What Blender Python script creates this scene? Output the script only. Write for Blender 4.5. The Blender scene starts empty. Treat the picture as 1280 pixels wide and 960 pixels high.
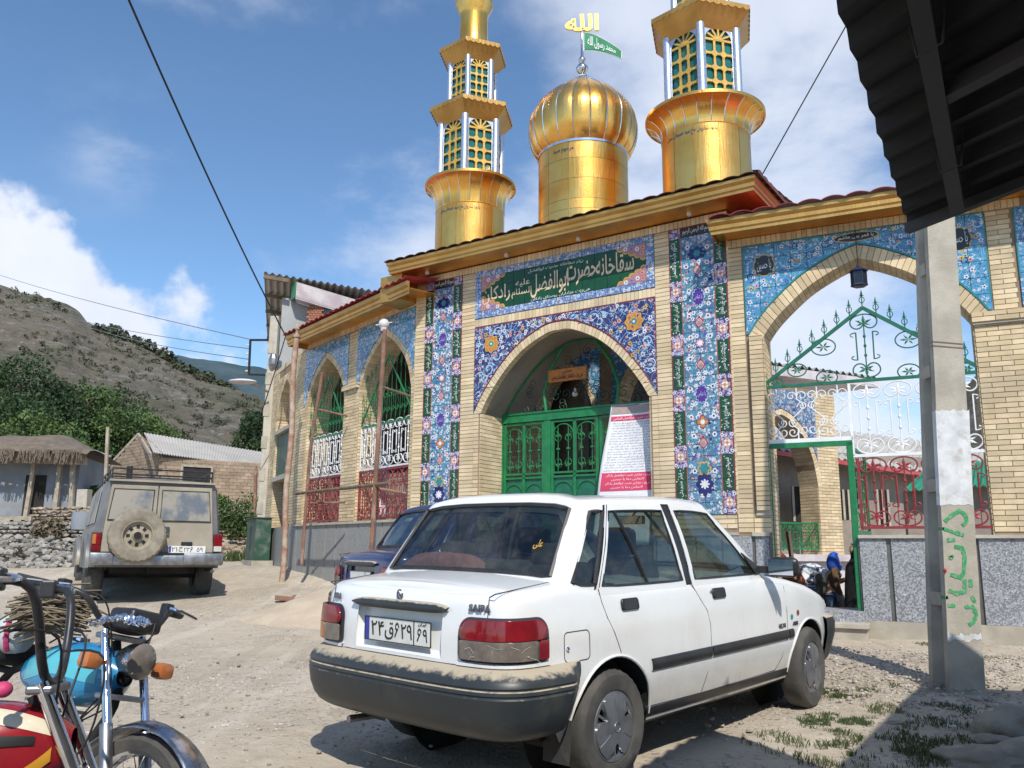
import bpy,bmesh,math,random
from math import sin,cos,pi,radians,sqrt,atan2,tan,exp,hypot
from mathutils import Vector,Matrix,noise
S=bpy.context.scene
COL=S.collection
# ------------------------------------------------------------------ camera
F_PX,PITCH,ROLL,CAM_H=1062.0,0.1968,-0.0089,1.124
fwv=Vector((0,cos(PITCH),sin(PITCH)));rv=Vector((1,0,0));dv=fwv.cross(rv)
r2=rv*cos(ROLL)+dv*sin(ROLL);d2=-rv*sin(ROLL)+dv*cos(ROLL)
CAMP=Vector((0,0,CAM_H))
cd=bpy.data.cameras.new('camera');cam=bpy.data.objects.new('camera',cd);COL.objects.link(cam)
cd.sensor_width=36;cd.lens=F_PX/1280*36;cd.clip_start=0.05;cd.clip_end=6000
m=Matrix.Identity(4)
for i in range(3):
 m[i][0]=r2[i];m[i][1]=-d2[i];m[i][2]=-fwv[i];m[i][3]=CAMP[i]
cam.matrix_world=m
S.camera=cam
# ------------------------------------------------------------------ sun, sky, exposure
SUN_EL,SUN_TRAVEL=radians(46),radians(99)
sd=bpy.data.lights.new('sun','SUN');sun=bpy.data.objects.new('sun',sd);COL.objects.link(sun)
sd.energy=4.3;sd.angle=radians(0.5);sd.color=(1,.95,.86)
tosun=Vector((-cos(SUN_TRAVEL)*cos(SUN_EL),-sin(SUN_TRAVEL)*cos(SUN_EL),sin(SUN_EL)))
sun.rotation_euler=tosun.to_track_quat('Z','Y').to_euler()
S.view_settings.view_transform='Standard';S.view_settings.look='None'
S.view_settings.exposure=0.05;S.view_settings.gamma=1;S.view_settings.use_curve_mapping=False
W=bpy.data.worlds.new('World');S.world=W;W.use_nodes=True
class NT:
 """tiny node-tree helper"""
 def __init__(s,t):s.t=t;t.nodes.clear()
 def n(s,ty,**k):
  o=s.t.nodes.new(ty)
  for a,b in k.items():
   if a=='ins':
    for kk,v in b.items():
     if isinstance(v,bpy.types.NodeSocket):s.t.links.new(v,o.inputs[kk])
     else:o.inputs[kk].default_value=v
   else:setattr(o,a,b)
  return o
 def m(s,op,a,b=0.0,c=None,clamp=False):
  o=s.t.nodes.new('ShaderNodeMath');o.operation=op;o.use_clamp=clamp
  for i,v in enumerate((a,b,c)):
   if v is None:continue
   if isinstance(v,bpy.types.NodeSocket):s.t.links.new(v,o.inputs[i])
   else:o.inputs[i].default_value=v
  return o.outputs[0]
 def vm(s,op,a,b=None,sc=None):
  o=s.t.nodes.new('ShaderNodeVectorMath');o.operation=op
  for i,v in enumerate((a,b)):
   if v is None:continue
   if isinstance(v,bpy.types.NodeSocket):s.t.links.new(v,o.inputs[i])
   else:o.inputs[i].default_value=v
  if sc is not None:
   if isinstance(sc,bpy.types.NodeSocket):s.t.links.new(sc,o.inputs['Scale'])
   else:o.inputs['Scale'].default_value=sc
  return o.outputs['Value']if op in('DOT_PRODUCT','LENGTH','DISTANCE')else o.outputs[0]
 def mix(s,f,a,b,bt='MIX'):
  o=s.t.nodes.new('ShaderNodeMix');o.data_type='RGBA';o.blend_type=bt
  for i,v in((0,f),(6,a),(7,b)):
   if isinstance(v,bpy.types.NodeSocket):s.t.links.new(v,o.inputs[i])
   elif i==0:o.inputs[0].default_value=v
   else:o.inputs[i].default_value=(*v[:3],1)
  return o.outputs[2]
 def ramp(s,f,stops,interp='LINEAR'):
  o=s.t.nodes.new('ShaderNodeValToRGB');s.t.links.new(f,o.inputs[0]);cr=o.color_ramp;cr.interpolation=interp
  while len(cr.elements)<len(stops):cr.elements.new(0.5)
  for e,(p,c)in zip(cr.elements,stops):
   e.position=p;e.color=(*c[:3],1)if not isinstance(c,(int,float))else(c,c,c,1)
  return o.outputs[0]
 def noise(s,vec,scale,detail=4,rough=.5,out='Fac',dist=0):
  o=s.n('ShaderNodeTexNoise',ins={'Vector':vec,'Scale':scale,'Detail':detail,'Roughness':rough,'Distortion':dist})
  return o.outputs['Fac'if out=='Fac'else 'Color']
 def step(s,v,lo,hi):
  o=s.t.nodes.new('ShaderNodeMapRange');o.interpolation_type='SMOOTHSTEP'
  s.t.links.new(v,o.inputs[0]);o.inputs[1].default_value=lo;o.inputs[2].default_value=hi
  return o.outputs[0]
def build_world():
 t=NT(W.node_tree)
 sky=t.n('ShaderNodeTexSky',sky_type='NISHITA');sky.sun_disc=False
 sky.sun_elevation=SUN_EL;sky.sun_rotation=atan2(tosun.x,tosun.y)
 sky.altitude=900;sky.air_density=1.0;sky.dust_density=0.6;sky.ozone_density=2.2
 g=t.n('ShaderNodeTexCoord').outputs['Generated']
 sep=t.n('ShaderNodeSeparateXYZ',ins={0:g});x,y,z=sep.outputs
 zz=t.m('MAXIMUM',z,0.02);iz=t.m('DIVIDE',1.0,t.m('ADD',zz,0.28))
 pv=t.n('ShaderNodeCombineXYZ',ins={0:t.m('MULTIPLY',x,iz),1:t.m('MULTIPLY',y,iz),2:t.m('MULTIPLY',z,1.2)}).outputs[0]
 n1=t.noise(t.vm('ADD',pv,(3.1,1.7,0.0)),1.9,9,.58,dist=.15)
 n2=t.noise(t.vm('ADD',g,(7.3,2.2,1.1)),4.2,9,.55)
 az=t.m('ARCTAN2',x,y)
 def bump(v,c,w):
  d=t.m('DIVIDE',t.m('SUBTRACT',v,c),w);return t.m('EXPONENT',t.m('MULTIPLY',t.m('MULTIPLY',d,d),-1.0))
 el=t.m('ARCSINE',z)
 bank=t.m('MULTIPLY',t.step(t.m('SUBTRACT',t.m('ADD',t.m('MULTIPLY',n2,.50),t.m('SUBTRACT',.058,t.m('MULTIPLY',t.m('ADD',az,.54),.02))),el),-.012,.028),t.step(t.m('ADD',az,t.m('MULTIPLY',t.m('SUBTRACT',n2,.5),.30)),-.245,-.29))
 bank2=t.m('MULTIPLY',bank,t.step(az,-1.6,-1.1))
 veil=t.m('MULTIPLY',t.step(t.m('ADD',n1,t.m('MULTIPLY',bump(az,.24,.27),.34)),.50,.78),.85)
 puff=t.m('MULTIPLY',t.step(t.m('ADD',n1,t.m('MULTIPLY',t.m('SUBTRACT',n2,.5),.6)),.42,.66),t.m('MULTIPLY',t.m('MULTIPLY',bump(el,.425,.055),bump(az,-.455,.06)),.62))
 low=t.m('MULTIPLY',t.step(el,.30,-.02),t.m('ADD',.30,t.m('MULTIPLY',t.step(az,.1,.5),.35)))
 c=t.m('MAXIMUM',t.m('MAXIMUM',bank2,veil),t.m('MAXIMUM',puff,low),clamp=True)
 cc=t.mix(t.noise(g,7.0,6,.6),(4.3,4.9,6.2),(6.9,7.1,7.6))
 blue=t.mix(1.0,sky.outputs[0],(.96,1.13,1.20),'MULTIPLY')
 col=t.mix(c,blue,cc)
 up=t.step(z,-.02,.0)
 col=t.mix(up,(1.6,1.5,1.3),col)
 bg=t.n('ShaderNodeBackground',ins={'Color':col,'Strength':0.145})
 o=t.n('ShaderNodeOutputWorld');t.t.links.new(bg.outputs[0],o.inputs[0])
build_world()
# ------------------------------------------------------------------ materials
MATS={}
def princ(t,col,rough=.8,metal=0.0,bump=None,bdist=.01,spec=None,coat=0.0,bstr=1.0,aniso=0):
 b=t.n('ShaderNodeBsdfPrincipled')
 for k,v in(('Base Color',col),('Roughness',rough),('Metallic',metal)):
  if isinstance(v,bpy.types.NodeSocket):t.t.links.new(v,b.inputs[k])
  elif k=='Base Color':b.inputs[k].default_value=(*v[:3],1)
  else:b.inputs[k].default_value=v
 if spec is not None:b.inputs['Specular IOR Level'].default_value=spec
 if coat:b.inputs['Coat Weight'].default_value=coat;b.inputs['Coat Roughness'].default_value=.06
 if bump is not None:
  bp=t.n('ShaderNodeBump',ins={'Height':bump,'Distance':bdist,'Strength':bstr})
  t.t.links.new(bp.outputs[0],b.inputs['Normal'])
 o=t.n('ShaderNodeOutputMaterial');t.t.links.new(b.outputs[0],o.inputs[0])
 return b
def newmat(name):
 mt=bpy.data.materials.new(name);mt.use_nodes=True;MATS[name]=mt
 return mt,NT(mt.node_tree)
def pos(t):return t.n('ShaderNodeNewGeometry').outputs['Position']
def isl(t):return t.n('ShaderNodeNewGeometry').outputs['Random Per Island']
def orand(t):return t.n('ShaderNodeObjectInfo').outputs['Random']
def simple(name,c1,c2=None,scale=8,rough=.7,metal=0,bump=0.0,bscale=60,coat=0,spec=None,island=0.0,dirt=None,dscale=1.5,lo=.35,hi=.65,obj=False):
 """noise-mixed colour, optional per-piece tint, optional dirt colour in patches"""
 mt,t=newmat(name);p=t.n('ShaderNodeTexCoord').outputs['Object']if obj else pos(t)
 c2=c2 or tuple(v*.82 for v in c1)
 f=t.step(t.noise(p,scale,5,.6),lo,hi)
 col=t.mix(f,c1,c2)
 if island:
  r=t.m('FRACT',t.m('ADD',isl(t),orand(t)))
  k=t.m('ADD',t.m('MULTIPLY',r,2*island),1-island)
  kk=t.n('ShaderNodeCombineColor',ins={0:k,1:k,2:t.m('POWER',k,1.15)}).outputs[0]
  col=t.mix(1.0,col,kk,'MULTIPLY')
 if dirt:
  col=t.mix(t.m('MULTIPLY',t.step(t.noise(p,dscale,6,.65),.48,.70),.8),col,dirt)
 princ(t,col,rough,metal,t.noise(p,bscale,5,.65)if bump else None,bump,spec,coat)
 return mt
simple('brick',(.69,.56,.36),(.60,.46,.28),3.0,.85,bump=.003,bscale=70,island=.18,dirt=(.46,.37,.25),dscale=1.6)
simple('brick_front',(.70,.57,.375),(.62,.48,.30),3.0,.85,bump=.003,bscale=70,island=.17,dirt=(.50,.41,.28),dscale=2.1)
simple('mortar',(.26,.185,.12),(.33,.25,.165),6,.95)
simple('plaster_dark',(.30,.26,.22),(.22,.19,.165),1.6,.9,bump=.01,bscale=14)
simple('plaster_grey',(.42,.43,.43),(.34,.35,.35),.8,.9,bump=.008,bscale=20,dirt=(.25,.25,.24),dscale=.5)
simple('concrete',(.46,.415,.34),(.36,.325,.265),3.5,.92,bump=.004,bscale=50,dirt=(.30,.27,.23),dscale=2.2)
simple('concrete_pale',(.50,.455,.38),(.42,.375,.31),5,.92,bump=.006,bscale=40)
simple('white_paint',(.70,.70,.70),(.56,.57,.58),7,.75,bump=.002,bscale=60,dirt=(.44,.41,.35),dscale=11)
simple('white_iron',(.80,.80,.80),(.72,.72,.72),9,.45)
simple('green_iron',(.015,.20,.065),(.010,.15,.05),9,.4,spec=.5)
simple('teal_iron',(.012,.15,.085),(.01,.11,.06),9,.4)
simple('red_iron',(.30,.028,.038),(.20,.03,.03),9,.45)
simple('rust',(.26,.13,.085),(.17,.095,.07),6,.85,dirt=(.42,.30,.24),dscale=4)
simple('rust_pole',(.34,.18,.12),(.46,.37,.29),7,.8,dirt=(.26,.09,.06),dscale=5)
simple('wood_old',(.20,.15,.10),(.13,.10,.07),9,.9,bump=.004,bscale=30)
simple('black_rubber',(.028,.028,.028),(.045,.043,.04),10,.8,dirt=(.13,.12,.10),dscale=4,obj=True)
simple('tyre',(.055,.053,.05),(.10,.093,.083),6,.85,bump=.002,bscale=60,obj=True)
simple('black_plastic',(.018,.018,.02),(.03,.03,.032),10,.38)
simple('black_matte',(.012,.012,.012),(.02,.02,.02),10,.9)
simple('steel',(.55,.56,.58),(.42,.43,.45),12,.28,metal=1)
simple('steel_dull',(.40,.40,.41),(.26,.26,.27),12,.45,metal=1)
simple('silver_sheet',(.66,.70,.78),(.52,.58,.68),24,.38,metal=.85,bump=.001,bscale=60)
simple('silver_seam',(.85,.86,.90),None,10,.2,metal=1)
simple('roof_red',(.50,.075,.085),(.38,.05,.06),3,.45,dirt=(.30,.12,.10),dscale=2.5)
simple('roof_brown',(.17,.06,.04),(.11,.045,.035),3,.6)
simple('roof_grey',(.48,.47,.46),(.36,.35,.34),1.3,.8,dirt=(.28,.27,.26),dscale=1)
simple('roof_white',(.46,.43,.38),(.38,.355,.32),.8,.8,dirt=(.42,.38,.35),dscale=.7)
simple('roof_green',(.02,.25,.13),(.02,.18,.10),2,.5)
simple('mud',(.40,.30,.21),(.31,.235,.165),1.2,.95,bump=.02,bscale=9)
simple('mud_brick',(.36,.27,.19),(.27,.20,.14),2.2,.95,bump=.015,bscale=22,island=.16)
simple('whitewash',(.25,.27,.30),(.19,.21,.24),1.2,.9,dirt=(.22,.20,.17),dscale=.9)
simple('thatch',(.20,.155,.115),(.13,.105,.08),5,.95,bump=.04,bscale=14)
simple('timber_pale',(.42,.36,.28),(.30,.25,.19),6,.9)
simple('dark_glass',(.015,.018,.022),(.03,.032,.035),3,.12)
simple('dark_void',(.02,.018,.016),(.03,.028,.025),3,.95)
simple('orange_board',(.50,.17,.035),(.38,.13,.03),14,.7)
simple('fabric_white',(.82,.82,.83),(.74,.74,.78),3,.75)
simple('fabric_grey',(.22,.21,.20),(.15,.145,.14),8,.9)
simple('pink_print',(.68,.06,.14),(.62,.05,.12),5,.7)
simple('ink',(.05,.05,.07),None,5,.8)
simple('ink_black',(.012,.012,.014),None,5,.5)
simple('script_white',(.85,.85,.82),(.75,.76,.72),5,.35)
simple('script_cream',(.78,.62,.42),(.66,.50,.32),5,.35)
simple('glaze_green',(.012,.080,.028),(.009,.058,.022),5,.16,bump=.002,bscale=20)
simple('glaze_navy',(.018,.016,.14),(.012,.012,.10),5,.16)
simple('glaze_yellow',(.62,.40,.05),(.50,.28,.03),5,.2)
simple('glaze_orange',(.62,.27,.07),(.50,.20,.05),9,.2)
simple('glaze_pink',(.66,.36,.28),(.55,.26,.22),9,.2)
simple('glaze_white',(.80,.80,.82),None,9,.2)
simple('glaze_black',(.03,.03,.028),None,9,.2)
simple('glaze_red',(.30,.02,.05),None,9,.2)
simple('glaze_teal',(.03,.24,.27),None,9,.2)
simple('lattice_gold',(.72,.46,.11),(.60,.36,.08),9,.45,metal=.35)
simple('lantern_blue',(.012,.02,.06),(.02,.03,.09),10,.35)
simple('glass_teal',(.03,.17,.15),(.02,.12,.11),4,.12)
simple('gravel_stone',(.46,.41,.35),(.33,.29,.25),9,.9,island=.28)
simple('rubble_stone',(.34,.315,.28),(.25,.235,.21),4,.92,island=.28,bump=.01,bscale=14)
simple('rock',(.34,.295,.235),(.24,.21,.17),5,.95,bump=.02,bscale=12)
simple('hedge',(.05,.085,.025),(.03,.055,.018),3,.8,island=.35)
simple('leaf_dark',(.035,.075,.018),(.020,.046,.012),.35,.75,island=.45)
simple('leaf_mid',(.080,.135,.030),(.045,.085,.022),.35,.75,island=.45)
simple('bark',(.12,.09,.065),(.08,.06,.045),8,.95,bump=.01)
simple('grass',(.055,.09,.025),(.10,.11,.04),1.5,.85,island=.35)
simple('shrub_grey',(.075,.085,.045),(.055,.065,.035),.2,.9,island=.4)
simple('skin',(.52,.30,.21),(.46,.26,.18),8,.6)
simple('coat_brown',(.13,.075,.04),(.10,.055,.03),9,.9,bump=.004,bscale=30)
simple('jacket_rust',(.30,.085,.035),(.22,.06,.025),6,.75,bump=.006,bscale=14)
simple('jeans',(.06,.09,.16),(.045,.07,.12),9,.9)
simple('scarf_blue',(.02,.11,.55),(.02,.08,.42),9,.8,bump=.004,bscale=24)
simple('bag_grey',(.10,.095,.085),(.07,.065,.06),8,.9,bump=.006,bscale=22)
simple('chador',(.012,.012,.013),(.018,.018,.02),8,.85,bump=.01,bscale=8)
simple('hair',(.012,.009,.007),None,20,.6)
simple('shoe',(.03,.025,.02),None,10,.6)
simple('lamp_red',(.24,.008,.014),(.17,.006,.012),12,.12,coat=.5)
simple('lamp_grey',(.20,.17,.14),(.14,.115,.10),18,.2,coat=.4)
simple('lamp_amber',(.46,.16,.05),(.40,.13,.04),10,.2,coat=.4)
simple('lamp_white',(.62,.60,.55),(.52,.50,.46),10,.15,coat=.4)
simple('plate_white',(.74,.74,.70),(.66,.66,.62),12,.5)
simple('plate_blue',(.04,.06,.36),None,12,.5)
simple('seat_cloth',(.06,.062,.065),(.04,.042,.045),12,.95)
simple('cushion_pink',(.32,.15,.13),(.24,.11,.10),26,.95,bump=.006,bscale=40)
simple('dash',(.05,.05,.05),None,10,.8)
simple('hubcap',(.34,.35,.37),(.27,.28,.30),9,.30,metal=.75,dirt=(.22,.20,.18),dscale=9,obj=True)
simple('rim_dark',(.03,.028,.026),None,9,.8)
simple('wheel_tan',(.34,.29,.22),(.27,.23,.17),7,.8,obj=True)
simple('tyre_dusty',(.30,.265,.205),(.20,.175,.135),6,.9,bump=.004,bscale=40,obj=True)
simple('suv_silver',(.23,.225,.22),(.16,.16,.165),2.2,.42,metal=.35,dirt=(.30,.255,.185),dscale=1.2)
simple('suv_dust',(.36,.315,.245),(.29,.255,.20),2.6,.75,dirt=(.26,.24,.21),dscale=1.6)
simple('suv_glass',(.31,.285,.24),(.13,.15,.18),2.0,.55,lo=.46,hi=.60)
simple('chrome',(.75,.76,.80),(.60,.61,.64),14,.10,metal=1)
simple('chrome_worn',(.52,.52,.54),(.30,.28,.26),22,.26,metal=1)
simple('tank_red',(.34,.012,.02),(.24,.012,.02),4,.25,coat=.5)
simple('tank_cream',(.74,.66,.50),None,6,.3,coat=.4)
simple('tank_blue',(.02,.24,.46),(.02,.17,.38),4,.25,coat=.4)
simple('tank_grey',(.30,.31,.34),None,6,.35,metal=.5)
simple('tank_yellow',(.70,.34,.04),None,6,.35)
simple('stick',(.22,.175,.115),(.12,.095,.065),9,.95,island=.3)
simple('sack',(.55,.58,.60),(.42,.46,.48),7,.8)
simple('plastic_pink',(.55,.05,.16),None,7,.6)
simple('plastic_yellow',(.65,.45,.06),None,7,.6)
simple('spray_green',(.025,.27,.09),(.05,.33,.13),18,.85,dirt=(.40,.38,.30),dscale=42)
simple('spray_red',(.50,.03,.04),None,18,.8)
simple('cable_black',(.01,.01,.01),None,4,.6)
simple('ceramic',(.70,.66,.64),None,9,.4)
simple('blue_plastic',(.03,.10,.35),None,9,.4)
simple('banner_blue',(.10,.20,.45),(.7,.72,.75),7,.7,lo=.48,hi=.52)
simple('metal_green_box',(.02,.07,.045),(.035,.085,.06),4,.5,dirt=(.16,.19,.16),dscale=4)
simple('panel_white',(.66,.62,.62),(.50,.42,.44),2.6,.4)
simple('panel_green',(.03,.24,.12),None,3,.4)
simple('red_brick',(.40,.17,.10),(.30,.13,.08),3,.9,island=.15)
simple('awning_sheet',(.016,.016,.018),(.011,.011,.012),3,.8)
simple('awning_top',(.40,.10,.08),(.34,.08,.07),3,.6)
simple('bar_dark',(.07,.07,.075),(.04,.04,.042),9,.35,metal=.5)
simple('awning_steel',(.05,.05,.054),(.035,.035,.038),3,.7)
simple('house_plaster',(.45,.40,.34),(.38,.34,.29),2,.9)
simple('clothes_pile',(.62,.66,.70),(.05,.05,.07),9,.85,lo=.46,hi=.54)
def mats_special():
 for nm,a,b,c in(('granite',(.13,.14,.155),(.33,.34,.36),(.52,.53,.55)),('granite_fine',(.22,.225,.22),(.30,.305,.30),(.36,.36,.35))):
  mt,t=newmat(nm);p=pos(t)
  v=t.n('ShaderNodeTexVoronoi',ins={'Vector':p,'Scale':72.0})
  col=t.ramp(t.n('ShaderNodeSeparateColor',ins={0:v.outputs['Color']}).outputs[0],[(0,a),(.42,b),(.75,b),(.95,c)],'CONSTANT')
  col=t.mix(t.m('MULTIPLY',t.noise(p,1.3,4),.5),col,b)
  col=t.mix(t.m('MULTIPLY',t.step(t.noise(p,2.1,5,.7),.5,.75),.45),col,(.35,.31,.26))
  princ(t,col,.55,bump=t.noise(p,60,3),bdist=.001)
 for nm,c1,c2,ro in(('gold',(.98,.58,.16),(.90,.45,.09),.28),('gold_dull',(.93,.52,.14),(.80,.38,.08),.36),('gold_paint',(.60,.36,.11),(.48,.27,.075),.42)):
  mt,t=newmat(nm);p=pos(t)
  f=t.step(t.noise(p,2.2,4),.35,.65);col=t.mix(f,c1,c2)
  s=t.n('ShaderNodeMapping',ins={'Vector':p,'Scale':(9,9,1.2)}).outputs[0]
  hh=t.m('ADD',t.noise(s,3,4),t.m('MULTIPLY',t.noise(p,34,3),.35))
  princ(t,col,ro,.96 if nm!='gold_paint'else .7,hh,.0035)
 for nm,c,dirt_refl in(('car_white',(.78,.79,.79),(.46,.40,.31)),('car_blue',(.012,.018,.085),(.10,.09,.10))):
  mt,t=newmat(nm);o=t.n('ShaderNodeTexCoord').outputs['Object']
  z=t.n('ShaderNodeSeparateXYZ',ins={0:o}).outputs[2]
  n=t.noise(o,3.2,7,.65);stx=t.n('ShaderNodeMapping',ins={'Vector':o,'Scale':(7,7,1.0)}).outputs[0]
  low=t.step(t.m('ADD',z,t.m('MULTIPLY',n,.22)),.70,.34)  # road dirt, strengthened to paint in the grey reflection on the lower doors
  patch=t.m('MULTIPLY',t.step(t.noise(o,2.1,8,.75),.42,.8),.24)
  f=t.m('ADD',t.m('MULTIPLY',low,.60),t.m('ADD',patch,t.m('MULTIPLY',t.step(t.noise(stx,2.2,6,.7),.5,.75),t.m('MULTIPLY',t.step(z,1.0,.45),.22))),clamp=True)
  princ(t,t.mix(f,c,dirt_refl),t.m('ADD',.22,t.m('MULTIPLY',f,.5)),0,coat=.6)
 mt,t=newmat('bumper');g=t.n('ShaderNodeNewGeometry');o=t.n('ShaderNodeTexCoord').outputs['Object']
 nz=t.n('ShaderNodeSeparateXYZ',ins={0:g.outputs['Normal']}).outputs[2]
 d=t.step(t.m('ADD',nz,t.m('MULTIPLY',t.m('SUBTRACT',t.noise(o,18,5,.7),.5),.8)),.60,.84)
 d2_=t.m('MULTIPLY',t.step(t.noise(o,4,6,.7),.5,.8),.10)
 col=t.mix(t.m('MAXIMUM',d,d2_),(.030,.036,.040),(.42,.36,.27))
 princ(t,col,t.m('ADD',.42,t.m('MULTIPLY',d,.45)),0)
 for nm,tint,k in(('auto_glass',(.42,.50,.46),1.0),('auto_glass_rear',(.56,.62,.62),1.0)):
  mt,t=newmat(nm)
  tr=t.n('ShaderNodeBsdfTransparent',ins={'Color':(*tint,1)})
  gl=t.n('ShaderNodeBsdfGlossy',ins={'Color':(.9,.95,1,1),'Roughness':.03})
  df=t.n('ShaderNodeBsdfDiffuse',ins={'Color':(.5,.45,.38,1)})
  o=t.n('ShaderNodeTexCoord').outputs['Object']
  m1=t.n('ShaderNodeMixShader',ins={0:t.m('MULTIPLY',t.step(t.noise(o,5,7,.7),.4,.8),.10),1:tr.outputs[0],2:df.outputs[0]})
  fc=t.n('ShaderNodeLayerWeight',ins={'Blend':.5}).outputs['Facing'];fr=t.n('ShaderNodeMath',operation='MULTIPLY_ADD',ins={0:t.m('POWER',fc,4.0),1:.8,2:.055})
  m2=t.n('ShaderNodeMixShader',ins={0:fr.outputs[0],1:m1.outputs[0],2:gl.outputs[0]})
  oo=t.n('ShaderNodeOutputMaterial');t.t.links.new(m2.outputs[0],oo.inputs[0])
 def tilework(nm,base,base2,stem,petals,sc=9.0,vine=3.0,vine2=None,dens=.75,petal_r=.36,star=5):
  mt,t=newmat(nm)
  uv=t.n('ShaderNodeUVMap',uv_map='m').outputs[0]
  col=t.mix(t.step(t.noise(uv,1.6,2),.4,.6),base,base2)
  for k,(vs,vw,vc)in enumerate(((vine,.030,stem),(vine*1.9,.040,vine2 or stem))):
   nn=t.noise(t.vm('ADD',uv,(k*3.3,5.1,0)),vs*1.6,1,.4,dist=1.6)
   for lv in((.42,.58)if k==0 else(.5,)):
    e=t.step(t.m('ABSOLUTE',t.m('SUBTRACT',nn,lv)),vw*.5,vw*.22)
    col=t.mix(e,col,vc)
  for k,(s_,d_)in enumerate(((sc,dens),(sc*1.75,dens*.8))):
   v=t.n('ShaderNodeTexVoronoi',voronoi_dimensions='2D',ins={'Vector':t.vm('ADD',uv,(k*1.7,k*2.9,0)),'Scale':s_,'Randomness':.75})
   rel=t.vm('SUBTRACT',t.vm('SCALE',t.vm('ADD',uv,(k*1.7,k*2.9,0)),sc=s_),t.vm('SCALE',v.outputs['Position'],sc=s_))
   sp=t.n('ShaderNodeSeparateXYZ',ins={0:rel}).outputs
   a=t.m('ARCTAN2',sp[1],sp[0]);dd=v.outputs['Distance']
   r3=t.n('ShaderNodeSeparateColor',ins={0:v.outputs['Color']}).outputs
   rr=t.m('MULTIPLY',t.m('ADD',1.0,t.m('MULTIPLY',t.m('COSINE',t.m('MULTIPLY',t.m('ADD',a,t.m('MULTIPLY',r3[1],6.0)),float(star))),.28)),petal_r)
   ins=t.step(t.m('SUBTRACT',dd,rr),.03,-.03)
   on=t.m('LESS_THAN',r3[2],d_)
   pc=t.ramp(r3[0],petals,'CONSTANT')
   rim=t.step(t.m('SUBTRACT',t.m('MULTIPLY',rr,1.0),dd),.02,.09)
   pc=t.mix(rim,t.mix(.5,pc,(.02,.02,.08)),pc)
   pc=t.mix(t.step(t.m('SUBTRACT',dd,.11),.03,-.03),pc,(.05,.03,.20)if k==0 else(.45,.08,.08))
   col=t.mix(t.m('MULTIPLY',ins,on),col,pc)
  col=t.mix(t.m('MULTIPLY',isl(t),.10),col,(.5,.5,.52))
  princ(t,col,.18,bump=t.noise(uv,9,2),bdist=.003)
 wp=[(0,(.82,.84,.88)),(.45,(.80,.42,.42)),(.62,(.85,.86,.9)),(.84,(.75,.55,.10)),(.93,(.10,.30,.55))]
 tilework('tile_navy',(.014,.015,.11),(.016,.02,.14),(.26,.50,.74),wp,8.0,2.2,(.42,.58,.76),.42,.25)
 tilework('tile_sky',(.055,.27,.46),(.045,.21,.40),(.02,.07,.26),[(0,(.80,.84,.88)),(.5,(.72,.45,.45)),(.6,(.85,.86,.9)),(.9,(.65,.66,.16))],9.5,3.0,(.42,.62,.76),.50,.24)
 tilework('tile_turq',(.07,.24,.36),(.055,.17,.30),(.03,.10,.20),[(0,(.82,.85,.88)),(.5,(.60,.30,.28)),(.62,(.86,.88,.9)),(.86,(.08,.12,.45))],10,3.0,(.42,.60,.68),.72,.29,6)
 tilework('tile_border',(.12,.22,.46),(.10,.19,.40),(.45,.55,.70),[(0,(.80,.84,.90)),(.6,(.45,.62,.85)),(.9,(.75,.6,.2))],14,4.5,(.03,.05,.25),.6,.30)
 tilework('tile_rose',(.46,.24,.25),(.40,.22,.30),(.62,.66,.74),[(0,(.75,.30,.30)),(.4,(.82,.80,.80)),(.7,(.20,.35,.6))],14,4,(.2,.25,.5),.9,.4)
 tilework('tile_purple',(.045,.014,.09),(.035,.014,.12),(.45,.30,.36),[(0,(.72,.66,.84)),(.5,(.40,.46,.80)),(.85,(.62,.30,.40))],17,5,(.3,.25,.5),.75,.32)
 tilework('tile_blue_dark',(.05,.15,.30),(.04,.12,.26),(.02,.05,.16),[(0,(.55,.62,.70)),(.6,(.45,.35,.40))],10,3.0,(.30,.40,.48),.7,.3)
 mt,t=newmat('dirt');p=pos(t)
 f1=t.noise(p,.45,6,.6);f2=t.noise(p,5,6,.65);f3=t.noise(p,38,4,.7)
 col=t.mix(t.step(f1,.38,.64),(.47,.40,.31),(.40,.335,.255))
 col=t.mix(t.m('MULTIPLY',t.step(f2,.42,.72),.55),col,(.54,.475,.385))
 col=t.mix(t.m('MULTIPLY',t.step(t.noise(p,1.3,5,.7),.54,.68),.5),col,(.30,.245,.18))
 trk=t.n('ShaderNodeMapping',ins={'Vector':p,'Rotation':(0,0,.42),'Scale':(2.6,.16,1)}).outputs[0];col=t.mix(t.m('MULTIPLY',t.step(t.noise(trk,1.0,5,.6),.52,.66),.45),col,(.58,.515,.43));col=t.mix(t.m('MULTIPLY',t.step(t.noise(trk,1.7,5,.6),.58,.70),.40),col,(.31,.26,.20))
 v=t.n('ShaderNodeTexVoronoi',ins={'Vector':p,'Scale':34.0});vr=t.n('ShaderNodeSeparateColor',ins={0:v.outputs['Color']}).outputs
 peb=t.m('MULTIPLY',t.step(v.outputs['Distance'],.46,.30),t.m('GREATER_THAN',vr[0],.62))
 peb=t.m('MULTIPLY',peb,t.step(t.noise(p,.9,4),.40,.55))
 col=t.mix(t.m('MULTIPLY',peb,.8),col,t.mix(vr[1],(.60,.56,.50),(.26,.23,.20)))
 h=t.m('ADD',t.m('ADD',t.m('MULTIPLY',f2,.9),t.m('MULTIPLY',f3,.35)),t.m('MULTIPLY',peb,.5))
 princ(t,col,.95,bump=h,bdist=.03)
 mt,t=newmat('sand');p=pos(t)
 col=t.mix(t.step(t.noise(p,3,5),.35,.65),(.56,.46,.34),(.49,.39,.29))
 princ(t,col,.95,bump=t.noise(p,26,5,.7),bdist=.02)
 mt,t=newmat('hillside');p=pos(t)
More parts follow.
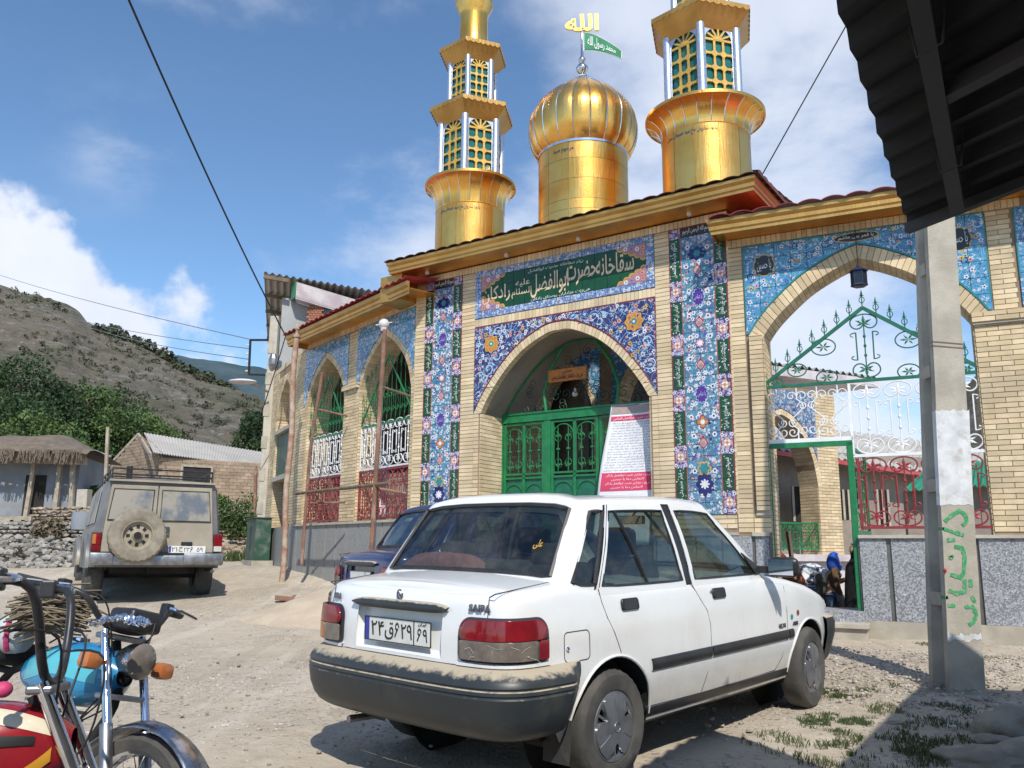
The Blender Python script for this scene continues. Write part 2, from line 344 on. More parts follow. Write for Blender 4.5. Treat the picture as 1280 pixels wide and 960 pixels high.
 a=t.noise(p,.035,9,.68);b=t.noise(p,.18,8,.72);st=t.n('ShaderNodeMapping',ins={'Vector':p,'Scale':(.10,.10,.55),'Rotation':(.1,.35,0)}).outputs[0]
 c_=t.noise(st,1.0,7,.7)
 col=t.ramp(a,[(.30,(.15,.125,.09)),(.48,(.20,.17,.125)),(.60,(.13,.115,.08)),(.72,(.24,.21,.165))])
 col=t.mix(t.m('MULTIPLY',t.step(c_,.52,.66),.75),col,(.31,.28,.255))
 col=t.mix(t.m('MULTIPLY',t.step(b,.50,.66),.8),col,(.075,.075,.04));vv=t.n('ShaderNodeTexVoronoi',ins={'Vector':t.vm('ADD',p,t.vm('SCALE',t.noise(p,.3,4,.6,out='Color'),sc=4.0)),'Scale':.42});col=t.mix(t.m('MULTIPLY',t.m('MULTIPLY',t.step(vv.outputs['Distance'],.34,.16),t.step(t.noise(p,.05,5),.46,.58)),.85),col,(.33,.31,.28));col=t.mix(t.m('MULTIPLY',t.step(t.noise(p,.55,6,.7),.56,.66),.7),col,(.06,.065,.035))
 col=t.mix(t.m('MULTIPLY',t.step(t.noise(p,.02,6,.6),.52,.66),.5),col,(.09,.095,.045))
 princ(t,col,.95,bump=t.m('ADD',b,t.m('MULTIPLY',c_,.6)),bdist=3.5)
 mt,t=newmat('far_haze_blue');p=pos(t)
 col=t.mix(t.step(t.noise(p,.012,8,.65),.4,.62),(.030,.060,.070),(.055,.085,.10))  # blue of the distance haze is painted into the mountain's base colour
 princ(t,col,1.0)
mats_special()
M=MATS
# ------------------------------------------------------------------ mesh helpers
class MB:
 def __init__(s):s.v=[];s.f=[];s.mi=[];s.k=0;s.T=None;s.uv=None
 def add(s,vs,fs):
  b=len(s.v)
  if s.T is not None:vs=[tuple(s.T@Vector(v))for v in vs]
  s.v.extend([tuple(v)for v in vs]);s.f.extend([tuple(i+b for i in f)for f in fs]);s.mi.extend([s.k]*len(fs))
  return b
 def box(s,x0,x1,y0,y1,z0,z1):
  s.add([(x0,y0,z0),(x1,y0,z0),(x1,y1,z0),(x0,y1,z0),(x0,y0,z1),(x1,y0,z1),(x1,y1,z1),(x0,y1,z1)],[(0,3,2,1),(4,5,6,7),(0,1,5,4),(1,2,6,5),(2,3,7,6),(3,0,4,7)]);return s
 def cbox(s,x0,x1,y0,y1,z0,z1,c):
  """box with chamfered edges"""
  vs=[];fs=[]
  bm=bmesh.new();bmesh.ops.create_cube(bm,size=1)
  for v in bm.verts:v.co=((x0+x1)/2+v.co.x*(x1-x0),(y0+y1)/2+v.co.y*(y1-y0),(z0+z1)/2+v.co.z*(z1-z0))
  bmesh.ops.bevel(bm,geom=bm.edges[:],offset=c,segments=2,affect='EDGES',profile=.5)
  bm.verts.ensure_lookup_table();s.add([v.co[:]for v in bm.verts],[[v.index for v in f.verts]for f in bm.faces]);bm.free();return s
 def beam(s,a,b,w,h=None,up=(0,0,1)):
  h=h or w;a=Vector(a);b=Vector(b);d=(b-a).normalized();u=Vector(up)
  if abs(d.dot(u))>.99:u=Vector((1,0,0))
  r=d.cross(u).normalized()*w/2;u=r.cross(d).normalized()*h/2
  s.add([a-r-u,a+r-u,a+r+u,a-r+u,b-r-u,b+r-u,b+r+u,b-r+u],[(0,1,2,3),(7,6,5,4),(0,4,5,1),(1,5,6,2),(2,6,7,3),(3,7,4,0)]);return s
 def tube(s,pts,r,n=6,closed=False,cap=True):
  P=[Vector(p)for p in pts];N=len(P);rs=r if isinstance(r,(list,tuple))else[r]*N
  ring=[];prev=None
  for i in range(N):
   a=P[i-1]if(i>0 or closed)else P[i];b=P[(i+1)%N]if(i<N-1 or closed)else P[i]
   d=(b-a)
   d=d.normalized()if d.length>1e-9 else Vector((0,0,1))
   if prev is None:
    u=Vector((0,0,1))if abs(d.z)<.9 else Vector((0,1,0));u=(u-d*u.dot(d)).normalized()
   else:u=(prev-d*prev.dot(d)).normalized()
   prev=u;w=d.cross(u)
   ring.append([P[i]+(u*cos(2*pi*k/n)+w*sin(2*pi*k/n))*rs[i]for k in range(n)])
  vs=[v for rg in ring for v in rg];fs=[]
  M_=N if closed else N-1
  for i in range(M_):
   j=(i+1)%N
   for k in range(n):
    k2=(k+1)%n;fs.append((i*n+k,i*n+k2,j*n+k2,j*n+k))
  if cap and not closed:fs.append(tuple(range(n))[::-1]);fs.append(tuple((N-1)*n+k for k in range(n)))
  s.add(vs,fs);return s
 def lathe(s,prof,n=32,c=(0,0,0),a0=0,a1=2*pi,flute=0,cap=False):
  full=abs(a1-a0-2*pi)<1e-6;m_=n if full else n+1;vs=[];fs=[]
  for(r,z)in prof:
   for k in range(m_):
    a=a0+(a1-a0)*k/n;vs.append((c[0]+r*cos(a),c[1]+r*sin(a),c[2]+z))
  for i in range(len(prof)-1):
   for k in range(n):
    k2=(k+1)%m_;fs.append((i*m_+k,i*m_+k2,(i+1)*m_+k2,(i+1)*m_+k))
  if cap:fs.append(tuple((len(prof)-1)*m_+k for k in range(m_)));fs.append(tuple(range(m_))[::-1])
  s.add(vs,fs);return s
 def prism(s,poly,fn0,fn1):
  """poly of 2-D points; fn0/fn1 map them to the two caps"""
  n=len(poly);vs=[fn0(*p)for p in poly]+[fn1(*p)for p in poly]
  fs=[tuple(range(n))[::-1],tuple(range(n,2*n))]+[(i,(i+1)%n,n+(i+1)%n,n+i)for i in range(n)]
  s.add(vs,fs);return s
 def grid(s,fn,nu,nv,closed_u=False):
  vs=[fn(i/nu,j/nv)for j in range(nv+1)for i in range(nu+1)]
  fs=[(j*(nu+1)+i,j*(nu+1)+i+1,(j+1)*(nu+1)+i+1,(j+1)*(nu+1)+i)for j in range(nv)for i in range(nu)]
  s.add(vs,fs);return s
 def sphere(s,c,r,n=8,m_=6,sx=1,sy=1,sz=1):
  prof=[(sin(pi*j/m_),-cos(pi*j/m_))for j in range(m_+1)]
  vs=[];fs=[]
  for(a,z)in prof:
   for k in range(n):vs.append((c[0]+a*cos(2*pi*k/n)*r*sx,c[1]+a*sin(2*pi*k/n)*r*sy,c[2]+z*r*sz))
  for i in range(m_):
   for k in range(n):fs.append((i*n+k,i*n+(k+1)%n,(i+1)*n+(k+1)%n,(i+1)*n+k))
  s.add(vs,fs);return s
 def build(s,name,mat,parent=None,smooth=False,bevel=0,sub=0,kind=None,label=None,angle=40,fix=False,solid=0,loc=None):
  me=bpy.data.meshes.new(name);me.from_pydata(s.v,[],s.f)
  if isinstance(mat,(list,tuple)):
   for q in mat:me.materials.append(M[q])
   me.polygons.foreach_set('material_index',s.mi)
  else:me.materials.append(M[mat])
  if s.uv:
   l=me.uv_layers.new(name='m');data=[0.0]*(2*len(me.loops))
   for i,lp in enumerate(me.loops):
    u=s.uv[lp.vertex_index];data[2*i]=u[0];data[2*i+1]=u[1]
   l.data.foreach_set('uv',data)
  if fix or smooth:
   bm=bmesh.new();bm.from_mesh(me)
   if not s.uv:bmesh.ops.remove_doubles(bm,verts=bm.verts,dist=1e-5)
   if fix:bmesh.ops.recalc_face_normals(bm,faces=bm.faces)
   bm.to_mesh(me);bm.free()
  if smooth:
   me.polygons.foreach_set('use_smooth',[True]*len(me.polygons))
   try:me.set_sharp_from_angle(angle=radians(angle))
   except Exception:pass
  me.update();o=bpy.data.objects.new(name,me);COL.objects.link(o)
  if parent is not None:o.parent=parent
  if loc is not None:o.location=loc
  if solid:
   md=o.modifiers.new('solid','SOLIDIFY');md.thickness=solid;md.offset=-1
  if bevel:
   md=o.modifiers.new('bevel','BEVEL');md.width=bevel;md.segments=2;md.limit_method='ANGLE';md.angle_limit=radians(35)
  if sub:
   md=o.modifiers.new('sub','SUBSURF');md.levels=sub;md.render_levels=sub
  if kind:o['kind']=kind
  if label:o['label']=label
  return o
def tag(o,label=None,cat=None,group=None,kind=None):
 if label:o['label']=label
 if cat:o['category']=cat
 if group:o['group']=group
 if kind:o['kind']=kind
 return o
def thing(name,label,cat,loc=(0,0,0),rz=0.0,group=None,rot=None):
 o=bpy.data.objects.new(name,None);COL.objects.link(o);o.empty_display_size=.2
 o.location=loc;o.rotation_euler=rot or(0,0,rz);return tag(o,label,cat,group)
def inst(name,me,parent=None,loc=(0,0,0),rot=(0,0,0),sc=(1,1,1)):
 o=bpy.data.objects.new(name,me);COL.objects.link(o)
 if parent is not None:o.parent=parent
 o.location=loc;o.rotation_euler=rot;o.scale=sc;return o
def copy_tree(o,parent=None):
 c=o.copy();COL.objects.link(c)
 if parent is not None:c.parent=parent
 for ch in list(o.children):copy_tree(ch,c)
 return c
 # ---- geometry of the place: rays of the photograph turned into points
Rm=[r2,d2,fwv]
def ray(px,py):
 a,b=(px-640)/F_PX,(py-480)/F_PX
 return r2*a+d2*b+fwv
def at(px,py,Y):
 v=ray(px,py);return CAMP+v*(Y/v.y)
def atz(px,py,Z):
 v=ray(px,py);return CAMP+v*((Z-CAM_H)/v.z)
def sm(v,a,b):
 t=min(1,max(0,(v-a)/(b-a)));return t*t*(3-2*t)
def gz(x,y):
 z=.0134*max(-12,min(x,20))+.0368*(min(y,17)-5.1)
 w=sm(-x,-1.0,3.0)
 if y>9:z+=w*.0065*(min(y,17)-9)**2
 if y>17:z+=.030*(min(y,60)-17)
 d_=(x-2.78)*.441+(y-10.5)*.897
 if x>2.5:z-=.36*sm(d_,.35,.8)*sm(x,2.6,3.1)*(1-sm(d_,8,14))
 e=sm(-x-.10*y,5.0,9.0)*sm(y,19,27)
 e2=sm(y,29,37)
 z+=1.25*e*sm(y,20,30)*.35+1.1*e2*sm(-x,-6,2)
 return z
def gp(x,y,dz=0):return Vector((x,y,gz(x,y)+dz))
# ---- Persian writing (joined letter forms, set right to left)
AF={'ا':'ﺍﺎ','ب':'ﺏﺐﺑﺒ','ت':'ﺕﺖﺗﺘ','خ':'ﺥﺦﺧﺨ','ح':'ﺡﺢﺣﺤ','د':'ﺩﺪ','ر':'ﺭﺮ','س':'ﺱﺲﺳﺴ','ض':'ﺽﺾﺿﻀ','ع':'ﻉﻊﻋﻌ','ف':'ﻑﻒﻓﻔ','ق':'ﻕﻖﻗﻘ','ل':'ﻝﻞﻟﻠ','م':'ﻡﻢﻣﻤ','ن':'ﻥﻦﻧﻨ','ه':'ﻩﻪﻫﻬ','و':'ﻭﻮ','ی':'ﯼﯽﯾﯿ','ک':'ﮎﮏﮐﮑ','آ':'ﺁﺂ','ش':'ﺵﺶﺷﺸ','ز':'ﺯﺰ','ج':'ﺝﺞﺟﺠ','ص':'ﺹﺺﺻﺼ','گ':'ﮒﮓﮔﮕ','پ':'ﭖﭗﭘﭙ'}
def fa(s):
 out=[]
 for i,ch in enumerate(s):
  if ch not in AF:out.append(ch);continue
  pj=i>0 and s[i-1]in AF and len(AF[s[i-1]])==4
  nj=i+1<len(s)and s[i+1]in AF and len(AF[ch])==4
  out.append(AF[ch][3 if pj and nj else 2 if nj else 1 if pj else 0])
 return ''.join(out[::-1])
def text_mesh(body,size=1.0,extrude=0.0,offset=0.0,shear=0.0,space=1.0,align='CENTER',res=3,lines=None):
 cu=bpy.data.curves.new('t','FONT');cu.body=body;cu.size=size;cu.extrude=extrude;cu.offset=offset
 cu.shear=shear;cu.space_character=space;cu.align_x=align;cu.resolution_u=res
 if lines:cu.space_line=lines
 o=bpy.data.objects.new('t',cu);COL.objects.link(o)
 dg=bpy.context.evaluated_depsgraph_get();dg.update()
 me=bpy.data.meshes.new_from_object(o.evaluated_get(dg));bpy.data.objects.remove(o);bpy.data.curves.remove(cu)
 return me
def text(name,body,mat,parent,loc,size,rot=(pi/2,0,0),extrude=.002,fit=None,merge=None,**k):
 """lettering as raised print; fit=(w,h) scales it to that box"""
 me=text_mesh(body,size,extrude,**k)
 if fit and len(me.vertices):
  xs=[v.co.x for v in me.vertices];ys=[v.co.y for v in me.vertices]
  w,h=max(xs)-min(xs),max(ys)-min(ys);cx_,cy_=(max(xs)+min(xs))/2,(max(ys)+min(ys))/2
  for v in me.vertices:v.co.x=(v.co.x-cx_)*fit[0]/w;v.co.y=(v.co.y-cy_)*(fit[1]/h if fit[1]else fit[0]/w)
 me.materials.clear();me.materials.append(M[mat])
 if merge is not None:
  R=Matrix.Translation(loc)@Matrix([list(r)+[0]for r in __import__('mathutils').Euler(rot).to_matrix()]+[[0,0,0,1]]).to_4x4()
  merge.add([tuple(R@v.co)for v in me.vertices],[tuple(p.vertices)for p in me.polygons]);return None
 o=bpy.data.objects.new(name,me);COL.objects.link(o)
 if parent is not None:o.parent=parent
 o.location=loc;o.rotation_euler=rot;return o
 # ---- scrollwork for the iron grilles: 2-D polylines
def spiral(cx_,cy_,r0,a0,turns,sgn=1,n=14,shrink=.22):
 return[(cx_+r0*(1-(1-shrink)*k/n)*cos(a0+sgn*2*pi*turns*k/n),cy_+r0*(1-(1-shrink)*k/n)*sin(a0+sgn*2*pi*turns*k/n))for k in range(n+1)]
def arc(cx_,cy_,r,a0,a1,n=10,ry=None):
 return[(cx_+r*cos(a0+(a1-a0)*k/n),cy_+(ry or r)*sin(a0+(a1-a0)*k/n))for k in range(n+1)]
 # ------------------------------------------------------------------ terrain
random.seed(7)
def build_ground():
 def axis(lo,hi,fine0,fine1,d):
  a=[];v=fine0
  while v<fine1:a.append(v);v+=d
  s_=d;v=fine1;b=[]
  while v<hi:b.append(v);s_*=1.22;v+=s_
  b.append(hi);s_=d;v=fine0;c=[]
  while v>lo:s_*=1.22;v-=s_;c.append(max(v,lo))
  return c[::-1]+a+b
 xs=axis(-700,700,-9,9,.085);ys=axis(-60,1500,1.0,19,.10)
 mb=MB();vs=[]
 for y in ys:
  for x in xs:
   z=gz(x,y)
   if-12<x<12 and 0<y<24:
    q=Vector((x,y,0));z+=.035*noise.noise(q*.9)+.014*noise.noise(q*3.1)+.006*noise.noise(q*9)
   vs.append((x,y,z))
 nx=len(xs)
 fs=[(j*nx+i,j*nx+i+1,(j+1)*nx+i+1,(j+1)*nx+i)for j in range(len(ys)-1)for i in range(nx-1)]
 mb.add(vs,fs);o=mb.build('ground','dirt',smooth=True,angle=60,kind='structure')
 return o
build_ground()
def blob(r,seed,n=1,squash=.6):
 """an irregular stone as a low polyhedron"""
 rnd=random.Random(seed);bm=bmesh.new();bmesh.ops.create_icosphere(bm,subdivisions=n,radius=r)
 for v in bm.verts:v.co*=rnd.uniform(.72,1.18);v.co.z*=squash
 bm.verts.ensure_lookup_table();V=[v.co[:]for v in bm.verts];Fc=[[v.index for v in f.verts]for f in bm.faces];bm.free();return V,Fc
BL=[blob(1,k)for k in range(9)]
def put_stone(mb,x,y,z,r,rnd,flat=1):
 V,Fc=BL[rnd.randrange(9)];a=rnd.uniform(0,6.28);c,s_=cos(a),sin(a);k=rnd.uniform(.6,1.0)
 mb.add([(x+r*(c*v[0]-s_*v[1]*k),y+r*(s_*v[0]+c*v[1]*k),z+r*v[2]*flat)for v in V],Fc)
def build_gravel():
 rnd=random.Random(3);mb=MB();n=0
 while n<9500:
  y=rnd.uniform(2.2,15)if rnd.random()<.4 else rnd.uniform(2.2,8.5);x=rnd.uniform(-.62,.68)*y*.95
  d=noise.noise(Vector((x*.7,y*.7,3)))+.25*noise.noise(Vector((x*3,y*3,0)))
  if d<rnd.uniform(-.35,.35):continue
  r=rnd.uniform(.005,.013)*(1.8 if rnd.random()<.06 else 1)
  put_stone(mb,x,y,gz(x,y)+.035*noise.noise(Vector((x,y,0))*.9)+.014*noise.noise(Vector((x,y,0))*3.1)+r*.2,r,rnd);n+=1
 for k in range(500):
  y=rnd.uniform(2.5,13);x=rnd.uniform(-.62,.68)*y*.95;put_stone(mb,x,y,gz(x,y)+.012,rnd.uniform(.014,.03),rnd,.8)
 for k in range(2600):
  x=rnd.uniform(2.1,6);y=10.6-.5*x+rnd.uniform(-3.0,.2)
  r=rnd.uniform(.008,.022);put_stone(mb,x,y,gz(x,y)+.02,r,rnd)
 mb.build('gravel','gravel_stone',kind='stuff')
build_gravel()
def tufts(name,spots,seed,mat='grass',hgt=.07):
 rnd=random.Random(seed);mb=MB()
 for(cx_,cy_,rx,ry,n)in spots:
  for k in range(n):
   a=rnd.uniform(0,6.28);q=sqrt(rnd.random());x=cx_+rx*q*cos(a);y=cy_+ry*q*sin(a)
   if noise.noise(Vector((x*4,y*4,1)))+.6*noise.noise(Vector((x*14,y*14,1)))<.02:continue
   z=gz(x,y);h=hgt*rnd.uniform(.35,1.1);b=rnd.uniform(0,6.28);w=rnd.uniform(.003,.007)*hgt/.07;l=rnd.uniform(.2,.9)*h
   dx,dy=cos(b),sin(b)
   mb.add([(x-dy*w,y+dx*w,z-.01),(x+dy*w,y-dx*w,z-.01),(x+dx*l*.5+dy*w*.6,y+dy*l*.5-dx*w*.6,z+h*.7),(x+dx*l,y+dy*l,z+h)],[(0,1,2),(0,2,3)])
 return mb.build(name,mat,kind='stuff')
def gpx(px,py,z0=None):
 """the ground point seen at a pixel"""
 v=ray(px,py);t=1.0
 for k in range(4000):
  p=CAMP+v*t
  if p.z<gz(p.x,p.y):break
  t+=.02
 return p
sp=[]
for(px,py,rx,ry,n)in((1062,868,.26,.2,2600),(1042,905,.22,.26,3000),(1100,920,.5,.45,4200),(1150,890,.4,.25,2500),(1100,950,.5,.2,1600),(1250,826,.6,.12,1500),(1172,806,.5,.07,700),(1105,858,.12,.06,300),(1215,905,.4,.15,700),(1010,930,.4,.3,1200),(990,870,.3,.3,500)):
 p=gpx(px,py);sp.append((p.x,p.y,rx,ry,n))
tufts('grass',sp,5,hgt=.032)
sp=[]
for(px,py,rx,ry,n)in((8,684,1.3,.9,1500),(20,676,1.5,.8,1000),(318,697,.25,.5,700),(300,702,.5,.3,400),(285,668,3.0,.7,1200),(305,664,2,.6,900)):
 p=gpx(px,py);sp.append((p.x,p.y,rx,ry,n))
tufts('verge_grass',sp,6,hgt=.28)
def build_sand():
 c=Vector((-1.75,12.0,0));mb=MB()
 def fn(u,v):
  a=u*2*pi;r=v
  x=c.x+2.1*r*cos(a)+.1;y=c.y+1.5*r*sin(a)
  h=.46*(1-r*r)**1.3 if r<1 else 0
  q=Vector((x,y,0));h+=(1-r)*(.07*noise.noise(q*1.7)+.03*noise.noise(q*5))
  return(x,y,gz(x,y)-.05+h+.02)
 mb.grid(fn,72,26);o=mb.build('sand_heap','sand',smooth=True,angle=80)
 tag(o,'low heap of pale building sand in front of the railed wing, behind the parked cars','sand heap')
build_sand()
def leafcloud(mb,lobes,n,size,rnd,thick=.35):
 """n small leaf faces through lobes (cx,cy,cz,rx,ry,rz)"""
 tot=sum(l[3]*l[4]for l in lobes)
 for l in lobes:
  for k in range(int(n*l[3]*l[4]/tot)):
   a=rnd.uniform(0,2*pi);b=math.asin(rnd.uniform(-.75,1));q=1-thick*rnd.random()**1.6
   q*=1+.22*noise.noise(Vector((cos(a)*2+l[0],sin(a)*2+l[1],b*2+l[2])))
   x=l[0]+l[3]*q*cos(b)*cos(a);y=l[1]+l[4]*q*cos(b)*sin(a);z=l[2]+l[5]*q*sin(b)
   s_=size*rnd.uniform(.6,1.4);u=Vector((rnd.gauss(0,1),rnd.gauss(0,1),rnd.gauss(0,1))).normalized();w=u.cross(Vector((rnd.gauss(0,1),rnd.gauss(0,1),rnd.gauss(0,1)))).normalized()
   mb.add([(x-u.x*s_,y-u.y*s_,z-u.z*s_),(x+w.x*s_*.6,y+w.y*s_*.6,z+w.z*s_*.6),(x+u.x*s_,y+u.y*s_,z+u.z*s_),(x-w.x*s_*.6,y-w.y*s_*.6,z-w.z*s_*.6)],[(0,1,2,3)])
def tree(x,y,h,w,label,seed,mat='leaf_dark',n=5200,z0=None,size=.13,group='trees below the hillside'):
 rnd=random.Random(seed);z=gz(x,y)-.2 if z0 is None else z0
 t=thing('broadleaf_tree',label,'tree',(x,y,z),0,group)
 tr=MB();tr.tube([(0,0,0),(.1,0,h*.3),(-.05,.1,h*.6)],[w*.05,w*.035,w*.015],7)
 for k in range(6):
  a=k*1.05+rnd.random();tr.tube([(0,0,h*(.22+.06*k)),(cos(a)*w*.2,sin(a)*w*.2,h*(.42+.06*k)),(cos(a)*w*.36,sin(a)*w*.36,h*(.55+.06*k))],[w*.02,w*.013,w*.005],5)
 tr.build('trunk','bark',t)
 lobes=[(0,0,h*.62,w*.36,w*.36,h*.34)]
 for k in range(11):
  a=rnd.uniform(0,6.28);q=rnd.uniform(.2,.36)*w;zz=rnd.uniform(.25,.84)*h;rr=w*rnd.uniform(.13,.23)
  lobes.append((cos(a)*q,sin(a)*q,zz,rr,rr,rr*.85))
 c=MB();leafcloud(c,lobes,n,size,rnd,.5);c.build('crown',mat,t)
 return t
def bush(x,y,r,h,label,seed,mat='leaf_mid',n=1500,size=.05,group=None,z0=None,name='bush'):
 rnd=random.Random(seed);z=gz(x,y)if z0 is None else z0
 lobes=[(rnd.uniform(-.5,.5)*r,rnd.uniform(-.4,.4)*r,h*rnd.uniform(.35,.65),r*rnd.uniform(.4,.6),r*rnd.uniform(.4,.6),h*rnd.uniform(.3,.45))for k in range(7)]
 c=MB();leafcloud(c,lobes,n,size,rnd,.7);o=c.build(name,mat,loc=(x,y,z));return tag(o,label,'bush',group)
def build_hills():
 sky=[(-260,300),(-120,330),(-40,345),(0,360),(40,368),(75,380),(100,402),(110,408),(160,422),(200,442),(240,466),(280,477),(310,490),(335,500),(380,530),(430,560),(520,600),(640,630)]
 def sk(px):
  for(a,b),(c,d)in zip(sky,sky[1:]):
   if a<=px<=c:return b+(d-b)*(px-a)/(c-a)
  return 640
 mb=MB();NU,NV=230,90
 def fn(u,v):
  px=-260+900*u;top=at(px,sk(px),300);bx=at(px,640,70);bz=3.0
  Y=75+225*v;x=(px-640)/F_PX*Y*1.01
  s_=v;et=(top.z-CAM_H)/300-.004;eb=(bz-CAM_H)/75;z=CAM_H+Y*(eb+(et-eb)*s_**.85)
  q=Vector((x*.02,Y*.02,0))
  k=sin(pi*min(1,v*1.02))**.6 if v<1 else 0
  z+=k*(1-.5*v)*(7*noise.noise(q*1.1)+5*noise.noise(q*3)+2.6*abs(noise.noise(q*8))+1.2*noise.noise(q*20))
  z+=(1-k)*(1.3*abs(noise.noise(q*9))+.8*noise.noise(q*22))
  return(x,Y,z)
 mb.grid(fn,NU,NV)
 def back(u,v):
  x,Y,z=fn(u,1.0);return(x*(1+.25*v),Y+90*v,z-(z+4)*v)
 mb.grid(back,NU,6)
 mb.build('hillside','hillside',smooth=True,angle=180,kind='structure')
 rnd=random.Random(12);sh=MB()
 for k in range(3200):
  u,v=rnd.random(),rnd.random()**.8
  px=-260+900*u
  if px>350:continue
  x,Y,z=fn(u,v)
  if noise.noise(Vector((x*.03,Y*.03,4)))+(.35 if(130<px<260 and v>.8)else 0)<rnd.uniform(-.3,.35):continue
  r=rnd.uniform(.35,1.5)*(1.2 if v>.9 else 1)
  leafcloud(sh,[(x,Y,z+r*.3,r,r,r*.75)],26,r*.30,rnd,.6)
 for px,py,r in((125,412,3),(140,415,3.5),(160,424,2.6),(178,430,3.2),(200,442,3.4),(212,452,3),(235,462,2.6),(255,470,2.8),(275,480,2.6)):
  p=at(px,py+4,296);leafcloud(sh,[(p.x,p.y,p.z,r*1.6,r,r)],260,.8,rnd,.6)
 sh.build('hillside_scrub','shrub_grey',kind='stuff')
 fb=MB();prof=[(-300,470),(60,462),(150,452),(210,444),(250,450),(290,455),(335,462),(420,480),(520,520),(700,560),(1000,600)]
 def pf(px):
  for(a,b),(c,d)in zip(prof,prof[1:]):
   if a<=px<=c:return b+(d-b)*(px-a)/(c-a)
  return 600
 def fn2(u,v):
  px=-300+1300*u;t_=at(px,pf(px)+2*noise.noise(Vector((px*.05,0,0))),1300)
  Y=700+600*v;return((px-640)/F_PX*Y,Y,-5+(t_.z+5)*v+14*sin(pi*v)*noise.noise(Vector((px*.02,v*3,0)))+(3*noise.noise(Vector((px*.25,v*9,2)))))
 fb.grid(fn2,160,26);fb.build('far_mountain','far_haze_blue',smooth=True,angle=180,kind='structure')
 hb=MB()
 def fn3(u,v):
  a=u;Y=60+60*v;x=at(1180+260*u,500,60).x*(1+.9*v)
  z=2+(26*sin(pi*min(1,.15+u*.8)))*v+3*noise.noise(Vector((x*.08,Y*.08,0)))
  return(x,Y,z)
 hb.grid(fn3,30,16);hb.build('low_hill','hillside',smooth=True,angle=180,kind='structure')
build_hills()
def build_trees():
 L=[(35,480,62,9.5,8,'tallest dark green tree at the far left below the hillside'),(-20,500,60,9,8,'dark green tree cut by the picture edge below the hillside'),(82,520,64,8.5,8,'rounded dark green tree in the middle of the row below the hillside'),(118,505,66,9.0,7.5,'full dark tree behind the mud roofed hut'),(150,520,66,8.2,7.5,'dark green tree between the hut and the white roofed house'),(172,535,64,6.5,6.5,'smaller green tree just above the white roofed house'),(5,540,56,7.5,8,'lower broad tree behind the mud roofed hut'),(60,552,55,5.5,7,'low green tree close behind the hut roof'),(326,545,60,6.0,4.5,'dark tree beside the grey building, over the white roof end')]
 tops={35:448,-20:470,82:474,118:472,150:483,172:505,5:500,60:520,326:515}
 for k,(px,py,Y,h,w,lb)in enumerate(L):
  tp=at(px,tops[px],Y);tree(tp.x,Y,tp.z-gz(tp.x,Y)+.4,w*1.15,lb,40+k,'leaf_dark'if k%2==0 else 'leaf_mid',13000,size=.115)
build_trees()
# ------------------------------------------------------------------ the shrine: frames
aR,aP,aL,aL2=1.1143,.9744,.6651,.47
K1=Vector((2.783,10.505,0));K2=Vector((-1.552,13.448,0));K3=Vector((-4.222,16.852,0))
SHR=thing('shrine','shrine with cream brick walls, blue flowered tile panels and pointed arches under a gilded eave','shrine',K1)
class FR:
 def __init__(s,org,az):s.loc=Vector(org)-K1;s.rz=az-pi/2;s.org=Vector(org);s.az=az
 def put(s,o):o.parent=SHR;o.location=s.loc;o.rotation_euler=(0,0,s.rz);return o
 def w(s,x,y,z):
  return s.org+Vector((sin(s.az),-cos(s.az),0))*x+Vector((cos(s.az),sin(s.az),0))*y+Vector((0,0,z))
 def hit(s,px,py,dep=0.0):
  """local (x, z) where a sight line meets the plane y = dep"""
  n=Vector((cos(s.az),sin(s.az),0));P0=s.org+n*dep;v=ray(px,py);q=CAMP+v*(n.dot(P0-CAMP)/n.dot(v))
  return(q-P0).dot(Vector((sin(s.az),-cos(s.az),0))),q.z
FP,FL,FRr,FL2=FR(K1,aP),FR(K2,aL),FR(K1,aR),FR(K3,aL2)
CH=.0585
# ---- brick laying
rb=random.Random(11)
BRK={}
BRICK_OBJ=[]
def bbox(mb,x0,x1,y0,y1,z0,z1):
 j=rb.uniform(-.0016,.0016);mb.box(x0,x1,y0+j,y1,z0,z1)
def strip(mb,x0,x1,z0,z1,y=0,bond=0.0,single=None,dy=.010):
 """courses of brick on the face y; bond = brick length (0 -> one brick per course)"""
 z=z0;k=0
 while z<z1-.015:
  zt=min(z+CH-.008,z1)
  if not bond:segs=[(x0+.002,x1-.002)]
  else:
   segs=[];x=x0-(bond/2 if k%2 else 0)
   while x<x1-.01:
    a,b=max(x,x0),min(x+bond,x1)
    if b-a>.02:segs.append((a+.003,b-.004))
    x+=bond
  for a,b in segs:
   if single is not None:single.append((a,b,y-dy,y+.015,z,zt))
   else:bbox(mb,a,b,y-dy,y+.015,z,zt)
  z+=CH;k+=1
def jamb(mb,x,y0,y1,z0,z1,sgn,bond=.21):
 """bricks on a reveal facing +x (sgn 1) or -x (sgn -1)"""
 z=z0;k=0
 while z<z1-.015:
  zt=min(z+CH-.008,z1);yy=y0-(bond/2 if k%2 else 0)
  while yy<y1-.01:
   a,b=max(yy,y0),min(yy+bond,y1)
   if b-a>.02:mb.box(x-.015 if sgn>0 else x-.010,x+.010 if sgn>0 else x+.015,a+.003,b-.004,z,zt)
   yy+=bond
  z+=CH;k+=1
def soldier(mb,x0,x1,z0,z1,y=0,w=.062,dy=.010):
 n=max(1,round((x1-x0)/w));w=(x1-x0)/n
 for i in range(n):bbox(mb,x0+i*w+.003,x0+(i+1)*w-.003,y-dy,y+.015,z0,z1)
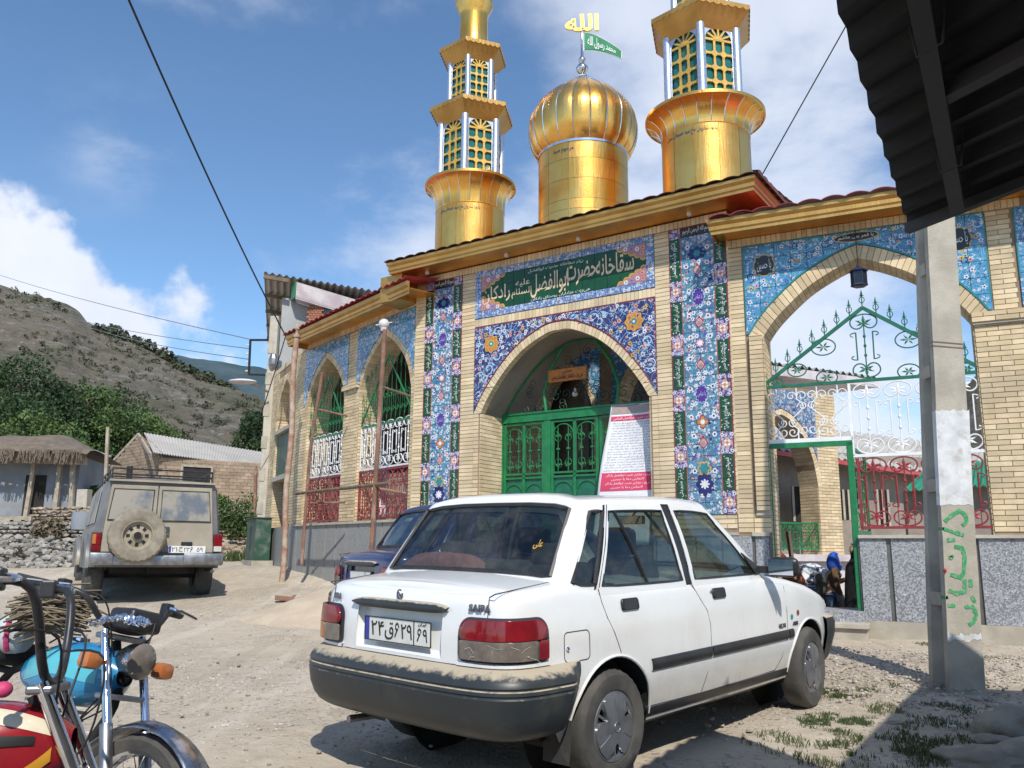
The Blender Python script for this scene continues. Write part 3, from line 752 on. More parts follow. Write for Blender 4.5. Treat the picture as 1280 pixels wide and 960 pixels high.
def resample(pts,n):
 L=[0]
 for a,b in zip(pts,pts[1:]):L.append(L[-1]+hypot(b[0]-a[0],b[1]-a[1]))
 out=[];k=0
 for i in range(n+1):
  d=L[-1]*i/n
  while k<len(pts)-2 and L[k+1]<d:k+=1
  f=(d-L[k])/max(1e-9,L[k+1]-L[k]);out.append((pts[k][0]+(pts[k+1][0]-pts[k][0])*f,pts[k][1]+(pts[k+1][1]-pts[k][1])*f))
 return out
def cat(pts,n=6):
 out=[]
 for i in range(len(pts)-1):
  p0,p1,p2,p3=pts[max(0,i-1)],pts[i],pts[i+1],pts[min(len(pts)-1,i+2)]
  for k in range(n):
   t=k/n
   out.append(tuple(.5*((2*p1[j])+(-p0[j]+p2[j])*t+(2*p0[j]-5*p1[j]+4*p2[j]-p3[j])*t*t+(-p0[j]+3*p1[j]-3*p2[j]+p3[j])*t**3)for j in(0,1)))
 return out+[pts[-1]]
class Arch:
 """symmetric arch: half = [(dx, z)...] from apex outward (outer line); band w"""
 def __init__(s,c,half,w):
  h=cat(half);s.c=c;s.w=w
  s.out=[(c-x,z)for x,z in h[::-1]]+[(c+x,z)for x,z in h[1:]]
  s.inn=[]
  n=len(s.out)
  for i,(x,z)in enumerate(s.out):
   a=s.out[max(0,i-1)];b=s.out[min(n-1,i+1)];d=hypot(b[0]-a[0],b[1]-a[1])
   if abs(x-c)<1e-6:s.inn.append((x,z-w*1.06));continue
   nx,nz=(b[1]-a[1])/d,-(b[0]-a[0])/d
   s.inn.append((x+nx*w,z+nz*w))
  s.inn[0]=(s.out[0][0]+w,s.out[0][1]);s.inn[-1]=(s.out[-1][0]-w,s.out[-1][1])
 def z(s,x,line='out'):
  L=s.out if line=='out'else s.inn
  if x<=L[0][0]or x>=L[-1][0]:return L[0][1]
  for a,b in zip(L,L[1:]):
   if a[0]<=x<=b[0]:return a[1]+(b[1]-a[1])*(x-a[0])/max(1e-9,b[0]-a[0])
  return L[0][1]
 def x0(s):return s.inn[0][0]
 def x1(s):return s.inn[-1][0]
def core_over(mb,ar,x0,x1,ztop,thick,y0=0.0,inset=.006,n=40):
 """solid wall above an arch from x0 to x1"""
 a0,a1=ar.x0(),ar.x1()
 xs=[a0+(a1-a0)*i/n for i in range(n+1)]
 for a,b in zip(xs,xs[1:]):
  za,zb=ar.z(a,'inn')+inset,ar.z(b,'inn')+inset
  mb.add([(a,y0,za),(b,y0,zb),(b,y0+thick,zb),(a,y0+thick,za),(a,y0,ztop),(b,y0,ztop),(b,y0+thick,ztop),(a,y0+thick,ztop)],[(0,3,2,1),(4,5,6,7),(0,1,5,4),(2,3,7,6)])
def voussoirs(mb,ar,y0,y1,brick=.066,single=None,depth_rows=1,dy=.012):
 L=0
 for a,b in zip(ar.out,ar.out[1:]):L+=hypot(b[0]-a[0],b[1]-a[1])
 n=int(round(L/brick/2))*2;O=resample(ar.out,n);I=resample(ar.inn,n)
 g=.05
 for i in range(n):
  o0,o1,i0,i1=O[i],O[i+1],I[i],I[i+1]
  f=lambda a,b,t:(a[0]+(b[0]-a[0])*t,a[1]+(b[1]-a[1])*t)
  q=[f(o0,o1,g),f(o0,o1,1-g),f(i0,i1,1-g),f(i0,i1,g)]
  for r in range(depth_rows):
   ya=y0-dy if r==0 else y0+(y1-y0)*r/depth_rows+.004;yb=y0+(y1-y0)*(r+1)/depth_rows-.004
   V=[(p[0],ya,p[1])for p in q]+[(p[0],yb,p[1])for p in q]
   Fc=[(0,1,2,3),(7,6,5,4),(0,4,5,1),(1,5,6,2),(2,6,7,3),(3,7,4,0)]
   if single is not None and r==0:single.append((V,Fc))
   else:mb.add(V,Fc)
   # ---- tile panels
def tile_cell(x0,x1,z0,z1,y,ar=None,gap=.0030,off=(0,0)):
 """one tile, its lower edge cut along the arch; None where it falls inside"""
 x0+=gap;x1-=gap;z0+=gap;z1-=gap
 n=1 if ar is None or min(ar.z(x0),ar.z(x1),ar.z((x0+x1)/2))>1e9 else 6
 top,bot=[],[]
 for i in range(n+1):
  x=x0+(x1-x0)*i/n;zb=z0 if ar is None else max(z0,ar.z(x)+.012)
  top.append((x,z1));bot.append((x,min(zb,z1)))
 if max(t[1]-b[1]for t,b in zip(top,bot))<.006:return None
 mb=MB();vs=[];uv=[];fs=[];th=.010
 for(x,z)in bot+top:vs.append((x,y-th,z))
 for(x,z)in bot+top:vs.append((x,y,z))
 N=n+1;m_=2*N
 for i in range(n):fs.append((i,i+1,N+i+1,N+i))
 for i in range(n):fs.append((i,m_+i,m_+i+1,i+1));fs.append((N+i+1,m_+N+i+1,m_+N+i,N+i))
 fs.append((0,N,m_+N,m_));fs.append((n,m_+n,m_+N+n,N+n))
 mb.add(vs,fs);mb.uv=[(v[0]+off[0],v[2]+off[1])for v in vs]
 return mb
def tile_panel(fr,name,xs,zs,y,matf,ar=None,single=True,label=None,off=(0,0),frame=None,backing='ink'):
 """xs, zs: joint positions. matf(i, j) -> material. Each tile is a sub-part, or all joined as stuff"""
 p=MB();n=40
 x0,x1,z0,z1=xs[0],xs[-1],zs[0],zs[-1]
 if ar is None:p.box(x0,x1,y-.006,y,z0,z1)
 else:
  X=[x0+(x1-x0)*i/n for i in range(n+1)]
  for a,b in zip(X,X[1:]):
   za,zb=max(z0,ar.z(a)+.004),max(z0,ar.z(b)+.004)
   p.add([(a,y-.006,za),(b,y-.006,zb),(b,y-.006,z1),(a,y-.006,z1)],[(0,1,2,3)])
 panel=fr.put(p.build(name,backing,label=label));J={}
 for j in range(len(zs)-1):
  for i in range(len(xs)-1):
   c=tile_cell(xs[i],xs[i+1],zs[j],zs[j+1],y-.006,ar,off=off)
   if c is None:continue
   mt=matf(i,j)
   if single:c.build('tile',mt,panel)
   else:
    if mt not in J:J[mt]=MB();J[mt].uv=[]
    J[mt].add(c.v,c.f);J[mt].uv+=c.uv
 for k,(mt,mb)in enumerate(J.items()):mb.build('tile',mt,panel,kind='stuff')
 return panel
def lin(a,b,n):return[a+(b-a)*i/n for i in range(n+1)]
# ---- painted ornament: flat coloured shapes fired on the tiles, in layers a fraction of a millimetre apart
class Dec:
 def __init__(s,y):s.y=y;s.mb=MB();s.names=[]
 def mat(s,m_):
  if m_ not in s.names:s.names.append(m_)
  s.mb.k=s.names.index(m_)
 def poly(s,pts,m_,lay=0):
  s.mat(m_);s.mb.add([(x,s.y-.0007*(lay+1),z)for x,z in pts],[tuple(range(len(pts)))])
 def star(s,cx_,cz,r,m_,lay=0,k=8,amp=.18,ph=0,sx=1,sz=1,n=48,pw=1):
  s.mat(m_);y=s.y-.0007*(lay+1)
  pts=[(cx_+sx*r*(1+amp*(abs(cos(k*a/2+ph))*2-1))*cos(a),y,cz+sz*r*(1+amp*(abs(cos(k*a/2+ph))*2-1))*sin(a))for a in[2*pi*i/n for i in range(n)]]
  s.mb.add([(cx_,y,cz)]+pts,[(0,i+1,(i+1)%n+1)for i in range(n)])
 def ribbon(s,pts,w,m_,lay=0):
  s.mat(m_);y=s.y-.0007*(lay+1);vs=[]
  for i,(x,z)in enumerate(pts):
   a=pts[max(0,i-1)];b=pts[min(len(pts)-1,i+1)];d=hypot(b[0]-a[0],b[1]-a[1])or 1
   nx,nz=-(b[1]-a[1])/d*w/2,(b[0]-a[0])/d*w/2;vs+=[(x+nx,y,z+nz),(x-nx,y,z-nz)]
  s.mb.add(vs,[(2*i,2*i+1,2*i+3,2*i+2)for i in range(len(pts)-1)])
 def txt(s,body,m_,x,z,w,h,lay=0,rot=0.0,**k):
  s.mat(m_);me=text_mesh(fa(body),1,0,res=2,**k)
  xs=[v.co.x for v in me.vertices];ys=[v.co.y for v in me.vertices]
  a,b=max(xs)-min(xs),max(ys)-min(ys);cx_,cy_=(max(xs)+min(xs))/2,(max(ys)+min(ys))/2
  V=[]
  for v in me.vertices:
   p,q=(v.co.x-cx_)*w/a,(v.co.y-cy_)*h/b
   V.append((x+p*cos(rot)-q*sin(rot),s.y-.0007*(lay+1),z+p*sin(rot)+q*cos(rot)))
  s.mb.add(V,[tuple(p.vertices)for p in me.polygons]);bpy.data.meshes.remove(me)
 def done(s,fr,name,panel=None):
  o=s.mb.build(name,s.names)
  if panel is not None:o.parent=panel;return o
  return fr.put(o)
  # ------------------------------------------------------------------ portal (frame P)
CX=-2.54
PA=Arch(CX,[(0,4.43),(.20,4.415),(.45,4.32),(.72,4.17),(.98,3.95),(1.20,3.70),(1.38,3.45),(1.52,3.20)],.115)
Z0=.15
def build_portal():
 core=MB();br=MB();th=.62
 core.box(-5.27,PA.x0(),.0,th,Z0,3.2);core.box(PA.x1(),.02,0,th,Z0,3.2)
 core.box(-5.27,PA.x0(),.0,th,3.2,5.56);core.box(PA.x1(),.02,0,th,3.2,5.56)
 core_over(core,PA,PA.x0(),PA.x1(),5.56,th)
 wall=FP.put(core.build('portal_wall','mortar'))
 for a,b in((-5.27,-5.06),(-4.32,-4.06),(-1.02,-.80)):strip(br,a,b,1.62,5.44)
 strip(br,-4.06,-3.965,1.62,3.20);strip(br,-1.11,-1.02,1.62,3.20)
 strip(br,-.01,.02,1.62,5.44)
 soldier(br,-5.27,.02,5.46,5.56)
 soldier(br,-4.06,-1.02,4.565,4.685)
 for a,b in((-5.06,-4.32),(-.80,-.01)):strip(br,a,b,1.45,1.70,bond=.22)
 jamb(br,PA.x0()+.003,.0,th,1.45,3.22,1);jamb(br,PA.x1()-.003,0,th,1.45,3.22,-1)
 voussoirs(br,PA,0,.11)
 br.build('brick','brick_front',wall,kind='stuff')
 v=MB();n=40;L=resample(PA.inn,n)
 v.add([(x,yy,z-.004)for x,z in L for yy in(.115,1.25)],[(2*i,2*i+1,2*i+3,2*i+2)for i in range(n)])
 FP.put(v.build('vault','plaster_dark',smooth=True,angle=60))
 g=MB()
 for a,b in((-5.27,-4.7),(-4.69,-4.0),(-1.07,-.55),(-.54,-.05)):
  g.box(a,b,-.035,0,.42,1.36)
 FP.put(g.build('dado','granite'));c=MB();c.box(-5.3,-3.97,-.055,0,1.362,1.40);c.box(-1.10,.0,-.055,0,1.362,1.40);FP.put(c.build('dado_cap','concrete'))
 def pil(x0,x1,single,lab):
  xs=[x0,x0+.165,(x0+x1)/2,x1-.165,x1];top=5.455;h=.1475;n=26 if x0>-2 else 26
  zs=[top-h*(n-j)for j in range(n+1)]
  def mf(i,j):
   k=n-1-j
   if k<1:return 'glaze_black'if i in(1,2)else 'tile_purple'
   if i in(1,2):return 'tile_blue_dark'if k<3 or k in(22,23)else 'tile_turq'
   kk=k-(1 if i==0 else 0)
   return 'tile_purple'if kk%5 in(4,0)and kk>3 or(k>24)else 'glaze_green'
  pan=tile_panel(FP,'pilaster_panel',xs,zs,-.004,mf,single=single,label=lab)
  d=Dec(-.0205);rnd=random.Random(int(x0*10))
  z_b,z_t=zs[0],zs[-1]
  for xx in(xs[1],xs[3]):d.ribbon([(xx,z_b),(xx,z_t)],.012,'glaze_red');d.ribbon([(xx,z_b),(xx,z_t)],.004,'glaze_orange',1)
  for xx in(xs[0]+.006,xs[4]-.006):d.ribbon([(xx,z_b),(xx,z_t)],.012,'glaze_red')
  d.ribbon([(x0,z_t-.006),(x1,z_t-.006)],.012,'glaze_red')
  words=['السلام علیک یا اباالفضل','العباس ابن علی علمدار','سقای دشت کربلا حسین','باب الحوائج یا عباس','قمر منیر بنی هاشم']
  for side,cx_ in((0,(xs[0]+xs[1])/2),(1,(xs[3]+xs[4])/2)):
   kk=5 if side==0 else 4
   zc=top-h*(kk+(1 if side==0 else 1))
   zc=top-h*(5+(1 if side==0 else 0));prev=top-h
   w=0
   while zc>z_b+.05:
    d.star(cx_,zc,.056,'glaze_pink',1,4,.30,0);d.star(cx_,zc,.036,'glaze_white',2,4,.35,pi/2);d.star(cx_,zc,.020,'glaze_orange',3,4,.2)
    for a in range(4):
     for rr,mm in((.105,'glaze_white'),):d.star(cx_+rr*.62*(1 if a%2 else-1),zc+rr*(1 if a<2 else-1),.020,mm,1,6,.25)
     d.star(cx_+.065*(1 if a%2 else-1),zc+.105*(1 if a<2 else-1),.009,'glaze_navy',2,6,.2)
    a,b=zc+h+.005,prev-.01
    if b-a>.2:d.txt(words[w%5],'script_white',cx_,(a+b)/2,(b-a)*.86,.080,2,rot=pi/2)
    prev=zc-h;zc-=h*5;w+=1
   a,b=z_b+.02,prev
   if b-a>.2:d.txt(words[w%5],'script_white',cx_,(a+b)/2,(b-a)*.8,.075,2,rot=pi/2)
  cx_=(x0+x1)/2
  d.txt('بسم الله الرحمن الرحیم','script_white',cx_,top-.075,.38,.10,2)
  for(f,kind)in((.105,'top'),(.165,'pal'),(.262,'sham'),(.352,'pal'),(.425,'rose'),(.500,'pal'),(.60,'sham'),(.695,'cross'),(.765,'pal'),(.875,'vase')):
   z=z_t-(z_t-z_b)*f
   if kind=='pal':
    d.poly([(cx_+(.062*(1-abs(t))**.6*(1 if s_ else-1)),z+.072*t+(.03 if t>.9 else 0))for s_,ts in((1,[i/8-1 for i in range(17)]),(0,[1-i/8 for i in range(1,16)]))for t in ts],'glaze_red',1)
    d.poly([(cx_+(.050*(1-abs(t))**.6*(1 if s_ else-1)),z+.058*t)for s_,ts in((1,[i/8-1 for i in range(17)]),(0,[1-i/8 for i in range(1,16)]))for t in ts],'glaze_pink',2)
    d.star(cx_,z-.01,.026,'tile_dot',3,6,.25);d.star(cx_,z-.01,.016,'glaze_orange',4,6,.25)
   elif kind=='sham':
    d.star(cx_,z,.118,'banner_pale',1,12,.10,0,.70,1.0,96);d.star(cx_,z,.108,'glaze_violet',2,12,.11,0,.68,1.0,96);d.txt('یا عباس','banner_pale',cx_,z,.11,.08,3)
   elif kind=='rose':
    d.star(cx_,z,.062,'glaze_violet',1,8,.2);d.star(cx_,z,.050,'glaze_pink',2,8,.22);d.star(cx_,z,.034,'glaze_white',3,8,.2)
   elif kind=='cross':
    d.star(cx_,z,.068,'glaze_red',1,4,.32,pi/2*0);d.star(cx_,z,.056,'glaze_orange',2,4,.34);d.star(cx_,z,.028,'glaze_white',3,6,.2)
   elif kind=='top':
    d.star(cx_,z,.085,'glaze_navy',1,8,.14,0,1.4,1);d.star(cx_,z,.045,'glaze_teal',2,6,.2)
   else:
    d.star(cx_,z+.10,.08,'glaze_yellow',1,6,.2);d.star(cx_,z+.10,.062,'glaze_teal',2,6,.2);d.star(cx_,z-.10,.115,'glaze_navy',1,8,.14,0,.9,1.2);d.star(cx_,z-.10,.05,'glaze_white',3,8,.3)
   for s_ in(-1,1):
    xx=cx_+s_*rnd.uniform(.12,.155);zz=z+rnd.uniform(.06,.11)
    d.star(xx,zz,.030,'glaze_white',1,6,.2);d.star(xx,zz,.014,'glaze_red'if rnd.random()<.5 else 'glaze_navy',2,6,.1)
    d.ribbon(arc(cx_+s_*.12,z-.02,.05,0,2*pi*.8*s_,12),.006,'glaze_teal',1)
  for k in range(150):
   x=rnd.uniform(xs[1]+.03,xs[3]-.03);z=rnd.uniform(z_b+.1,z_t-.35);r=rnd.uniform(.009,.017)
   if abs(x-cx_)<.075:continue
   mm=rnd.choice(('banner_pale','glaze_white','glaze_pink','glaze_violet','glaze_navy','glaze_teal'));d.star(x,z,r,mm,1,6,.22,0,n=14)
   if rnd.random()<.3:d.ribbon(spiral(x,z,.035,rnd.uniform(0,6),.7,rnd.choice((-1,1)),8,.4),.005,'glaze_navy',0)
  for k in range(150):
   x=rnd.choice((rnd.uniform(x0+.01,xs[1]-.01),rnd.uniform(xs[3]+.01,x1-.01)));z=rnd.uniform(z_b+.02,z_t-.1);d.star(x,z,rnd.uniform(.005,.009),'script_white',1,5,.2,0,n=8)
  d.done(FP,'painted_ornament',pan)
 pil(-.80,-.01,True,'tall panel of flowered tile between green cartouches, beside the gateway')
 pil(-5.06,-4.32,False,'tall panel of flowered tile nearest the railed wing')
 pan=tile_panel(FP,'spandrel_panel',lin(-4.06,-1.02,15),lin(3.20,4.555,7),-.004,lambda i,j:'tile_navy',PA,True,label='deep blue flowered tile spandrel over the entrance arch')
 d=Dec(-.0205)
 for s_ in(-1,1):
  x,z=CX+s_*1.20,4.255
  d.star(x,z,.15,'glaze_navy',0,4,.05,pi/4);d.poly([(x+.135*cos(a)*(1+.1*cos(8*a)),z+.135*sin(a)*(1+.1*cos(8*a)))for a in[i*pi/24 for i in range(48)]],'glaze_yellow',1)
  d.star(x,z,.11,'glaze_orange',2,8,.2);d.star(x,z,.062,'glaze_yellow',3,8,.2);d.star(x,z,.042,'glaze_teal',4,6,.1);d.star(x,z,.018,'glaze_white',5,6,.1)
 d.ribbon([(-4.05,4.545),(-1.03,4.545)],.012,'glaze_red');d.ribbon([(-4.05,3.3),(-4.05,4.55)],.010,'glaze_red');d.ribbon([(-1.03,3.3),(-1.03,4.55)],.010,'glaze_red')
 d.ribbon([(x,z+.018)for x,z in PA.out[3:-3]],.012,'glaze_red')
 rnd=random.Random(4)
 for k in range(46):
  x=rnd.uniform(-3.98,-1.10);z=rnd.uniform(3.45,4.50)
  if z<PA.z(x)+.09:continue
  s_=rnd.choice((-1,1));d.ribbon(spiral(x,z,rnd.uniform(.06,.10),rnd.uniform(0,6.28),.8,s_,12,.35),.015,'banner_pale',1)
 for k in range(130):
  x=rnd.uniform(-4.0,-1.08);z=rnd.uniform(3.35,4.52)
  if z<PA.z(x)+.05:continue
  mm=rnd.choice(('glaze_pink','glaze_pink','glaze_white','glaze_white','glaze_yellow'));r=rnd.uniform(.020,.032)
  d.star(x,z,r,mm,2,5,.22,0,n=20);d.star(x,z,r*.4,'glaze_red',3,5,.1,n=10)
 d.done(FP,'painted_ornament',pan)
 xs=[-4.06,-3.94]+lin(-3.94,-1.14,14)[1:-1]+[-1.14,-1.02];zs=[4.69,4.80,4.985,5.165,5.345,5.455]
 pan=tile_panel(FP,'name_panel',xs,zs,-.004,lambda i,j:'tile_border'if i in(0,15)or j in(0,4)else 'glaze_green',None,True,label='green name panel with cream Persian lettering and flowered corners')
 d=Dec(-.0205)
 for sx in(-1,1):
  for sz in(-1,1):
   X=lambda u:CX+sx*(1.40-u);Zf=lambda v:5.0725+sz*(.2725-v)
   cus=[]
   m_=5;P0=(0.0,.22);P1=(.44,0.0)
   for q in range(m_):
    for i in range(6):
     t=(q+i/6)/m_;bx=P0[0]+(P1[0]-P0[0])*t;bz=P0[1]+(P1[1]-P0[1])*t;bb=.028*sin(pi*i/6)
     cus.append((bx+bb*.5,bz+bb))
   cus.append(P1)
   poly=[(X(0),Zf(0))]+[(X(u),Zf(v))for u,v in cus]
   if sx*sz>0:poly=poly[::-1]
   d.poly(poly,'tile_rose_flat',0);d.ribbon([(X(u),Zf(v))for u,v in cus],.022,'glaze_yellow',1)
   for k,(u,v)in enumerate(((.05,.05),(.13,.06),(.22,.045),(.06,.13),(.31,.03))):
    d.star(X(u),Zf(v),.030,('glaze_pink','glaze_white','tile_dot')[k%3],2,6,.2,n=24);d.star(X(u),Zf(v),.012,'glaze_red',3,6,.2,n=12)
 big=(('سقاخانه',-1.62,5.15,.60,.30),('حضرت',-2.16,5.10,.50,.34),('ابوالفضل',-2.70,5.04,.66,.36),('رادکان',-3.66,5.03,.52,.28))
 for body,x,z,w,h in big:d.txt(body,'script_cream',x,z,w,h,3,offset=.012)
 d.txt('علیه','script_cream',-3.17,5.13,.26,.12,3,offset=.01);d.txt('السلام','script_cream',-3.19,4.98,.36,.15,3,offset=.01)
 d.txt('نذر سقاخانه حضرت ابوالفضل','script_white',-2.60,5.285,.95,.06,3);d.txt('هیئت عزاداران روستای رادکان','script_white',-2.52,4.835,1.0,.055,3)
 d.done(FP,'painted_lettering',pan)
for nm,c in(('banner_pale',(.50,.66,.80)),('tile_rose_flat',(.48,.22,.24)),('tile_dot',(.2,.3,.6)),('glaze_violet',(.10,.035,.30)),('seam_dark',(.13,.13,.125))):simple(nm,c,None,9,.2)
build_portal()
# ------------------------------------------------------------------ gateway wing (frame R)
RA=Arch(1.56,[(0,4.85),(.30,4.74),(.68,4.53),(1.02,4.24),(1.20,4.04),(1.33,3.84)],.165)
RA.out[0]=(.23,3.84)
DOORX=(.37,1.34)
def build_gateway():
 core=MB();br=MB();th=.42;S1=[];S2=[]
 x0,x1=RA.x0(),RA.x1()
 core.box(.0,x0,0,th,.12,5.14);core.box(x1,3.50,0,th,.12,5.14)
 core_over(core,RA,x0,x1,5.14,th)
 core.box(DOORX[1],x1,0,th,.12,1.34)
 RB=Arch(4.86,[(0,4.85),(.30,4.74),(.68,4.53),(1.02,4.24),(1.20,4.04),(1.33,3.84)],.165)
 core.box(3.5,RB.x0(),0,th,.12,5.14);core.box(RB.x1(),6.8,0,th,.12,5.14);core_over(core,RB,RB.x0(),RB.x1(),5.14,th);core.box(RB.x0(),RB.x1(),0,th,.12,1.34)
 wall=FRr.put(core.build('gateway_wall','mortar'))
 strip(br,.0,.185,1.40,5.02)
 strip(br,.235,x0,1.66,3.84,y=-.03,dy=.03);strip(br,.19,x0,1.40,1.62)
 soldier(br,.0,3.30,5.04,5.14)
 jamb(br,x0+.002,.0,th,.5,3.9,1);jamb(br,x1-.002,0,th,1.36,3.9,-1)
 strip(None,x1,3.22,1.40,3.72,bond=.235,single=S1)
 strip(None,2.94,3.19,3.86,5.02,bond=.235,single=S1)
 strip(None,x1-.02,3.24,3.73,3.85,y=-.03,bond=.235,single=S1,dy=.03)
 voussoirs(br,RA,0,th,.074,single=S2,depth_rows=2);voussoirs(br,RB,0,th,.074,depth_rows=2)
 strip(br,3.19,3.5,1.40,3.72,bond=.235)
 br.build('brick','brick',wall,kind='stuff')
 n=0
 proto={}
 for(a,b,ya,yb,za,zb)in S1:
  key=(round(b-a,3),round(zb-za,3),round(yb-ya,3))
  if key not in proto:
   q=MB();q.cbox(0,b-a,ya-yb,0,0,zb-za,.0035)if False else q.box(0,b-a,ya-yb,0,0,zb-za);o=q.build('brick','brick',wall,loc=(a,yb,za));proto[key]=o.data
  else:o=inst('brick',proto[key],wall,(a,yb+rb.uniform(-.002,.002),za))
  n+=1
 for V,Fc in S2:
  c=sum((Vector(v)for v in V),Vector())/8;q=MB();q.add([tuple(Vector(v)-c)for v in V],Fc);q.build('brick','brick',wall,loc=c);n+=1
 print('single bricks',n)
 c=MB();c.box(.225,x0+.01,-.035,0,1.60,1.66);c.box(x1-.01,3.25,-.045,.0,3.70,3.73);FRr.put(c.build('corbel','concrete'))
 wl=MB();wl.box(-.20,x0-.005,-.020,.0,.12,1.34);wl.box(DOORX[1],6.8,-.02,0,.12,1.34)
 dado=FRr.put(wl.build('dado','seam_dark'))
 for a,b in((-.19,.16),(.20,.355)):q=MB();q.box(a,b,-.045,-.02,.42,1.35);q.build('granite_slab','granite',dado,bevel=.003)
 for a,b in((1.36,1.64),(1.69,2.51),(2.56,3.42),(3.47,4.3),(4.35,5.2)):q=MB();q.box(a,b,-.045,-.02,.42,1.325);q.build('granite_slab','granite',dado,bevel=.003)
 c=MB();c.box(1.35,6.8,-.075,.45,1.328,1.365);c.box(.17,.365,-.075,0,1.352,1.40);FRr.put(c.build('dado_cap','concrete_pale'))
 pl=MB();pl.box(-.2,.42,-.07,0,.0,.42);pl.box(1.34,6.8,-.07,0,0,.42);FRr.put(pl.build('plinth','concrete'))
 st=MB();st.box(.36,1.36,-.10,.60,.10,.52);FRr.put(st.build('threshold','granite',bevel=.004))
 st=MB();st.box(.20,1.42,-.34,-.08,.345,.40);FRr.put(st.build('step','concrete_pale',bevel=.006));st=MB();st.box(.24,1.40,-.30,-.08,.0,.345);FRr.put(st.build('step_riser','concrete'))
 pan=tile_panel(FRr,'spandrel_panel',lin(.20,2.93,14),lin(3.86,5.03,6),-.004,lambda i,j:'tile_sky',RA,True,label='sky blue flowered tile spandrel over the gateway arch')
 d=Dec(-.0205)
 for xx in(.207,2.923):d.ribbon([(xx,3.95),(xx,5.02)],.014,'glaze_teal')
 d.ribbon([(.2,5.022),(2.93,5.022)],.014,'glaze_teal');d.ribbon([(x,z+.022)for x,z in RA.out],.022,'glaze_teal')
 for x,z,w,h,tx in((.46,4.74,.125,.135,'یا حسین'),(2.66,4.74,.125,.135,'یا حسین')):
  d.poly([(x+(abs(cos(a))**.6*(1 if cos(a)>0 else-1))*w*(1+.08*cos(8*a)),z+(abs(sin(a))**.6*(1 if sin(a)>0 else-1))*h*(1+.08*cos(8*a)))for a in[i*pi/32 for i in range(64)]],'glaze_yellow',0)
  d.poly([(x+(abs(cos(a))**.6*(1 if cos(a)>0 else-1))*(w-.012)*(1+.08*cos(8*a)),z+(abs(sin(a))**.6*(1 if sin(a)>0 else-1))*(h-.012)*(1+.08*cos(8*a)))for a in[i*pi/32 for i in range(64)]],'glaze_black',1)
  d.txt(tx,'script_white',x,z,w*1.4,h*1.2,2)
 x,z=1.56,4.945
 d.poly([(x+.26*cos(a),z+.060*sin(a))for a in[i*pi/24 for i in range(48)]],'glaze_yellow',0);d.poly([(x+.245*cos(a),z+.050*sin(a))for a in[i*pi/24 for i in range(48)]],'glaze_black',1)
 d.txt('یا قمر بنی هاشم','script_white',x,z,.40,.06,2)
 rnd=random.Random(8)
 for k in range(70):
  x=rnd.uniform(.26,2.87);z=rnd.uniform(4.0,4.98)
  if z<RA.z(x)+.08 or(abs(x-.46)<.16 and abs(z-4.74)<.17)or(abs(x-1.56)<.3 and z>4.86):continue
  d.ribbon(spiral(x,z,rnd.uniform(.04,.075),rnd.uniform(0,6.28),.9,rnd.choice((-1,1)),12,.3),.011,rnd.choice(('glaze_navy','glaze_navy','banner_pale')),1)
  x+=.05;r=rnd.uniform(.014,.024);d.star(x,z,r,rnd.choice(('glaze_white','glaze_white','glaze_pink','glaze_yellow')),2,5,.25,n=20);d.star(x,z,r*.4,'glaze_navy',3,5,.1,n=10)
 d.done(FRr,'painted_ornament',pan)
 pan=tile_panel(FRr,'spandrel_panel',lin(3.22,6.5,16),lin(3.86,5.03,6),-.004,lambda i,j:'tile_sky',RB,False)
 d=Dec(-.0205);d.ribbon([(3.227,4.2),(3.227,5.02)],.014,'glaze_teal');d.done(FRr,'painted_ornament',pan)
build_gateway()
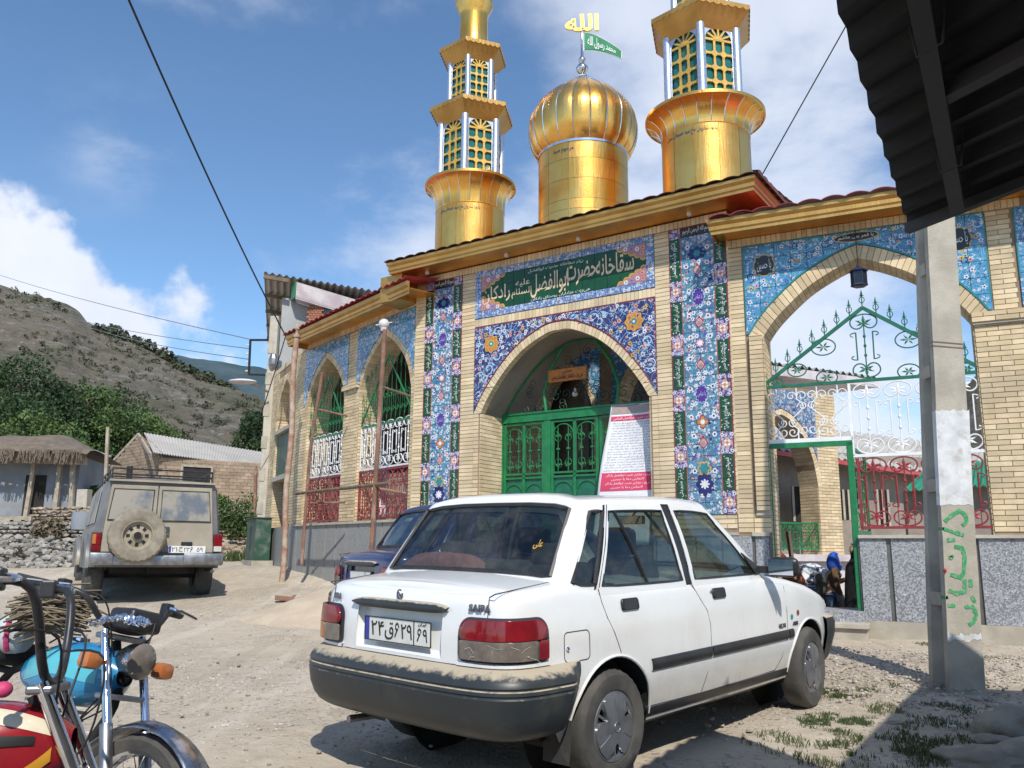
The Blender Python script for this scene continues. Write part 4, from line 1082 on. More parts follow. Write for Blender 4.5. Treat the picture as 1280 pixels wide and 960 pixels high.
# ------------------------------------------------------------------ railed wing (frame L, x = -u) and its turned end (frame L2)
def build_wing():
 core=MB();br=MB();th=.48;zt=5.22
 H=[(0,4.93),(.22,4.82),(.50,4.62),(.74,4.38),(.90,4.12),(1.00,3.80)]
 A2=Arch(-1.02,H,.11);A1=Arch(-3.26,[(0,4.91),(.20,4.81),(.46,4.63),(.68,4.40),(.82,4.18),(.90,3.90)],.11)
 core.box(-.13,0.0,0,th,.3,zt);core.box(A1.x1(),A2.x0(),0,th,.3,zt);core.box(-4.36,A1.x0(),0,th,.3,zt)
 core_over(core,A2,A2.x0(),A2.x1(),zt,th);core_over(core,A1,A1.x0(),A1.x1(),zt,th)
 core.box(-4.36,.0,0,th,.3,1.60)
 wall=FL.put(core.build('arcade_wall','mortar'))
 for a,b,z0_,z1_ in((-.13,-.0,1.66,4.1),(-.06,0,4.1,5.10),(A1.x1(),A2.x0(),1.66,4.02),(-2.36,-2.02,4.1,5.10),(-4.36,A1.x0(),1.66,4.0),(-4.36,-4.22,4.0,5.10)):
  strip(br,a,b,z0_,z1_,bond=.22 if b-a>.26 else 0)
 strip(br,A1.x1()-.03,A2.x0()+.03,4.02,4.10,y=-.03,dy=.03,bond=.2)
 soldier(br,-4.36,0,5.12,5.22)
 for A in(A1,A2):
  jamb(br,A.x0()+.002,0,th,1.62,3.95,1);jamb(br,A.x1()-.002,0,th,1.62,3.95,-1);voussoirs(br,A,0,th,.068,depth_rows=3)
 br.build('brick','brick',wall,kind='stuff')
 for A,xa,xb in((A2,-2.02,-.06),(A1,-4.22,-2.36)):
  pan=tile_panel(FL,'spandrel_panel',lin(xa,xb,10),lin(3.95,5.11,6),-.004,lambda i,j:'tile_sky',A,False)
 wl=MB();wl.box(-4.36,.0,-.02,0,.3,1.60);dado=FL.put(wl.build('dado','ink'))
 u=0.0
 while u>-4.34:q=MB();q.box(max(u-.40,-4.36),u-.012,-.045,-.02,.45,1.60);q.build('stone_slab','granite_fine',dado);u-=.412
 c=MB();c.box(-4.42,0.02,-.075,.06,1.602,1.645);FL.put(c.build('dado_cap','concrete_pale'))
 r_=MB();r_.box(-6.5,-.2,3.9,4.0,.2,5.4);r_.box(-4.5,-4.4,th,3.9,.2,5.3);FL.put(r_.build('inner_wall','plaster_dark'))
 c2=MB();b2=MB();A=Arch(-1.55,[(0,4.95),(.25,4.83),(.55,4.6),(.78,4.3),(.92,4.0)],.11)
 c2.box(A.x1(),0,0,.4,.3,zt);c2.box(-3.05,A.x0(),0,.4,.3,zt);core_over(c2,A,A.x0(),A.x1(),zt,.4);c2.box(-3.05,0,0,.4,.3,1.6)
 w2=FL2.put(c2.build('end_wall','mortar'));strip(b2,A.x1(),0,1.66,5.1,bond=.22);strip(b2,-3.05,A.x0(),1.66,5.1,bond=.22)
 z=4.0
 for side in(0,1):
  zz=4.02
  while zz<5.08:
   xs=[x for x,q in A.out if q>zz];
   if xs:
    e=min(xs)-.0 if side==0 else max(xs)
    (bbox(b2,A.x0()-.0,e-.03,-.010,.015,zz,zz+.05)if e-.03>A.x0()else None)if side==0 else(bbox(b2,e+.03,A.x1(),-.010,.015,zz,zz+.05)if e+.03<A.x1()else None)
   zz+=CH
 soldier(b2,-3.05,0,5.12,5.22);voussoirs(b2,A,0,.4,.068,depth_rows=2);jamb(b2,A.x0()+.002,0,.4,1.62,4.0,1)
 b2.build('brick','brick',w2,kind='stuff')
 q=MB();q.box(A.x0(),A.x1(),.04,.08,2.72,3.66);FL2.put(q.build('green_glass_panel','metal_green_box'))
 q=MB();q.box(A.x0()-.06,A.x1()+.04,-.05,.14,2.62,2.72);q.box(A.x0()-.06,A.x1()+.04,-.05,.14,3.66,3.74);FL2.put(q.build('panel_ledge','concrete_pale'))
 q=MB();q.box(A.x0(),A.x1(),.36,.39,1.6,5.0);FL2.put(q.build('inner_screen','plaster_dark'))
 q=MB();q.box(-3.05,0,-.03,0,.3,1.62);FL2.put(q.build('dado','granite_fine'))
build_wing()
# ------------------------------------------------------------------ eaves, soffits, roofs
def eave(fr,x0,x1,yf,zb,zt,name='eave_fascia',ret_r=None,ret_l=None,mat='gold_paint'):
 """moulded fascia running in x at y = yf, with returns of given depth"""
 prof=[(0.0,zb),(-.012,zb),(-.012,zb+.035),(-.035,zb+.05),(-.035,zb+.10),(-.022,zb+.112),(-.05,zb+.15),(-.05,zt),(0.0,zt)]
 mb=MB();n=len(prof)
 path=[]
 if ret_l:path.append(('L',x0,ret_l))
 V=[]
 def ring(x,y,dx,dy):
  return[(x+dx*p,y+dy*p,z)for p,z in prof]
 rings=[]
 if ret_l:rings.append(ring(x0,yf+ret_l,1,0))
 rings.append(ring(x0,yf,1 if ret_l else 0,1));rings.append(ring(x1,yf,-1 if ret_r else 0,1))
 if ret_r:rings.append(ring(x1,yf+ret_r,-1,0))
 vs=[v for r_ in rings for v in r_]
 fs=[(i*n+k,i*n+(k+1)%n,(i+1)*n+(k+1)%n,(i+1)*n+k)for i in range(len(rings)-1)for k in range(n)]
 fs+=[tuple(range(n)),tuple((len(rings)-1)*n+k for k in range(n))]
 mb.add(vs,fs);o=mb.build(name,mat,fix=True);return fr.put(o)
def eave2(fr,pts,zb,zt,mat='gold_paint',name='eave_fascia'):
 """mitred moulding along a path of (x, y, outward normal x, outward normal y)"""
 prof=[(0.0,zb),(.012,zb),(.012,zb+.040),(.030,zb+.055),(.030,zb+.10),(.018,zb+.112),(.050,zb+.145),(.050,zt),(0.0,zt)]
 n=len(prof);vs=[(x+nx*p,y+ny*p,z)for(x,y,nx,ny)in pts for p,z in prof]
 fs=[(i*n+k,i*n+(k+1)%n,(i+1)*n+(k+1)%n,(i+1)*n+k)for i in range(len(pts)-1)for k in range(n)]+[tuple(range(n)),tuple((len(pts)-1)*n+k for k in range(n))]
 mb=MB();mb.add(vs,fs);return fr.put(mb.build(name,mat,fix=True))
def roofsheet(fr,x0,x1,y0,z0,y1,z1,mat,pitch=.20,amp=.022,name='roof_sheet',along='x',thick=.008,step=.075,nseg=10):
 """corrugated sheet: waves run up the slope; pressed-tile steps across it"""
 mb=MB();nx=int((x1-x0)/pitch*nseg);ny=max(2,int((y1-y0)/.30))*3
 def f(u,v):
  x=x0+(x1-x0)*u;y=y0+(y1-y0)*v;z=z0+(z1-z0)*v
  w=amp*(abs(sin(pi*(x-x0)/pitch))**.7*2-1);st_=step*.25*((v*(y1-y0)/.30)%1.0)
  return(x,y,z+w-st_)
 mb.grid(f,nx,ny);b0=len(mb.v)
 for i in range(nx):
  a,b=mb.v[i],mb.v[i+1];mb.add([a,b,(b[0],b[1]+.004,b[2]-thick),(a[0],a[1]+.004,a[2]-thick)],[(0,1,2,3)])
 return fr.put(mb.build(name,mat,smooth=True,angle=50))
def build_eaves():
 XR=FP.hit(941,236,-.42)[0]
 eave2(FP,[(-5.50,.9,-1,0),(-5.50,-.42,-1,-1),(XR,-.42,1,-1),(XR,1.5,1,0)],5.57,5.755)
 so=MB();so.box(-5.49,XR-.01,-.41,1.4,5.575,5.595);FP.put(so.build('soffit','gold_dull'))
 roofsheet(FP,-5.58,XR+.08,-.50,5.78,1.75,6.02,'roof_brown',.22,.013)
 sd=MB();sd.add([(.40,-.48,5.79),(.40,1.6,5.79),(.40,2.6,6.24),(.36,2.6,6.22),(.36,-.48,5.77)],[(0,1,2),(0,4,3,2)]);
 vg=MB();n=40
 for i in range(n):
  a,b=-.50+2.1*i/n,-.50+2.1*(i+1)/n;za=5.79+.03*abs(sin(pi*(a+.5)/.22));zb_=5.79+.03*abs(sin(pi*(b+.5)/.22))
  vg.add([(XR+.10,a,5.755),(XR+.10,b,5.755),(XR+.10,b,zb_),(XR+.10,a,za),(XR,a,za+.02),(XR,b,zb_+.02)],[(0,1,2,3),(3,2,5,4)])
 FP.put(vg.build('roof_verge','roof_brown'))
 sl=MB();sl.box(-5.2,-.30,.64,1.75,5.20,5.55);FP.put(sl.build('roof_slab','plaster_dark'))
 for x in(-4.9,-3.35,-2.1,-.42):
  q=MB();q.lathe([(.030,0),(.034,-.03),(.026,-.055),(0,-.055)],12,(x,-.2,5.573));FP.put(q.build('spotlight','ceramic',smooth=True))
 eave2(FRr,[(-.10,.30,-1,0),(-.10,-.40,-1,-1),(7.0,-.40,0,-1)],5.10,5.29)
 so=MB();so.box(-.09,7.0,-.39,.5,5.145,5.16);FRr.put(so.build('soffit','gold_dull'))
 roofsheet(FRr,-.12,7.0,-.50,5.315,.75,5.62,'roof_red',.27,.020)
 roofsheet(FRr,-.12,7.0,.75,5.62,1.6,5.30,'roof_red',.27,.020)
 XE=FL.hit(361,428,-.42)[0]
 eave2(FL,[(XE,.7,-1,0),(XE,-.42,-1,-1),(.40,-.42,0,-1)],5.13,5.34)
 so=MB();so.box(XE+.01,.40,-.41,.6,5.215,5.235);FL.put(so.build('soffit','gold_dull'))
 roofsheet(FL,XE-.08,.45,-.52,5.38,3.2,5.95,'roof_red',.20,.022)
 sl=MB();sl.box(-4.4,-.1,.50,4.0,5.22,5.40);FL.put(sl.build('roof_slab','plaster_dark'))
 gp_=MB();gp_.box(-5.76,-5.30,-.36,.2,5.14,5.57);FP.put(gp_.build('gilded_infill','gold_paint'))
 dep=3.3;g=lambda px,py:FP.hit(px,py,dep)
 xa,xb=g(668,500)[0],g(748,500)[0];xc,xd=g(768,500)[0],g(850,500)[0]
 core=MB();br=MB();zt=5.2
 ztop1=g(705,452)[1];h1=(xb-xa)/2;c1=(xa+xb)/2;h2=(xd-xc)/2;c2=(xc+xd)/2
 A1=Arch(c1,[(0,ztop1),(h1*.3,ztop1-.12),(h1*.65,ztop1-.38),(h1*.9,ztop1-.75),(h1,ztop1-1.1)],.1)
 A2=Arch(c2,[(0,ztop1),(h2*.3,ztop1-.12),(h2*.65,ztop1-.38),(h2*.9,ztop1-.75),(h2,ztop1-1.1)],.1)
 for a,b in((xa-1.6,A1.x0()),(A1.x1(),A2.x0()),(A2.x1(),-.6)):
  core.box(a,b,dep,dep+.35,.2,zt);strip(br,a,b,.4,ztop1-1.1,y=dep,bond=.22)
  jamb(br,a+.0,dep,dep+.35,.4,ztop1-1.1,-1);jamb(br,b,dep,dep+.35,.4,ztop1-1.1,1)
 for A in(A1,A2):
  core_over(core,A,A.x0(),A.x1(),zt,.35,dep)
  voussoirs(br,A,dep,dep+.35,.07)
 w=FP.put(core.build('inner_arcade','mortar'));br.build('brick','brick_front',w,kind='stuff')
 for A in(A1,A2):
  pan=tile_panel(FP,'inner_tile_panel',lin(A.out[0][0]-.05,A.out[-1][0]+.05,8),lin(ztop1-1.1,ztop1+.5,7),dep-.004,lambda i,j:'tile_sky',A,False)
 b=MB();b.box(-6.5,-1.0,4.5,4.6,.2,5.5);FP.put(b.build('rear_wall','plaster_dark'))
build_eaves()
# ------------------------------------------------------------------ minarets and dome
def lattice_face(mbs,a0,R,z0,z1,ins=.012):
 """one glazed face of a hexagonal lantern between corner angles a0 and a0+60; mbs = (lattice, glass, sheet)"""
 lat,gl,sh=mbs
 p=Vector((R*cos(a0),R*sin(a0),0));q=Vector((R*cos(a0+pi/3),R*sin(a0+pi/3),0));L=(q-p).length
 ux=(q-p)/L;nn=Vector((cos(a0+pi/6),sin(a0+pi/6),0))
 def P(x,z,d=0):return p+ux*x+nn*d+Vector((0,0,z))
 m0,m1=L*.13,L*.87;w=m1-m0;zs=z1-w*.52
 gl.add([P(m0,z0,-.03),P(m1,z0,-.03),P(m1,z1-.02,-.03),P(m0,z1-.02,-.03)],[(0,1,2,3)])
 n=14;cx_=L/2;r=w/2
 arcp=[(cx_-r*cos(pi*i/n),zs+r*.92*sin(pi*i/n))for i in range(n+1)]
 vs=[P(x,z,0)for x,z in arcp]+[P(x,z1,0)for x,z in arcp]
 sh.add(vs,[(i,i+1,n+2+i,n+1+i)for i in range(n)])
 sh.add([P(0,z0,0),P(m0,z0,0),P(m0,z1,0),P(0,z1,0)],[(0,1,2,3)]);sh.add([P(m1,z0,0),P(L,z0,0),P(L,z1,0),P(m1,z1,0)],[(0,1,2,3)])
 bw=L*.062
 def bar(a,b,wd=bw,d=.004):
  A=Vector(P(a[0],a[1],d));B=Vector(P(b[0],b[1],d));dd=(B-A);
  if dd.length<1e-4:return
  dd.normalize();s_=dd.cross(nn)*wd/2;k=nn*.016
  lat.add([A-s_,A+s_,B+s_,B-s_,A-s_-k,A+s_-k,B+s_-k,B-s_-k],[(0,1,2,3),(0,3,7,4),(1,5,6,2)])
 rows=5;rh=(zs-z0)/(rows-.5)
 for i in range(rows):
  z=zs-rh*i
  bar((m0,z),(m1,z))
  for f in(1/3,2/3):
   x=m0+w*f
   if i>0:
    s_=L*.115;V=[P(x-s_,z,.006),P(x,z-s_,.006),P(x+s_,z,.006),P(x,z+s_,.006)];lat.add(V,[(0,1,2,3)])
   if 0<i:
    pass
  if i>0:
   for xe,sg in((m0,1),(m1,-1)):
    s_=L*.07;lat.add([P(xe,z-s_,.005),P(xe+sg*s_,z,.005),P(xe,z+s_,.005)],[(0,1,2)])
 for f in(1/3,2/3):bar((m0+w*f,z0),(m0+w*f,zs))
 for k in range(5):
  a=pi*(k+1)/6;bar((cx_,zs),(cx_+r*.95*cos(a),zs+r*.88*sin(a)),bw*.8)
 pts=[(cx_+r*.28*cos(pi*i/8),zs+r*.26*sin(pi*i/8))for i in range(9)]
 lat.add([P(cx_,zs,.006)]+[P(x,z,.006)for x,z in pts],[(0,i+1,i+2)for i in range(8)])
def hex_tier(t,R,z0,z1,ang,Ro,zr,name='lantern_storey'):
 lat,gl,sh,co=MB(),MB(),MB(),MB()
 for k in range(6):lattice_face((lat,gl,sh),ang+k*pi/3,R,z0,z1)
 st=sh.build(name,'silver_sheet',t)
 gl.build('glass','glass_teal',st);lat.build('lattice','lattice_gold',st)
 for k in range(6):
  a=ang+k*pi/3;q=MB();r=R*.11
  q.lathe([(r,0),(r,z1-z0)],10,(R*cos(a),R*sin(a),z0));q.build('corner_post','silver_sheet',st,smooth=True)
 e=MB();rim=zr
 for k in range(6):
  a0,a1=ang+k*pi/3,ang+(k+1)*pi/3
  def PT(r,a,z):return Vector((r*cos(a),r*sin(a),z))
  A,B=PT(R*1.0,a0,z1-.05),PT(R*1.0,a1,z1-.05);C,D=PT(Ro,a0,rim-.05),PT(Ro,a1,rim-.05)
  e.add([A,B,D,C],[(0,1,2,3)])
  n=7
  for i in range(n):
   for j in range(6):
    f0,f1=(i+j/6)/n,(i+(j+1)/6)/n;h0=.052-.040*abs(sin(pi*j/6))if True else 0;h1=.052-.040*abs(sin(pi*(j+1)/6))
    P0,P1=C+(D-C)*f0,C+(D-C)*f1
    up=Vector((0,0,.055))
    e.add([P0-Vector((0,0,.030*abs(sin(pi*j/6))-.0)),P1-Vector((0,0,.030*abs(sin(pi*(j+1)/6)))),P1+up,P0+up],[(0,1,2,3)])
  C2,D2=PT(Ro,a0,rim+.005),PT(Ro,a1,rim+.005);E=PT(R*.5,a0,rim+.09);F_=PT(R*.5,a1,rim+.09)
  e.add([C2,D2,F_,E],[(0,1,2,3)])
 e.build('lantern_eave','gold_paint',t)
def drum(mb,r,z0,z1,n=64,rib=.0):
 mb.lathe([(r,z0),(r,z1)],n)
def minaret(loc,base_az,p,label):
 t=thing('minaret',label,'minaret',loc,0,'gilded minarets')
 r,zb,zf,rt,zt=p['r'],p['zb'],p['zf'],p['rt'],p['zt']
 n=12
 for k in range(n):
  q=MB();a0=base_az+2*pi*k/n
  q.lathe([(r,zb),(r+.0,zf)],6,a0=a0+.006,a1=a0+2*pi/n-.006);q.build('drum_sheet','gold'if k%3 else 'gold_dull',t,smooth=True)
 q=MB();q.lathe([(r-.006,zb),(r-.006,zf+.02)],48);q.lathe([(r+.002,zf-.012),(r+.008,zf),(r+.002,zf+.012)],48);q.build('seam_ring','gold_dull',t,smooth=True)
 n=22;prof=[(r,zf+.01)]+[(r+(rt-r)*((i/8)**2.2),zf+(zt-zf)*(1-(1-i/8)**1.35))for i in range(1,9)]
 for k in range(n):
  a0=base_az+2*pi*k/n;q=MB();q.lathe(prof,1,a0=a0+.010,a1=a0+2*pi/n-.010);q.build('flare_sheet','gold',t,smooth=True)
 q=MB()
 for k in range(n):
  a=base_az+2*pi*k/n;q.tube([((rr-.002)*cos(a),(rr-.002)*sin(a),z)for rr,z in prof],.008,4)
 q.build('seam_strip','silver_seam',t)
 q=MB();q.lathe([(rt-.01,zt-.01),(rt+.012,zt),(rt+.012,zt+.045),(rt-.02,zt+.05),(0,zt+.05)],66);q.build('rim','gold',t,smooth=True)
 hex_tier(t,p['R1'],zt+.05,p['z1'],p['ang'],p['Ro1'],p['zr1'])
 hex_tier(t,p['R2'],p['zr1']+.05,p['z2'],p['ang'],p['Ro2'],p['zr2'],'upper_lantern_storey')
 r3=p['r3'];z3=p['zr2']+.05
 q=MB();q.lathe([(r3*1.04,z3),(r3,z3+.1),(r3*.95,p['z4']),(r3*1.0,p['z4']+.08),(r3*1.3,p['z4']+.24),(r3*1.32,p['z4']+.30),(r3*.8,p['z4']+.31),(r3*.9,p['z4']+.5),(r3*1.05,p['z4']+.75),(r3*.8,p['z4']+1.05),(r3*.2,p['z4']+1.35),(0,p['z4']+1.4)],40);q.build('top_shaft','gold',t,smooth=True)
 me=text_mesh(fa('یادبود شادروان حاج سید حسینعلی سیدی'),.1,0);xs=[v.co.x for v in me.vertices];ww=max(xs)-min(xs);span=1.25
 toc=atan2(-loc[1],-loc[0])-.35
 for v in me.vertices:
  a=toc+(v.co.x-(max(xs)+min(xs))/2)/ww*span;z=zf-.12+v.co.y*1.0;v.co=((r+.004)*cos(a),(r+.004)*sin(a),z)
 me.materials.clear();me.materials.append(M['glaze_navy']);o=inst('painted_lettering',me,t)
 return t
def ax(s_,b):return FP.w(s_,b,0)
pL=ax(-4.89,.9);pR=ax(-.57,.9);pD=ax(-2.63,.9)
GZ=5.0
minaret((pL.x,pL.y,0),radians(10),dict(r=.602,zb=5.6,zf=6.92,rt=.79,zt=7.38,R1=.56,z1=8.54,ang=radians(260.8),Ro1=.78,zr1=8.80,R2=.425,z2=9.74,Ro2=.636,zr2=9.98,r3=.265,z4=10.74),'farther minaret, gold with two latticed storeys and a slim gold shaft, nearest the railed wing')
minaret((pR.x,pR.y,0),radians(3),dict(r=.637,zb=5.6,zf=7.08,rt=.858,zt=7.40,R1=.57,z1=8.66,ang=radians(255.1),Ro1=.82,zr1=8.94,R2=.44,z2=9.9,Ro2=.66,zr2=10.2,r3=.29,z4=10.95),'nearer and larger gold minaret with a flared head, beside the green and red gateway')
def dome():
 t=thing('dome','gilded onion dome with silver seams on a gold drum, between the two minarets','dome',(pD.x,pD.y,0))
 r=.717
 rnd=random.Random(2)
 for k in range(12):
  a0=radians(7)+2*pi*k/12
  z=5.6;j=0
  while z<7.30:
   h=.33 if z>6.3 else .16;zz=min(z+h,7.34)
   q=MB();q.lathe([(r,z+.003),(r,zz-.003)],5,a0=a0+.004,a1=a0+pi/6-.004);q.build('drum_sheet','gold'if(k+j)%3 else 'gold_dull',t,smooth=True);z=zz;j+=1
 q=MB();q.lathe([(r-.006,5.6),(r-.006,7.38)],60);q.build('drum_core','gold_dull',t,smooth=True)
 q=MB();q.lathe([(r,7.33),(r+.012,7.335),(r+.014,7.37),(r,7.38)],60);q.build('collar','silver_seam',t,smooth=True)
 prof=cat([(.712,7.37),(.785,7.46),(.845,7.63),(.870,7.84),(.850,8.01),(.765,8.20),(.63,8.37),(.465,8.51),(.295,8.64),(.14,8.75),(.075,8.82)],3)
 n=20
 base=None
 for k in range(n):
  a0=radians(3)+2*pi*k/n;w=2*pi/n
  if base is None:
   q=MB()
   def f(u,v):
    i=v*(len(prof)-1);a,b=prof[int(i)],prof[min(len(prof)-1,int(i)+1)];ff=i-int(i);rr=a[0]+(b[0]-a[0])*ff;z=a[1]+(b[1]-a[1])*ff
    rr*=1+.018*sin(pi*u);aa=.012+(w-.024)*u;return(rr*cos(aa),rr*sin(aa),z)
   q.grid(f,5,len(prof)-1);o=q.build('dome_panel','gold',t,smooth=True);base=o.data;o.rotation_euler=(0,0,a0)
  else:inst('dome_panel',base,t,(0,0,0),(0,0,a0))
 q=MB()
 for k in range(n):
  a=radians(3)+2*pi*k/n;q.tube([((rr+.001)*cos(a),(rr+.001)*sin(a),z)for rr,z in prof],.007,4)
 q.build('seam_strip','silver_seam',t)
 q=MB()
 for k in range(n):
  a=radians(3)+2*pi*(k+.5)/n
  for i in range(5,len(prof)-6):rr,z=prof[i];q.sphere((rr*1.02*cos(a),rr*1.02*sin(a),z),.006,5,3)
 q.build('rivets','silver_seam',t,kind='stuff')
 me=text_mesh(fa('مرحوم سید'),.1,0);xs=[v.co.x for v in me.vertices];ww=max(xs)-min(xs);toc=atan2(-pD.y,-pD.x)-.45
 for v in me.vertices:
  a=toc+(v.co.x-(max(xs)+min(xs))/2)/ww*.5;v.co=((r+.004)*cos(a),(r+.004)*sin(a),7.20+v.co.y)
 me.materials.clear();me.materials.append(M['glaze_navy']);inst('painted_lettering',me,t)
 q=MB();q.lathe([(.11,8.79),(.115,8.81),(.06,8.82),(.05,8.86),(.045,8.88),(.075,8.91),(.10,8.96),(.098,9.0),(.06,9.05),(.035,9.07),(.04,9.08),(.060,9.11),(.062,9.14),(.04,9.18),(.024,9.20),(.020,9.72),(0,9.72)],18)
 q.build('finial','chrome',t,smooth=True)
 az=-pi/2+.0
 face=atan2(pD.x,pD.y)
 me=text_mesh(fa('الله'),1,.018,offset=.03,res=4)
 xs=[v.co.x for v in me.vertices];ys=[v.co.y for v in me.vertices];w=max(xs)-min(xs);h=max(ys)-min(ys)
 for v in me.vertices:v.co.x=(v.co.x-(max(xs)+min(xs))/2)*.56/w;v.co.y=(v.co.y-min(ys))*.31/h
 me.materials.clear();me.materials.append(M['emblem_gold']);o=inst('emblem',me,t,(0,0,9.66),(pi/2,0,-face))
 fl=thing('flag','small green pennant with white border and lettering, flying from the finial of the dome','flag',(pD.x,pD.y,0),-face)
 q=MB()
 def f(u,v):
  x=.03+.62*u;top=9.63-.06*u-.30*u**1.6;bot=9.30-.04*u-.13*u**2
  z=bot+(top-bot)*v+.018*sin(u*7);return(x,.05*sin(u*6+1)*u,z)
 q.grid(f,26,8);q.build('cloth','flag_green',fl,smooth=True,solid=.003)
 q=MB();e=[f(i/26,1)for i in range(27)]+[f(1,1-j/8)for j in range(1,9)]+[f(1-i/26,0)for i in range(1,27)]
 q.tube([(x,y-.002,z)for x,y,z in e],.0085,4,closed=True);q.build('border','fabric_white',fl)
 me=text_mesh(fa('محمد رسول الله'),1,.0,offset=.02);xs=[v.co.x for v in me.vertices];ys=[v.co.y for v in me.vertices];w=max(xs)-min(xs);h=max(ys)-min(ys)
 for v in me.vertices:
  u=.10+.74*(v.co.x-min(xs))/w;vv=.12+.72*(v.co.y-min(ys))/h;p=f(u,vv);v.co=(p[0],p[1]-.008,p[2])
 me.materials.clear();me.materials.append(M['fabric_white']);inst('flag_lettering',me,fl)
simple('emblem_gold',(.95,.62,.12),(.85,.50,.10),8,.35,metal=.6);simple('flag_green',(.02,.27,.12),(.02,.22,.10),5,.7)
dome()
# ------------------------------------------------------------------ ironwork
def strokes(mb,L,P,r=.008,n=5):
 for pts in L:mb.tube([P(*p)for p in pts],r,n,cap=False)
def spear(mb,P,x,z,h=.20,s_=1.0):
 mb.tube([P(x,z),P(x,z+h*.55)],.007,5);w=.030*s_
 for sg in(-1,1):
  mb.tube([P(x,z+h*.18),P(x+sg*w,z+h*.34),P(x+sg*w*.9,z+h*.48),P(x,z+h*.60)],.005,4)
  mb.tube([P(x,z+h*.66),P(x+sg*w*.9,z+h*.62)],.004,4)
 V=[P(x-w*.55,z+h*.62),P(x,z+h),P(x+w*.55,z+h*.62),P(x,z+h*.56)]
 c=sum((Vector(v)for v in V),Vector())/4;nrm=(Vector(V[1])-Vector(V[0])).cross(Vector(V[2])-Vector(V[0])).normalized()*.006
 mb.add([Vector(v)for v in V]+[c+nrm,c-nrm],[(0,1,4),(1,2,4),(2,3,4),(3,0,4),(1,0,5),(2,1,5),(3,2,5),(0,3,5)])
def leafm(mb,P,x,z,dx,dz,w=.018,th=.006):
 """a forged leaf from (x,z) along (dx,dz)"""
 l=hypot(dx,dz)or 1;nx,nz=-dz/l*w,dx/l*w
 V=[P(x,z),P(x+dx*.45+nx,z+dz*.45+nz),P(x+dx,z+dz),P(x+dx*.45-nx,z+dz*.45-nz)]
 nrm=(Vector(V[1])-Vector(V[0])).cross(Vector(V[2])-Vector(V[0])).normalized()*th;c=(Vector(V[0])+Vector(V[2]))/2
 mb.add([Vector(v)for v in V]+[c+nrm,c-nrm],[(0,1,4),(1,2,4),(2,3,4),(3,0,4),(1,0,5),(2,1,5),(3,2,5),(0,3,5)])
def palm(mb,P,x,z,s_=1,up=1,k=1.0):
 """fleur of five leaves"""
 for a in(-1.15,-.6,0,.6,1.15):
  l=(.085 if a==0 else .066)*k;leafm(mb,P,x,z,sin(a)*l,cos(a)*l*up,.015*k)
def motif(mb,P,cx_,z0,z1,w=.30,r=.0085):
 """lyre panel: scrolled hoops at head and foot joined by side stems, centre bar with collars"""
 hw=w*.42;H=z1-z0;rr=hw
 for zc,sg in((z1-rr*.62,1),(z0+rr*.62,-1)):
  strokes(mb,[[(cx_+rr*cos(a),zc+sg*rr*.62*sin(a))for a in[pi*i/12 for i in range(13)]]],P,r)
  for s_ in(-1,1):
   strokes(mb,[[(cx_+s_*rr,zc)]+[(cx_+s_*(rr-rr*.5*(1-cos(t))),zc-sg*rr*.55*sin(t))for t in[pi*i/8 for i in range(1,9)]]],P,r)
   strokes(mb,[[(cx_+s_*hw*.62,zc-sg*rr*.85)]+[(cx_+s_*(hw*.62+rr*.42*sin(t)),zc-sg*(rr*.85+rr*.18*(1-cos(t))))for t in[pi*i/6 for i in range(1,6)]]],P,r*.8)
   leafm(mb,P,cx_,zc-sg*rr*.1,s_*rr*.62,sg*rr*.25,.016);leafm(mb,P,cx_,zc-sg*rr*.1,s_*rr*.55,-sg*rr*.2,.014)
  leafm(mb,P,cx_,zc-sg*rr*.25,0,sg*rr*.85,.020)
 for s_ in(-1,1):strokes(mb,[[(cx_+s_*hw*.62,z1-rr*1.45),(cx_+s_*hw*.60,z0+rr*1.45)]],P,r)
 strokes(mb,[[(cx_,z1-rr*.9),(cx_,z0+rr*.9)]],P,r*.9)
 for f in(.35,.5,.65):
  mb.sphere(P(cx_,z0+H*f),r*2.0,6,4,1,1,1.3)
def scroll_bar(mb,P,x,z0,z1,r=.0085,fl=1):
 """the S-bars with volutes over the little door"""
 H=z1-z0;w=H*.10
 strokes(mb,[[(x,z0),(x,z0+H*.22)]+[(x+fl*w*1.1*sin(t),z0+H*(.22+.56*t/pi/2*1.0))for t in[2*pi*i/14 for i in range(1,15)]]+[(x,z0+H*.80),(x,z1)]],P,r)
 for(dx,dz,a0,sg)in((1,.34,pi,1),(-1,.64,0,1),(1,.84,pi,-1),(-1,.20,0,-1),(-1,.84,0,1),(1,.16,pi,1)):
  strokes(mb,[spiral(x+fl*dx*w*.95,z0+H*dz,w*.9,a0 if fl>0 else pi-a0,1.15,sg*fl,14,.25)],P,r*.85)
